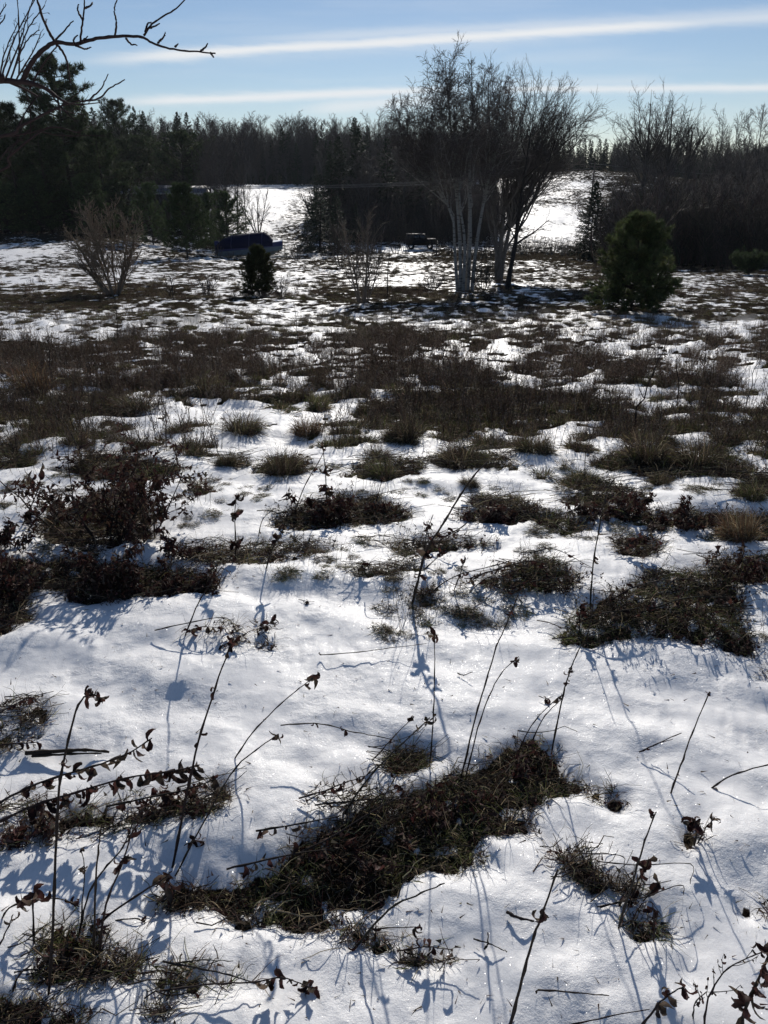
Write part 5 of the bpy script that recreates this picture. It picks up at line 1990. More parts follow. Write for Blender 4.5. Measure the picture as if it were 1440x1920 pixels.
# --- single tussocks one can point to: px, py of the foot, width px, height px, kind, label
TUSS = [
    (532, 886, 105, 66, 1, 'dark rounded grass tussock in the snow, darkest of the upper centre left'),
    (425, 870, 55, 36, 1, 'small brown tussock with two thin shoots left of the dark rounded tussock'),
    (757, 824, 95, 50, 1, 'brown tussock left of the one topped with pale blades'),
    (865, 866, 140, 52, 1, 'wide tussock topped with a few pale upright blades'),
    (597, 770, 80, 44, 3, 'olive green tussock at the edge of the trodden gap'),
    (1212, 866, 120, 84, 1, 'large dark weedy tussock at the foot of the tall thin shoot'),
    (1302, 872, 110, 72, 1, 'brown tussock right beside the large dark weedy one'),
    (1388, 1008, 96, 76, 4, 'rusty brown tussock on the snow by the right picture edge'),
    (1408, 930, 90, 48, 3, 'olive tussock above the rusty brown one at the right edge'),
    (52, 868, 70, 26, 3, 'flat olive tussock on clean snow at the upper left'),
    (300, 888, 120, 34, 3, 'flat olive tussock behind the big dark bush'),
    (205, 884, 100, 34, 1, 'brown tussock right behind the big dark bush'),
    (718, 888, 110, 44, 3, 'olive and brown tussock in the upper centre'),
    (455, 812, 120, 46, 1, 'broad brown tussock above the dark rounded one'),
    (575, 812, 80, 38, 4, 'rusty tussock left of the trodden gap'),
    (1000, 846, 100, 44, 1, 'brown tussock between the pale bladed one and the tall thin shoot'),
    (105, 808, 130, 40, 3, 'long olive tussock at the left edge of the meadow'),
    (690, 768, 60, 22, 1, 'small tussock on the right of the trodden gap'),
    (633, 744, 34, 20, 3, 'tiny tussock alone in the trodden gap'),
    (1240, 905, 60, 30, 1, 'dark little tussock in front of the large dark weedy one'),
    (880, 908, 50, 24, 1, 'dark little tussock under the pale bladed one'),
    (1370, 862, 90, 36, 3, 'olive tussock right of the two big dark ones'),
    (1090, 900, 110, 30, 3, 'flat olive tussock in front of the middle right bare patch'),
    (250, 770, 120, 44, 1, 'brown tussock half way up the left side'),
    (60, 735, 110, 60, 4, 'rusty weedy tussock at the far left in the weed belt'),
    (390, 740, 110, 60, 1, 'dark weedy tussock left of the trodden gap in the weed belt'),
    (860, 752, 120, 52, 1, 'dark weedy tussock in the centre of the weed belt'),
]
TM = {1: [tussock_mesh(.3, .2, 1500, [BROWN, BROWN * .6, STRAW, OLIVE], [.4, .3, .12, .18], .0030, 1.3, .75, fall=rng.normal(0, .25, 3) * (1, 1, 0)) for _ in range(3)],
      3: [tussock_mesh(.3, .14, 1400, [OLIVE, BROWN, STRAW], [.5, .35, .15], .0030, 1.45, .8, fall=rng.normal(0, .35, 3) * (1, 1, 0)) for _ in range(3)],
      4: [tussock_mesh(.3, .2, 1000, [(.15, .085, .045), BROWN, STRAW], [.5, .3, .2], .0030, 1.15, .6, fall=rng.normal(0, .25, 3) * (1, 1, 0)) for _ in range(2)]}
for i, (px_, py_, wp, hp, kd, lab) in enumerate(TUSS):
    pl = G(px_, py_)
    pl.z = ground_z(pl.x, pl.y) - .01
    s_ = pl.y * CP - (pl.z - EYE) * SP
    w_, h_ = wp / F * s_, hp / F * s_
    me_ = TM[kd][i % len(TM[kd])]
    o = link('grass_tussock', me_, None, pl)
    base_h = .14 if kd == 3 else .2
    o.scale = (w_ / .50, w_ / .50, h_ / (base_h * .95))
    o.rotation_euler = (0, 0, rng.uniform(0, 6.28))
    tag(o, lab, 'grass tussock', 'single grass tussocks in the snow')

# ------------------------------------------------------------------ near patches of grass and litter
def strands(x, y, z, s, cols, wts, kind):
    s = min(s, .62 + .42 * s)
    n = len(x)
    K = 5
    az = rng.uniform(0, 6.28, n)
    lump = .022 * s * sst(fbm(x / (.09 * s), y / (.08 * s), 66, 2), -.1, .5)
    p = np.stack([x, y, z + rng.uniform(0, 1, n) * (lump + .008)], 1)
    if kind == 'flat':
        d = np.stack([np.cos(az), np.sin(az), rng.uniform(.05, .8, n)], 1)
        L = s * rng.uniform(.04, .12, n)
        g_ = .55
    elif kind == 'fine':
        d = np.stack([np.cos(az), np.sin(az), rng.uniform(.2, 1.4, n)], 1)
        L = s * rng.uniform(.02, .06, n)
        g_ = .5
    else:
        d = np.stack([np.cos(az) * .5, np.sin(az) * .5, rng.uniform(.6, 1.5, n)], 1)
        L = s * rng.uniform(.05, .12, n)
        g_ = .35
    pts = [p]
    for k in range(K - 1):
        d = d + rng.normal(0, .22, d.shape)
        d[:, 2] -= g_ * (k + 1) / K
        d /= np.linalg.norm(d, axis=1, keepdims=True)
        p = p + d * (L / (K - 1))[:, None]
        p[:, 2] = np.maximum(p[:, 2], z + .002)
        pts.append(p)
    return np.stack(pts, 1), mixcol(n, cols, wts, .3)


PATCH_LABEL = {
    'central': 'longest bare patch of matted dark grass and stems, slanting across the foreground',
    'hollow': 'shallow snow hollow with a few dark leaves above the long slanting patch',
    'tuft': 'small green tuft in a round melt hollow above the long slanting patch',
    'left band': 'band of leafy litter and fallen stems at the left foreground edge',
    'left edge': 'dark leafy hole in the snow at the left foreground edge',
    'bottom left tuft': 'mossy brown tuft with tall thin stems at the bottom left',
    'bottom edge': 'dark strip of grass in the bottom left corner',
    'flat stems': 'hollow with flattened stems right of the bottom left tuft',
    'small bottom': 'small dark grass scrap at the bottom left of the middle',
    'right tuft': 'dark grass patch right below the long slanting patch',
    'moss': 'little patch of green moss in the lower right snow',
    'leaf nest': 'nest of curled dead leaves in a hollow at the right',
    'mid bottom': 'narrow mossy strip with curled leaves near the bottom middle',
    'right large': 'large bare patch with olive grass fringe on the right',
    'middle right': 'bare patch of dead stems left above the large right one',
    'small right': 'small dark clump of dead leaves above the large right patch',
    'reddish': 'reddish brown patch right of the tall red leaved shoot',
    'centre': 'dark low mound of dead weeds in the upper centre',
    'strip': 'long thin strip of dead weeds across the foot of the red leaved shoot',
    'little strip': 'short strip of dead weeds left of the red leaved shoot',
    'hill bush': 'dark litter under the big withered bush at the left',
    'long left': 'long dark bare strip below the big withered bush',
    'left low': 'brown leafy clump at the left edge below the big bush',
    'mid stems': 'thin strip of withered leaves left of the centre',
    'right edge grass': 'bare ground round the rusty tussock at the right edge',
    'right edge low': 'green grass patch at the right edge below the rusty tussock',
    'right long': 'long slanting bare patch left of the rusty tussock',
    'right mid': 'short bare patch between the reddish one and the long slanting one',
    'upper dome': 'bare ground round the dark rounded tussock',
    'upper low': 'bare ground round the small brown tussock with two shoots',
    'upper centre': 'bare grassy patch in the upper centre',
    'upper right': 'bare grassy patch under the pale bladed tussock',
    'upper far right': 'wide bare patch under the two big dark tussocks on the right',
    'right rim': 'bare grass at the right edge above the rusty tussock',
    'upper left': 'bare grass at the upper left edge of the clean snow',
    'upper left wide': 'bare grass behind the big withered bush',
    'left peek': 'small olive grass scrap alone on clean snow at the left',
    'red scrap': 'scrap of reddish leaves in the snow at the left middle',
    'flattened': 'flattened grey leaves in the snow below the long dark strip',
    'stem foot': 'ring of grass at the foot of the red leaved shoot',
    'right rim low': 'dark scrap of leaves at the lower right edge',
    'corner': 'green scrap of grass at the right edge on clean snow',
    'corner low': 'tan scrap of leaves at the right edge below the green one',
}
n_str = 0
for (nm, P, dens) in PATCH_W:
    lo, hi = P.min(0) - .06, P.max(0) + .06
    area = (hi - lo).prod()
    s = 0.55 + 0.22 * P[:, 1].mean()
    per = 19000 / s ** 2
    n = int(min(area * per, 90000))
    x, y = rng.uniform(lo[0], hi[0], n), rng.uniform(lo[1], hi[1], n)
    m, sf, vg = near_mask(x, y, True)
    k = rng.uniform(0, 1, n) < np.maximum(vg, .5 * (m > .5))
    x, y = x[k], y[k]
    if len(x) < 30:
        continue
    z = height(x, y) - .003
    o0 = np.array([P[:, 0].mean(), P[:, 1].mean(), float(z.mean())])
    root = empty('grass_patch', tuple(o0))
    tag(root, PATCH_LABEL[nm], 'grass patch')
    green = fbm(x / .25, y / .25, 61, 2) + (.25 if nm in ('right large', 'moss', 'tuft', 'right edge low', 'bottom left tuft') else 0 if nm == 'central' or nm.startswith('upper') else -.22)
    g = Geo()
    # flat strands, split by how green the spot is
    for gi_, sel, cols, wts in ((0, green > .12, [OLIVE, OLIVE * 1.3, BROWN, STRAW], [.42, .15, .19, .24]), (1, green <= .12, [BROWN, BROWN * .55, STRAW, OLIVE, MAROON], [.30, .26, .19, .12, .13])):
        xs, ys, zs = x[sel], y[sel], z[sel]
        if len(xs) == 0:
            continue
        for kind, fr, wd in (('flat', .42, .0015), ('fine', .55, .0022), ('up', .07, .0013)):
            q = rng.uniform(0, 1, len(xs)) < fr
            if not q.any():
                continue
            PP, cc = strands(xs[q], ys[q], zs[q], s, cols, wts, kind)
            PP -= o0
            g.ribbons(PP, wd * (.5 + .5 * s) * np.array([.9, 1, 1, .8, .3])[None] * rng.uniform(.5, 1.6, (len(PP), 1)), cc)
            n_str += len(PP)
    # shrivelled leaf scraps
    q = rng.uniform(0, 1, len(x)) < .26
    D = rng.normal(0, 1, (int(q.sum()), 3))
    D[:, 2] = np.abs(D[:, 2]) * .5
    S = np.stack([x[q], y[q], z[q] + rng.uniform(.002, .025, int(q.sum()))], 1) - o0
    g.spikes(S, D, rng.uniform(.010, .026, len(S)) * s, rng.uniform(.005, .012, len(S)) * s, mixcol(len(S), [MAROON, BROWN, BROWN * .5], [.5, .3, .2]))
    b = link('matted_blades', g.mesh('matted_blades', [M_GRASS]), root)
    b['kind'] = 'stuff'
    # fallen stems lying across the patch
    if len(x) > 200:
        ns = int(min(120, 8 + area * 140 / s))
        sel = rng.integers(0, len(x), ns)
        az = rng.normal(.35, .4, ns)
        L = s * rng.uniform(.07, .30, ns) * rng.uniform(.6, 1, ns)
        g2 = Geo()
        K = 6
        t_ = np.linspace(-.5, .5, K)
        PP = np.zeros((ns, K, 3))
        PP[:, :, 0] = x[sel][:, None] + np.cos(az)[:, None] * L[:, None] * t_
        PP[:, :, 1] = y[sel][:, None] + np.sin(az)[:, None] * L[:, None] * t_ + rng.normal(0, .008, (ns, K))
        hz = height(PP[:, :, 0].ravel(), PP[:, :, 1].ravel()).reshape(ns, K)
        PP[:, :, 2] = hz.max(1)[:, None] * .5 + hz * .5 + rng.uniform(.006, .04, (ns, 1)) * s + rng.normal(0, .003, (ns, K))
        PP -= o0
        g2.tubes(PP, np.tile(np.linspace(1, .5, K), (ns, 1)) * .0017 * (.6 + .4 * s) * rng.uniform(.6, 1.5, (ns, 1)), 4, mixcol(ns, [DARKSTEM, BROWN, STRAW], [.6, .25, .15]))
        b = link('fallen_stems', g2.mesh('fallen_stems', [M_WEED]), root)
        b['kind'] = 'stuff'
print('strands', n_str)

# ------------------------------------------------------------------ leaves
def leaf_mesh(k):
    """a shrivelled leaf, 1 unit long along +X, folded along its rib and curled"""
    r_ = np.random.default_rng(100 + k)
    K = 6
    curl = r_.uniform(.25, .75) * (1 if k % 2 else -1)
    wid = r_.uniform(.13, .26)
    fold = r_.uniform(.3, 1.0)
    ang, p = 0.0, np.zeros(3)
    V = []
    tw = 0
    for i in range(K):
        t = i / (K - 1)
        w_ = wid * math.sin(math.pi * min(1, t * .92 + .06)) ** .75 * r_.uniform(.8, 1.15)
        tw += r_.normal(0, .25)
        c, s_ = math.cos(ang), math.sin(ang)
        side = np.array([0, math.cos(tw), math.sin(tw)])
        upv = np.array([-s_, -math.sin(tw) * c, math.cos(tw) * c])
        V += [p - side * w_ + upv * w_ * fold, p.copy(), p + side * w_ + upv * w_ * fold]
        ang += curl * (.5 + t)
        p = p + np.array([math.cos(ang), 0, math.sin(ang)]) / (K - 1) * 1.1
    idx = np.arange(K * 3).reshape(K, 3)
    q = np.stack([idx[:-1, :-1], idx[:-1, 1:], idx[1:, 1:], idx[1:, :-1]], -1).reshape(-1, 4)
    c = jcol(K * 3, (MAROON if k % 3 else BROWN) * .9, .15, .05)
    return mesh_from('leaf', np.array(V), quads=q, col=c, mats=[M_LEAF])


LEAVES = [leaf_mesh(k) for k in range(10)]
N_LEAF = [0]


def put_leaf(root, p, size, d=None, name='leaf'):
    """a leaf at world point p hanging in direction d"""
    o = bpy.data.objects.new(name, LEAVES[random.randrange(len(LEAVES))])
    C.objects.link(o)
    o.parent = root
    if d is None:
        d = Vector((random.gauss(0, .5), random.gauss(0, .5), -1))
    q = Vector(d).to_track_quat('X', 'Z') @ Quaternion((1, 0, 0), random.uniform(0, 6.28))
    o.rotation_mode = 'QUATERNION'
    o.rotation_quaternion = q
    o.location = Vector(p) - root.location
    size *= 1.4
    o.scale = (size, size, size)
    N_LEAF[0] += 1
    return o


def stem_pts(spec, mode='up', dY=0.0, h=.03):
    """world points of a stem from photo pixels. up: stands in one plane from its foot. lie: rests near the snow"""
    if mode == 'up':
        b = G(*spec[0])
        b.z = ground_z(b.x, b.y) - .01
        out_ = [b]
        n = len(spec)
        for i, (u, v) in enumerate(spec[1:], 1):
            out_.append(at_depth(u, v, b.y + dY * i / (n - 1)))
        return [tuple(p) for p in out_]
    out_ = []
    for i, s_ in enumerate(spec):
        hh_ = s_[2] if len(s_) > 2 else h
        p = G(s_[0], s_[1], hh_)
        out_.append(tuple(p))
    return out_


def weed(label, stems, leaves=(), name='dry_weed', cat='dry weed', group=None, tone=1.0):
    """stems: dicts(p=pixels, mode, dY, r mm, along=(t0,t1,n,size cm, hang)); leaves: (stem index, t, n, size cm)"""
    curves = []
    for s_ in stems:
        w3 = stem_pts(s_['p'], s_.get('mode', 'up'), s_.get('dY', 0.0), s_.get('h', .03))
        curves.append(smooth(w3, max(8, 4 * len(w3))))
    o0 = Vector(curves[0][0])
    root = empty(name, o0)
    tag(root, label, cat, group)
    for s_, c in zip(stems, curves):
        n = len(c)
        jit = rng.normal(0, .0006, c.shape)
        jit[0] = 0
        P = c + jit - np.array(o0)
        r = s_.get('r', 2.0) * 1.35 / 1000
        R = r * np.linspace(1, .45, n)
        # nodes: slight swellings along the stem
        for kk in range(2, n - 1, 4):
            R[kk] *= 1.45
        g = Geo()
        g.tubes(P[None], R[None], 6, jcol(1, np.array(DARKSTEM) * s_.get('tone', tone), .1)[0])
        if s_.get('twigs'):
            nt, tl = s_['twigs']
            Q, RR = grow(P[None], R[None], nt, .3, 1.0, (.4, 1.0), (tl * .6, tl), .55, 5, .04, .14, .5, .3, rmin=.0007)
            g.tubes(Q, RR, 4, jcol(nt, np.array(DARKSTEM), .15))
            for q_ in Q:
                for _ in range(s_.get('tl', 2)):
                    put_leaf(root, Vector(q_[random.choice((2, 3, 4))]) + o0, random.uniform(.6, 1.3) * s_.get('ls', 1.6) / 100)
        link('stem', g.mesh('stem', [M_WEED]), root)
        if s_.get('along'):
            t0, t1, nl, sz, hang = s_['along']
            for k in range(nl):
                t = t0 + (t1 - t0) * (k + random.random()) / nl
                i = min(int(t * (n - 1)), n - 2)
                p = c[i] + (c[i + 1] - c[i]) * (t * (n - 1) - i)
                d = Vector((random.gauss(0, .5), random.gauss(0, .5), -hang + random.gauss(0, .4)))
                put_leaf(root, p, sz / 100 * random.uniform(.55, 1.25), d)
    for (si, t, nl, sz) in leaves:
        c = curves[si]
        n = len(c)
        for k in range(nl):
            tt = min(max(t + random.gauss(0, .015), 0), 1) * (n - 1.001)
            i = int(tt)
            p = c[i] + (c[i + 1] - c[i]) * (tt - i)
            put_leaf(root, p, sz / 100 * random.uniform(.6, 1.25), Vector((random.gauss(0, .6), random.gauss(0, .6), random.gauss(-.6, .6))))
    return root


U = 'up'
weed('tall straight dark stem left of centre with a leafy tip and one curled leaf',
     [dict(p=[(320, 1620), (350, 1490), (375, 1380), (405, 1285), (436, 1200)], r=2.6)],
     [(0, 1.0, 5, 2.4), (0, .72, 2, 2.4), (0, .5, 2, 1.6), (0, .96, 2, 2.0)])
weed('thin stem bending to the right beside the tall straight one, leaves at its drooping tip',
     [dict(p=[(325, 1635), (380, 1545), (437, 1445), (482, 1405), (522, 1376)], r=1.7)], [(0, .97, 5, 2.0), (0, .2, 2, 1.8)])
weed('thin stem rising from the snow to a cluster of hanging leaves left of centre',
     [dict(p=[(437, 1422), (470, 1378), (520, 1325), (562, 1290), (598, 1262)], r=1.7)], [(0, .95, 7, 2.9), (0, .8, 2, 2.2)])
weed('slender stem with a nodding seed head at the left foreground',
     [dict(p=[(88, 1860), (100, 1720), (105, 1580), (112, 1470), (128, 1390), (148, 1320), (172, 1303), (190, 1310)], r=2.1)],
     [(0, .80, 5, 1.8), (0, .97, 7, 1.2), (0, .93, 4, 1.2), (0, .5, 3, 1.7)])
weed('bundle of leaning stems out of the mossy brown tuft at the bottom left',
     [dict(p=[(170, 1785), (178, 1680), (184, 1600), (191, 1545)], r=2.0), dict(p=[(178, 1790), (198, 1700), (225, 1630), (252, 1555), (296, 1500)], r=2.0),
      dict(p=[(140, 1745), (165, 1680), (195, 1630), (230, 1590), (250, 1540), (275, 1510)], r=1.8), dict(p=[(160, 1730), (240, 1690), (300, 1652), (322, 1634)], r=2.0),
      dict(p=[(145, 1740), (158, 1640), (152, 1590)], r=1.2)],
     [(1, .55, 8, 2.2), (2, .7, 5, 2.0), (4, .6, 3, 1.5), (4, .98, 3, 1.4), (3, .7, 2, 1.4)])
weed('curved dark stems with curled leaves over the bottom left tuft',
     [dict(p=[(0, 1720), (20, 1700), (60, 1690), (110, 1685), (150, 1700)], r=1.6), dict(p=[(60, 1760), (62, 1700), (66, 1670)], r=1.8), dict(p=[(-10, 1780), (15, 1740), (25, 1715)], r=1.6),
      dict(p=[(20, 1855), (35, 1830), (60, 1808)], r=2.0)],
     [(1, .9, 8, 3.0), (0, .4, 4, 2.4), (2, .8, 3, 2.0), (0, .9, 3, 2.0)])
weed('tall thin stem of the right hand pair above the long slanting patch',
     [dict(p=[(862, 1452), (890, 1350), (908, 1290), (930, 1215), (952, 1165), (972, 1115)], r=1.9)], [(0, .86, 4, 1.6), (0, .45, 1, 1.2)])
weed('thin stem arching right with a cluster of hanging seed pods',
     [dict(p=[(870, 1452), (895, 1370), (915, 1310), (940, 1262), (966, 1238)], r=1.6)], [(0, 1.0, 7, 1.7)])
weed('long stem rising right with a leafy node where two thinner stems meet it',
     [dict(p=[(1036, 1396), (1052, 1320), (1068, 1260), (1082, 1225), (1098, 1198)], r=1.9), dict(p=[(968, 1402), (1000, 1355), (1048, 1306)], r=1.5), dict(p=[(992, 1390), (1020, 1345), (1054, 1310)], r=1.5)],
     [(0, .5, 7, 1.7), (1, .98, 6, 1.6), (0, .4, 4, 1.5)])
weed('straight vertical stem with leaf whorls at its top and half way up',
     [dict(p=[(806, 1428), (812, 1350), (815, 1265), (814, 1188)], r=1.8)], [(0, 1.0, 6, 2.0), (0, .97, 3, 1.8), (0, .36, 6, 1.6)])
weed('two thin slanting stems crossing in front of the small green tuft',
     [dict(p=[(640, 1520), (690, 1460), (745, 1402), (790, 1362), (806, 1345)], r=1.8), dict(p=[(695, 1424), (735, 1385), (776, 1343)], r=1.4)],
     [(0, .88, 5, 2.0), (0, .72, 2, 1.6), (1, .98, 4, 1.8)])
weed('long thin stem arching low over the snow left of the green tuft',
     [dict(p=[(526, 1360), (600, 1357), (660, 1372), (720, 1383), (790, 1405)], mode='lie', h=.10, r=1.4)], [(0, .45, 3, 1.6), (0, .22, 2, 1.4), (0, .8, 2, 1.4)])
weed('long thin bare stem lying half buried across the open snow',
     [dict(p=[(600, 1228, .01), (660, 1224, .02), (730, 1215, .03), (800, 1207, .05)], mode='lie', r=1.3)], [(0, .02, 1, 1.6)])
weed('single upright stem with a forked tip on the clean snow at the right',
     [dict(p=[(1258, 1485), (1276, 1435), (1298, 1375), (1330, 1298)], r=1.9)], [(0, 1.0, 2, 1.2), (0, .25, 1, 1.2)])
weed('single stem rising right from the mossy scrap in the lower right',
     [dict(p=[(1160, 1737), (1190, 1640), (1210, 1575), (1230, 1522)], r=1.9)], [(0, .93, 2, 1.6), (0, .45, 3, 1.8)])
weed('tall dark stem rising from the bottom edge right of the middle',
     [dict(p=[(955, 1925), (978, 1840), (1000, 1760), (1018, 1710), (1046, 1630)], r=2.4)], [(0, .73, 6, 2.0)])
weed('thin stem leaning up to the right below the long slanting patch',
     [dict(p=[(660, 1765), (730, 1705), (790, 1675), (834, 1656)], r=1.9), dict(p=[(704, 1745), (706, 1722), (708, 1703)], r=1.2)], [(1, .2, 4, 1.6), (0, .02, 3, 2.2)])
weed('thin stem slanting off the right edge from a little hole in the snow',
     [dict(p=[(1330, 1474), (1372, 1454), (1440, 1434), (1500, 1424)], r=1.9, dY=.03)], [(0, .05, 3, 1.3)])
weed('short forked stems in a dent of the snow at the right',
     [dict(p=[(1198, 1410, .005), (1225, 1398, .03), (1278, 1374, .08)], mode='lie', r=1.8), dict(p=[(1215, 1402, .01), (1240, 1392, .04), (1262, 1386, .05)], mode='lie', r=1.2)], [(0, .3, 2, 1.4)])
weed('two leafy stems fallen across the left foreground with hanging dark leaves',
     [dict(p=[(-40, 1528, .06), (30, 1488, .09), (90, 1462, .12), (170, 1438, .14), (240, 1412, .16), (285, 1384, .20)], mode='lie', r=2.6, along=(.2, 1.0, 34, 3.2, 1.0)),
      dict(p=[(-40, 1560, .03), (60, 1512, .07), (130, 1490, .09), (230, 1460, .11), (320, 1446, .12), (375, 1434, .12)], mode='lie', r=2.6, along=(.2, 1.0, 44, 3.6, 1.4)),
      dict(p=[(200, 1512, .03), (280, 1495, .06), (350, 1480, .06), (405, 1460, .09)], mode='lie', r=2.0, along=(.1, 1.0, 28, 2.8, 1.2))])
weed('leafy stems hanging into the dark hole at the left foreground edge',
     [dict(p=[(-30, 1350, .05), (15, 1328, .07), (45, 1312, .08), (72, 1305, .07)], mode='lie', r=1.8, along=(.3, 1.0, 12, 2.6, 1.2)),
      dict(p=[(-40, 1402, .02), (20, 1395, .03), (70, 1392, .03)], mode='lie', r=1.8, along=(0, 1.0, 14, 2.4, .4))])
weed('dark stems and pointed leaves in the hollow above the long slanting patch',
     [dict(p=[(560, 1497, .01), (610, 1482, .03), (650, 1466, .05), (682, 1455, .06)], mode='lie', r=1.8, along=(.3, 1.0, 9, 2.4, 1.0)),
      dict(p=[(590, 1510, .01), (680, 1500, .02), (780, 1497, .02)], mode='lie', r=1.8), dict(p=[(690, 1560), (715, 1505), (745, 1452)], r=1.4), dict(p=[(640, 1545), (700, 1500), (755, 1472)], r=1.5)],
     [(3, .95, 5, 2.0), (2, 1.0, 2, 1.4)])
weed('stems with pointed leaves poking left out of the long slanting patch',
     [dict(p=[(480, 1558, .02), (560, 1545, .05), (640, 1530, .06)], mode='lie', r=2.0, along=(0, .6, 6, 2.6, .8)),
      dict(p=[(425, 1630, .03), (500, 1612, .05), (560, 1600, .06), (620, 1592, .05)], mode='lie', r=2.0, along=(.1, .9, 10, 2.6, .6)),
      dict(p=[(560, 1600, .02), (620, 1570, .06), (700, 1520, .1), (760, 1490, .12)], mode='lie', r=1.8)])
weed('curved shoot with a broken tan bract at the left tip of the long slanting patch',
     [dict(p=[(318, 1690), (312, 1662), (318, 1640)], r=3.4, tone=2.5)], [(0, .5, 4, 3.6), (0, .9, 4, 3.2)])
weed('flattened stems over the hollow right of the bottom left tuft',
     [dict(p=[(306, 1803, .01), (370, 1815, .04), (430, 1828, .04), (495, 1850, .02)], mode='lie', r=1.8), dict(p=[(300, 1858, .01), (400, 1845, .03), (470, 1842, .04), (530, 1834, .05), (585, 1852, .01)], mode='lie', r=1.7, along=(.5, 1.0, 12, 2.4, .3)),
      dict(p=[(190, 1722), (250, 1722), (280, 1735), (320, 1765), (334, 1800)], r=1.3), dict(p=[(330, 1806), (380, 1800), (438, 1803)], mode='lie', h=.03, r=1.2)],
     [(2, .4, 2, 1.4), (1, .98, 5, 2.6)])
weed('curled leaves on a short stem by the narrow mossy strip at the bottom middle',
     [dict(p=[(745, 1782, .01), (800, 1776, .03), (845, 1780, .03)], mode='lie', r=1.4, along=(0, 1, 10, 2.2, .2)), dict(p=[(700, 1742, .01), (780, 1738, .03)], mode='lie', r=1.3)], [(1, 1.0, 5, 2.2)])
weed('thin trampled stems bent at right angles on the lower right snow',
     [dict(p=[(1090, 1600, .05), (1165, 1605, .05), (1170, 1632, .01)], mode='lie', r=1.1), dict(p=[(1120, 1615, .04), (1200, 1622, .05), (1294, 1620, .05), (1294, 1658, .005)], mode='lie', r=1.1),
      dict(p=[(1120, 1700, .01), (1200, 1685, .02), (1275, 1660, .06), (1282, 1678, .005)], mode='lie', r=1.2)])
weed('curled dark leaves on stems beside the dark grass patch in the lower right',
     [dict(p=[(1180, 1690), (1198, 1648), (1218, 1610)], r=1.6), dict(p=[(1205, 1690, .01), (1238, 1652, .03)], mode='lie', r=1.4)],
     [(0, .7, 6, 2.4), (0, .95, 5, 2.0), (1, .9, 6, 2.6), (0, .1, 8, 2.6)])
weed('nest of drooping dead leaves standing in a melt hollow at the right',
     [dict(p=[(1305, 1570), (1308, 1550), (1300, 1538)], r=1.8), dict(p=[(1310, 1570), (1325, 1550), (1340, 1535)], r=1.4)], [(0, .9, 10, 2.6), (0, .6, 6, 2.4), (1, .8, 7, 2.2)])
weed('thin stem bowed over the little patch of green moss',
     [dict(p=[(1178, 1728), (1200, 1700), (1220, 1692), (1240, 1718)], r=1.2), dict(p=[(1228, 1758), (1226, 1720), (1224, 1695)], r=1.5), dict(p=[(1125, 1702, .005), (1165, 1690, .01), (1195, 1688, .01)], mode='lie', r=1.3)],
     [(1, .8, 3, 2.2), (1, .3, 4, 2.2)])
weed('dark leafy weed leaning in from the bottom right corner',
     [dict(p=[(1388, 1935), (1398, 1890), (1415, 1850), (1440, 1796), (1452, 1770)], r=2.6, along=(.15, .95, 26, 3.0, .9)), dict(p=[(1320, 1925), (1330, 1870), (1365, 1815), (1432, 1785)], r=1.5, twigs=(10, .3), tl=2, ls=.9),
      dict(p=[(1300, 1910), (1304, 1880), (1325, 1860)], r=1.2, twigs=(6, .5), tl=3, ls=.7)])
weed('stem with dark rounded pods rising right from the bottom edge',
     [dict(p=[(1195, 1930), (1225, 1895), (1250, 1868), (1285, 1848)], r=1.9), dict(p=[(1238, 1905), (1232, 1890), (1234, 1880)], r=3.0)], [(0, .7, 5, 1.8), (0, .97, 6, 2.0), (1, .8, 3, 2.2)])
weed('bare stem lying on the snow along the bottom right',
     [dict(p=[(1060, 1925, .005), (1130, 1908, .02), (1218, 1892, .03)], mode='lie', r=1.4)], [])
weed('short straw lying on the snow near the bottom, right of the middle',
     [dict(p=[(1008, 1856, .02), (1070, 1860, .02), (1142, 1867, .008)], mode='lie', r=1.6)], [(0, 0, 1, .9)])
weed('crossed twigs on the snow near the bottom middle',
     [dict(p=[(888, 1760, .01), (915, 1768, .02), (946, 1782, .008)], mode='lie', r=1.4), dict(p=[(908, 1780, .01), (915, 1768, .02), (914, 1748, .06)], mode='lie', r=1.8)])
weed('dark leaf edge cutting the snow left of the tall bottom stem',
     [dict(p=[(950, 1710, .006), (975, 1722, .012), (1002, 1726, .006)], mode='lie', r=3.0)])
weed('dark straight stick lying in a slot of the snow at the left',
     [dict(p=[(48, 1412, .012), (120, 1408, .018), (160, 1406, .018), (205, 1410, .010)], mode='lie', r=5.0), dict(p=[(60, 1418, .008), (130, 1414, .012), (190, 1412, .01)], mode='lie', r=3.0)])
weed('short dark twig lying on the middle snow',
     [dict(p=[(858, 1262, .01), (868, 1266, .01), (886, 1260, .03)], mode='lie', r=1.7)])
weed('small reddish dead leaf lying alone on the open snow',
     [dict(p=[(560, 1124, .006), (575, 1127, .01), (590, 1128, .006)], mode='lie', r=1.0)], [(0, .5, 6, 2.2)])
weed('small tan leaf scrap on the middle right snow',
     [dict(p=[(1010, 1305, .006), (1024, 1310, .01), (1036, 1306, .006)], mode='lie', r=1.0)], [(0, .5, 6, 1.8)])
weed('little heap of reddish leaves on the snow left of the tall stem',
     [dict(p=[(345, 1585, .006), (360, 1578, .01), (385, 1578, .006)], mode='lie', r=1.0)], [(0, .3, 3, 2.0), (0, .9, 4, 2.4)])
weed('sparse dark leaves on a fallen stem at the left middle',
     [dict(p=[(415, 1212, .005), (440, 1200, .03), (470, 1205, .01)], mode='lie', r=1.4), dict(p=[(490, 1212, .005), (520, 1208, .01)], mode='lie', r=1.2)], [(0, .5, 10, 2.6), (0, .1, 4, 2.4), (1, .8, 3, 2.4)])
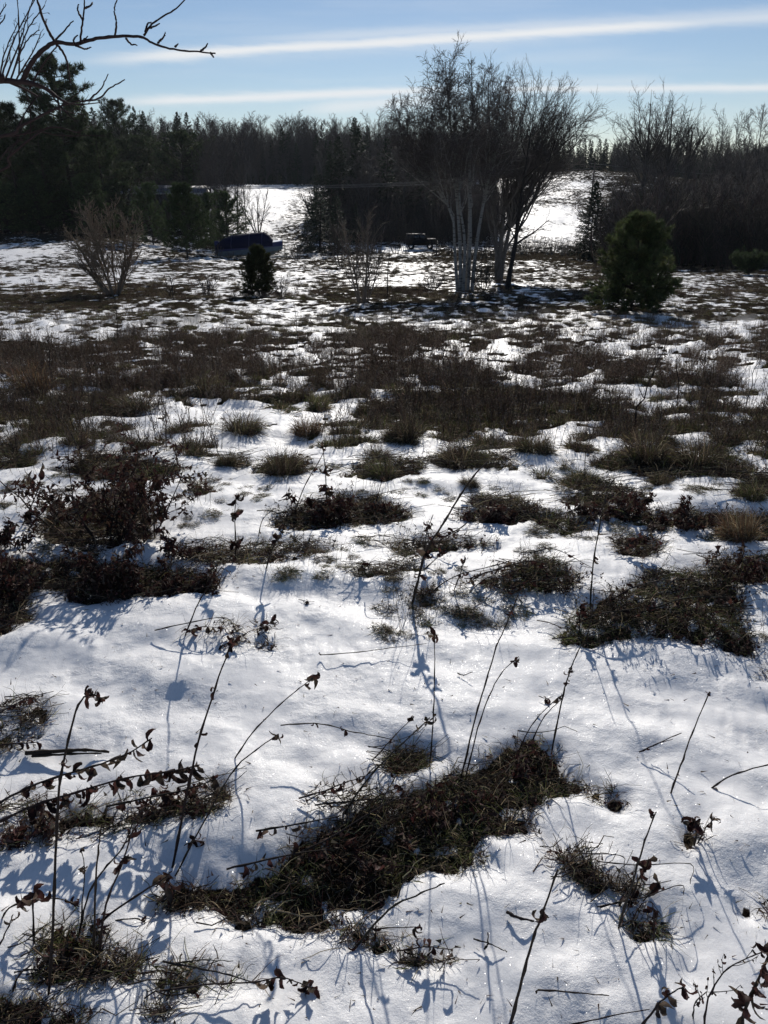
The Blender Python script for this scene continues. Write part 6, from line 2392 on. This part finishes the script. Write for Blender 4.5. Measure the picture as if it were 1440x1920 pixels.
weed('clump of grey curled leaves on the snow left of the open slope',
     [dict(p=[(480, 1182, .01), (500, 1172, .03), (516, 1160, .05)], mode='lie', r=1.4, along=(0, 1, 16, 2.6, .3)), dict(p=[(290, 1182, .01), (350, 1168, .04), (420, 1158, .05), (442, 1180, .02)], mode='lie', r=1.7),
      dict(p=[(350, 1185, .01), (380, 1175, .03), (430, 1180, .03)], mode='lie', r=1.3, along=(0, 1, 14, 2.8, .3))])
weed('thin dark stem leaning right out of the flattened grey leaves',
     [dict(p=[(345, 1190), (372, 1130), (395, 1095), (416, 1062)], r=2.2)], [(0, .8, 2, 1.6)])

# --- mid-distance shoots and weeds
weed('tall red leaved shoot forking up to the right in the upper centre',
     [dict(p=[(772, 1130), (788, 1070), (800, 1030), (832, 980), (862, 930), (890, 890), (915, 866)], r=4.0), dict(p=[(798, 1035), (830, 1010), (870, 985), (902, 950)], r=2.8),
      dict(p=[(795, 1045), (800, 1000), (812, 965)], r=2.4), dict(p=[(790, 1062), (820, 1045), (830, 1030)], r=2.2)],
     [(0, .3, 9, 3.6), (0, .4, 5, 3.2), (1, .5, 6, 3.0), (2, .7, 6, 3.0), (3, .8, 7, 4.0), (0, .15, 6, 3.2), (1, .95, 4, 2.6)])
weed('low leafy shoots spreading right from the foot of the red leaved shoot',
     [dict(p=[(800, 1110), (850, 1082), (920, 1062), (960, 1050)], r=2.0), dict(p=[(850, 1105), (868, 1060), (872, 1040)], r=1.8), dict(p=[(690, 1075), (680, 1062), (672, 1058)], r=1.8), dict(p=[(690, 1066, .04), (700, 1052, .1), (742, 1058, .08)], mode='lie', r=1.8)],
     [(1, .5, 4, 2.6), (1, .9, 3, 2.4), (2, .6, 4, 3.0), (0, .4, 3, 2.4)])
weed('upright shoot with two whorls of dark leaves on the snow left of centre',
     [dict(p=[(440, 1050), (442, 1010), (440, 970), (443, 925)], r=2.6)], [(0, .92, 10, 3.6), (0, .72, 8, 3.2), (0, .3, 12, 3.8), (0, .1, 8, 3.6)])
weed('broken bowed stem on the snow left of the dark central mound',
     [dict(p=[(484, 1005), (492, 975), (512, 955)], r=2.0), dict(p=[(498, 1065), (510, 1030), (530, 995), (535, 975)], r=2.6)], [(1, .5, 8, 3.2), (1, .8, 5, 3.0)])
weed('leaning thin stem crossing up to the right over the central mound',
     [dict(p=[(545, 965), (572, 910), (598, 865), (615, 830)], r=2.6), dict(p=[(612, 935), (610, 880), (604, 828)], r=3.0), dict(p=[(700, 948), (715, 905), (725, 870)], r=2.4)],
     [(1, .9, 8, 3.0), (1, .5, 12, 3.6), (0, .5, 2, 3.0), (1, .2, 14, 4.0), (2, .6, 5, 3.0)])
weed('sparse leafy stem on the snow far left above the dark strip',
     [dict(p=[(40, 985), (70, 920), (80, 868)], r=3.0), dict(p=[(48, 990), (90, 950), (135, 925)], r=2.6)], [(0, .2, 14, 4.2), (1, .5, 8, 3.6), (1, .9, 5, 3.4), (0, .85, 2, 5.0)])
weed('thin upright wiry stem above the large right bare patch',
     [dict(p=[(1107, 1135), (1112, 1060), (1122, 1000), (1135, 930), (1150, 900)], r=2.4), dict(p=[(1098, 1200), (1110, 1150), (1114, 1100)], r=1.6)], [(0, .3, 3, 2.4), (0, .5, 2, 2.2)])
weed('bent leafy stems along the top of the large right bare patch',
     [dict(p=[(1140, 1130, .02), (1180, 1105, .08), (1230, 1090, .1), (1300, 1085, .1)], mode='lie', r=2.2, along=(0, 1, 18, 3.0, .3)), dict(p=[(1080, 1168, .02), (1130, 1150, .06), (1200, 1140, .06)], mode='lie', r=2.2, along=(0, 1, 14, 3.0, .4)),
      dict(p=[(1200, 1150, .03), (1290, 1120, .08), (1380, 1120, .06)], mode='lie', r=2.2, along=(0, 1, 18, 3.0, .3))])
weed('pair of dark seed leaves hanging at the left tip of the large right patch', [dict(p=[(1088, 1175), (1087, 1155), (1090, 1142)], r=1.8)], [(0, .9, 6, 2.6), (0, .5, 3, 2.4)])
weed('leafy bent stems on the bare patch left above the large right one',
     [dict(p=[(880, 1085, .02), (930, 1068, .07), (990, 1052, .09), (1030, 1058, .08)], mode='lie', r=2.2, along=(0, 1, 18, 3.2, .6)), dict(p=[(950, 1105, .02), (1000, 1090, .05), (1060, 1082, .06)], mode='lie', r=2.0, along=(0, 1, 12, 3.0, .6)),
      dict(p=[(990, 1040, .05), (1040, 1030, .1), (1110, 1065, .04)], mode='lie', r=1.6, along=(.2, 1, 5, 2.2, .6))])
weed('small heap of dark maroon leaves above the large right patch',
     [dict(p=[(1170, 1030, .03), (1200, 1008, .08), (1235, 1015, .07)], mode='lie', r=2.0, along=(0, 1, 22, 3.8, .2))])


def bush(label, px, py, wpx, hpx, nst, nleaf, lean=0.0, name='withered_bush', r=3.0, ls=4.0, stuff=500, tone=1.0):
    """a tangled dead bush: stems, leaves one can pick out, and a mass of small leaves"""
    b = G(px, py)
    b.z = ground_z(b.x, b.y)
    s_ = b.y * CP - (b.z - EYE) * SP
    W, H = wpx / F * s_, hpx / F * s_
    root = empty(name, b)
    tag(root, label, 'withered bush')
    base = np.stack([rng.normal(0, W * .16, nst), rng.normal(0, W * .12, nst), np.full(nst, -.02)], 1)
    d = np.stack([rng.normal(lean, .45 * W / H, nst), rng.normal(0, .35, nst), np.ones(nst)], 1)
    d /= np.linalg.norm(d, axis=1, keepdims=True)
    L = H * rng.uniform(.6, 1.3, nst)
    P = [base]
    p = base
    for k in range(6):
        d = d + rng.normal(0, .13, d.shape)
        d[:, 2] -= .04
        d /= np.linalg.norm(d, axis=1, keepdims=True)
        p = p + d * (L / 6)[:, None]
        P.append(p)
    P = np.stack(P, 1)
    R = np.tile(np.linspace(1, .35, 7), (nst, 1)) * r / 1000 * rng.uniform(.6, 1.3, (nst, 1))
    for k in range(nst):
        g = Geo()
        g.tubes(P[k:k + 1], R[k:k + 1], 5, jcol(1, DARKSTEM, .2)[0])
        link('stem', g.mesh('stem', [M_WEED]), root)
    Q, RR = grow(P, R, 6, .25, 1, (.5, 1.2), (.15, .38), .6, 5, .03, .2, .5, .3, rmin=.0012)
    g = Geo()
    g.tubes(Q, RR, 4, jcol(len(Q), DARKSTEM, .2))
    S = Q[rng.integers(0, len(Q), stuff), rng.integers(1, 5, stuff)] + rng.normal(0, .008, (stuff, 3))
    D = rng.normal(0, 1, S.shape)
    D[:, 2] -= .8
    q_s = .5 + .22 * s_
    g.spikes(S, D, rng.uniform(.012, .034, stuff) * q_s, rng.uniform(.006, .014, stuff) * q_s, mixcol(stuff, [MAROON * tone, BROWN * tone], [.7, .3]))
    o = link('twigs_and_small_leaves', g.mesh('twigs', [M_WEED]), root)
    o['kind'] = 'stuff'
    for k in range(nleaf):
        q_ = Q[random.randrange(len(Q))][random.randrange(1, 5)]
        put_leaf(root, Vector(q_) + b, ls / 100 * random.uniform(.6, 1.2))
    return root


bush('biggest withered bush, dark with curled leaves, at the left of the clean snow', 205, 1005, 175, 185, 24, 110, .08, r=4.2, ls=4.0, stuff=2400)
bush('forked leafy shoots on the left flank of the biggest withered bush', 128, 985, 110, 165, 5, 40, -.05, r=4.5, ls=4.0, stuff=160)
bush('low leafy bush in front of the biggest withered bush', 220, 1105, 170, 90, 16, 60, 0, r=2.8, ls=3.4, stuff=1400)
bush('brown leafy bush cut by the left edge beside the long dark strip', 8, 1120, 90, 110, 14, 50, 0, r=2.8, ls=3.4, stuff=900, tone=1.3)
bush('leafy bush at the left edge above the long dark strip', 5, 1030, 90, 80, 10, 40, 0, r=2.6, ls=3.2, stuff=500)
bush('low dark bush along the right part of the long dark strip', 345, 1098, 130, 50, 12, 40, 0, r=2.4, ls=3.2, stuff=900)
bush('small leafy bush rising over the thin strip left of the centre', 335, 1045, 60, 60, 6, 34, 0, r=2.2, ls=3.0, stuff=160)
bush('dark weedy bush on the central mound of dead weeds', 620, 968, 120, 60, 14, 30, 0, r=2.6, ls=3.0, stuff=900)
bush('low dark weeds on the right slope of the central mound', 710, 965, 110, 40, 12, 26, 0, r=2.4, ls=3.0, stuff=700)
bush('reddish withered weeds right of the red leaved shoot', 925, 972, 110, 50, 12, 30, 0, r=2.4, ls=3.2, stuff=700, tone=1.3)
bush('tangled dead weeds on the long slanting patch at the right', 1160, 965, 150, 50, 14, 30, 0, r=2.4, ls=3.2, stuff=900)
bush('tangled dead weeds left of the rusty tussock', 1280, 985, 130, 50, 12, 30, 0, r=2.4, ls=3.2, stuff=700)
bush('wiry weeds on the green patch at the right edge', 1400, 1085, 120, 70, 12, 24, 0, r=2.2, ls=3.0, stuff=500)
bush('wiry dark weeds out of the upper slope of the long slanting patch', 985, 1440, 110, 60, 12, 22, .1, r=1.7, ls=2.0, stuff=260)
bush('wiry dark weeds in the middle of the long slanting patch', 850, 1520, 160, 70, 16, 26, .1, r=1.7, ls=2.2, stuff=400)
bush('dark leafy weeds in the lower part of the long slanting patch', 660, 1600, 180, 70, 16, 34, .1, r=1.7, ls=2.4, stuff=400)
bush('reddish withered weeds on the mossy tuft at the bottom left', 130, 1790, 110, 70, 12, 26, .0, r=1.6, ls=2.2, stuff=300, tone=1.6)
bush('leafy litter standing on the band at the left foreground edge', 60, 1560, 150, 60, 14, 40, .0, r=1.7, ls=2.4, stuff=500, tone=1.3)
bush('dark curled weeds at the right end of the band at the left edge', 350, 1510, 130, 50, 10, 40, .0, r=1.7, ls=2.4, stuff=260)


def shoot(px, py, tip, lean, label, r=4, n=7, tl=.25):
    """a thin woody shoot standing in the weeds"""
    b = G(px, py)
    b.z = ground_z(b.x, b.y) - .02
    h_ = h_to_row(b, tip)
    c = smooth([(0, 0, 0), (lean * .25 * h_, 0, .35 * h_), (lean * .7 * h_, 0, .7 * h_), (lean * h_, 0, h_)], 10)
    c[1:-1] += rng.normal(0, .012 * h_, (8, 3))
    R = np.linspace(1, .25, 10) * r / 1000
    root = empty('woody_shoot', b)
    tag(root, label, 'woody shoot', 'woody shoots standing in the weeds')
    g = Geo()
    g.tubes(c[None], R[None], 5, DARKSTEM)
    link('stem', g.mesh('stem', [M_TWIG]), root)
    Q, RR = grow(c[None], R[None], n, .3, 1, (.3, .8), (tl * .6, tl), .6, 5, .06, .12, .5, .5, rmin=r / 4000)
    Q2, RR2 = grow(Q, RR, 2, .3, 1, (.3, .8), (.3, .6), .6, 4, .05, .12, rmin=r / 5000)
    g = Geo()
    g.tubes(Q, RR, 4, DARKSTEM)
    g.tubes(Q2, RR2, 3, DARKSTEM)
    link('side_twigs', g.mesh('side_twigs', [M_TWIG]), root)


for a in ((1188, 800, 615, .22, 'tall thin shoot above the large dark weedy tussock', 9, 9), (416, 868, 742, -.22, 'shoot leaning left out of the small brown tussock'),
          (358, 800, 700, .05, 'dark shoot left of the middle in the weed belt'), (522, 765, 680, .35, 'shoot leaning right above the olive tussock'), (300, 770, 655, .0, 'straight dark shoot in the left part of the weed belt', 5),
          (30, 845, 730, .1, 'shoot at the far left above the flat olive tussock'), (1270, 760, 650, -.15, 'crooked shoot right of the tall thin shoot', 6), (1010, 790, 690, .1, 'shoot in the centre right of the weed belt'),
          (870, 770, 670, .05, 'shoot behind the tussock topped with pale blades'), (735, 600, 520, 0, 'short shoot in front of the post like sapling', 10, 5), (222, 640, 540, .05, 'shoot in front of the willow foot', 9, 5),
          (1090, 910, 700, .12, 'wiry shoot between the tussocks at the right', 3, 4), (150, 850, 760, -.3, 'crooked shoot behind the biggest withered bush', 5, 8), (620, 700, 628, .1, 'shoot above the trodden gap', 6),
          (830, 700, 600, .05, 'dark shoot on the far side of the weed belt', 7), (1400, 760, 640, .05, 'shoot near the right edge of the weed belt', 5), (1320, 720, 620, -.1, 'shoot near the right edge behind the crooked one', 6),
          (100, 720, 610, .05, 'shoot in the left part of the weed belt by the rusty tussock', 7), (560, 650, 570, -.05, 'shoot at the far edge of the weed belt', 8), (990, 640, 560, .1, 'shoot below the dark crooked tree', 9)):
    shoot(*a)

# loose scraps on the snow
n = 900
px_ = rng.uniform(-60, 1500, n)
py_ = rng.uniform(930, 1915, n)
g = Geo()
S = np.array([G(a, b, .002)[:] for a, b in zip(px_, py_)])
S[:, 2] = height(S[:, 0].copy(), S[:, 1].copy()) + .002
D = rng.normal(0, 1, S.shape)
D[:, 2] = np.abs(D[:, 2]) * .25
g.spikes(S, D, rng.uniform(.004, .028, n), rng.uniform(.001, .005, n), mixcol(n, [MAROON, BROWN, STRAW * .6], [.4, .4, .2]))
tag(link('leaf_litter', g.mesh('leaf_litter', [M_GRASS])), 'tiny scraps of dead leaf and stem scattered on the snow', None, None, 'stuff')

# ------------------------------------------------------------------ overhanging bare branch, top left
def overhang():
    D0 = 4.6
    tx, ty = -4.3, 5.0
    tb = Vector((tx, ty, ground_z(tx, ty) - .1))
    root = empty('overhanging_tree', tb)
    tag(root, 'bare tree reaching in from the top left with a long crooked branch', 'tree')

    def A(px, py, Y):
        return np.array(at_depth(px, py, Y)) - np.array(tb)
    g = Geo()
    tp = smooth([(0, 0, 0), (.05, 0, .8), (-.05, .05, 1.7), (.1, 0, 2.6), (0, .1, 3.6), (.2, 0, 5.0)], 14)
    g.tubes(tp[None], (np.linspace(.11, .03, 14))[None], 8, (.05, .042, .038))
    link('trunk', g.mesh('trunk', [M_BARK]), root)
    brown = (.040, .026, .026)
    limbs = []

    def limb(pts, r0, r1, name='limb', nt=0, tl=.2, n=None, tw=5):
        c = smooth(pts, n or 5 * len(pts))
        c += rng.normal(0, .0012, c.shape)
        R = np.linspace(r0, r1, len(c))
        R[3::7] *= 1.12
        g = Geo()
        g.tubes(c[None], R[None], 6, brown)
        lo = link(name, g.mesh(name, [M_TWIG]), root)
        if nt:
            Q, RR = grow(c[None], R[None], nt, .15, 1, (.4, .9), (tl * .5, tl), .55, tw, .05, .12, .5, .3, rmin=.0016)
            Q2, RR2 = grow(Q, RR, 2, .3, 1, (.3, .8), (.3, .5), .7, 4, .05, .12, rmin=.0014)
            g = Geo()
            g.tubes(Q, RR, 4, brown)
            g.tubes(Q2, RR2, 4, brown)
            link('side_twigs', g.mesh('side_twigs', [M_TWIG]), lo)['kind'] = 'stuff'
        return c
    J = tp[7]
    limb([J, A(-60, 146, D0), A(0, 151, D0), A(50, 155, D0), A(85, 166, D0), A(110, 184, D0), A(130, 196, D0)], .022, .005, nt=3, tl=.12)
    # arch that carries the long branch
    limb([A(42, 152, D0), A(56, 122, D0), A(78, 96, D0), A(104, 80, D0), A(140, 83, D0), A(172, 74, D0), A(214, 69, D0), A(262, 69, D0), A(285, 80, D0), (A(320, 92, D0)), A(360, 96, D0), A(404, 100, D0)], .013, .0035, 'long_branch')
    for pts in ([(270, 67), (280, 50), (300, 34), (330, 16), (360, -14)], [(216, 69), (218, 40), (214, 20), (220, -4)], [(150, 80), (155, 45), (158, 10), (160, -12)], [(155, 38), (146, 20), (148, 8)], [(158, 16), (170, 10), (173, 4)],
                [(236, 72), (246, 83), (257, 84)], [(296, 80), (306, 70), (311, 60)], [(375, 96), (386, 88), (389, 81)], [(395, 99), (401, 108)], [(328, 88), (334, 82)], [(280, 52), (288, 50), (300, 44)], [(142, 85), (160, 92), (170, 88)], [(140, 82), (138, 74), (146, 66)], [(272, 60), (277, 45), (286, 42)], [(150, 80), (165, 68)]):
        limb([A(u, v, D0 + random.uniform(-.05, .05)) for u, v in pts], .0058, .0028, 'twig_branch')
    limb([A(104, 80, D0), A(86, 48, D0), A(70, 0, D0), A(66, -30, D0)], .0075, .005, 'twig_branch', nt=2, tl=.3)
    limb([A(104, 80, D0), A(122, 104, D0), A(128, 130, D0), A(132, 156, D0)], .0072, .0032, 'twig_branch')
    limb([A(104, 75, D0), A(122, 56, D0), A(138, 38, D0)], .0050, .0026, 'twig_branch')
    limb([A(55, 168, D0), A(72, 135, D0), A(92, 105, D0), A(110, 82, D0)], .0052, .003, 'twig_branch', nt=5, tl=.3)
    # fans of thin upright shoots at the left
    for k, (a, b, c_) in enumerate((((2, 148), (24, 80), (70, -10)), ((10, 150), (40, 70), (64, -10)), ((20, 150), (50, 60), (84, 10)), ((0, 140), (10, 95), (35, 40)), ((20, 148), (48, 80), (74, 56)), ((35, 140), (36, 60), (32, -10)),
                                    ((30, 150), (60, 100), (78, 60)), ((-20, 70), (-2, 30), (12, 8)), ((-16, 60), (4, 40), (10, 30)))):
        Yk = D0 + .25 + .1 * k
        limb([A(*a, Yk), A(*b, Yk), A(*c_, Yk)], .0052, .0022, 'twig_branch', nt=6, tl=.22)
    # lower branches in front of the dark pines
    limb([tp[6], A(-40, 260, 5.2), A(40, 235, 5.2), A(100, 205, 5.2), A(150, 188, 5.2)], .013, .004, nt=4, tl=.15)
    limb([A(150, 190, 5.0), A(185, 185, 5.0), A(206, 165, 5.0), A(234, 150, 5.0)], .006, .003, 'twig_branch')
    limb([A(165, 190, 5.0), A(190, 165, 5.0), A(203, 138, 5.0)], .005, .0025, 'twig_branch')
    limb([tp[5], A(-40, 330, 5.4), A(20, 290, 5.4), A(90, 240, 5.4), A(150, 250, 5.4)], .010, .004, nt=5, tl=.2)
    # crown above the frame, so the tree is whole
    Q, RR = grow(tp[None], np.linspace(.11, .03, 14)[None], 10, .45, 1, (.5, 1.1), (.2, .35), .5, 6, .08, .1, rmin=.01)
    k = (Q[:, :, 0] < 1.0).all(1)
    Q, RR = Q[k], RR[k]
    Q2, RR2 = grow(Q, RR, 7, .2, 1, (.4, .9), (.25, .45), .5, 5, .06, .12, rmin=.004)
    keep = []
    for i, q_ in enumerate(Q2):
        w_ = q_ + np.array(tb)
        u_, v_ = to_px(w_[:, 0], w_[:, 1], w_[:, 2])
        keep.append(not ((u_ > -20) & (v_ > -20)).any())
    Q2, RR2 = Q2[keep], RR2[keep]
    keep = []
    for q_ in Q:
        w_ = q_ + np.array(tb)
        u_, v_ = to_px(w_[:, 0], w_[:, 1], w_[:, 2])
        keep.append(not ((u_ > -20) & (v_ > -20)).any())
    g = Geo()
    if any(keep):
        g.tubes(Q[keep], RR[keep], 5, brown)
    if len(Q2):
        g.tubes(Q2, RR2, 4, brown)
    if g.n:
        link('crown', g.mesh('crown', [M_TWIG]), root)


overhang()
print('leaves', N_LEAF[0], 'objects', len(bpy.data.objects), 'tris', sum(len(m.polygons) * 2 for m in bpy.data.meshes))


# ------------------------------------------------------------------ labels that tell grouped trees apart by their order
ONES = 'first second third fourth fifth sixth seventh eighth ninth tenth eleventh twelfth thirteenth fourteenth fifteenth sixteenth seventeenth eighteenth nineteenth'.split()
TENS = {20: 'twent', 30: 'thirt', 40: 'fort', 50: 'fift'}


def nth(n):
    if n < 20:
        return ONES[n - 1]
    b, r_ = n // 10 * 10, n % 10
    return TENS[b] + 'ieth' if r_ == 0 else TENS[b] + 'y-' + ONES[r_ - 1]


PHRASE = {
    'leafless trees of the right wood': '%s leafless brownish tree from the left in the dense wood at the right',
    'spruces in the right wood': '%s dark spruce from the left among the leafless trees of the right wood',
    'leafless trees of the dark clump left of the birch': '%s dark leafless tree from the left in the clump beside the birch',
    'spruces of the dark clump left of the birch': '%s dark spruce from the left in the clump beside the birch',
    'dark conifers of the stand at the left': '%s dark conifer from the left in the stand behind the tall white pine',
    'low conifers at the foot of the left stand': '%s low dark conifer from the left at the foot of the left stand',
    'spruces in the row along the right skyline': '%s small spruce from the left in the row along the right skyline',
    'slim pale trunked trees left of the narrow snow slope': '%s slim pale trunked tree from the left beside the narrow snow slope',
    'pale bushes in the thicket below the open hill': '%s pale upright bush from the left in the thicket below the open hill',
    'dark bushes behind the birch': '%s dark tangled bush from the left behind the birch trunks',
}
for gname, ph in PHRASE.items():
    mem = [o for o in bpy.data.objects if o.get('group') == gname and o.parent is None]
    mem.sort(key=lambda o: o.location.x / o.location.y)
    for i, o in enumerate(mem):
        o['label'] = ph % nth(i + 1)
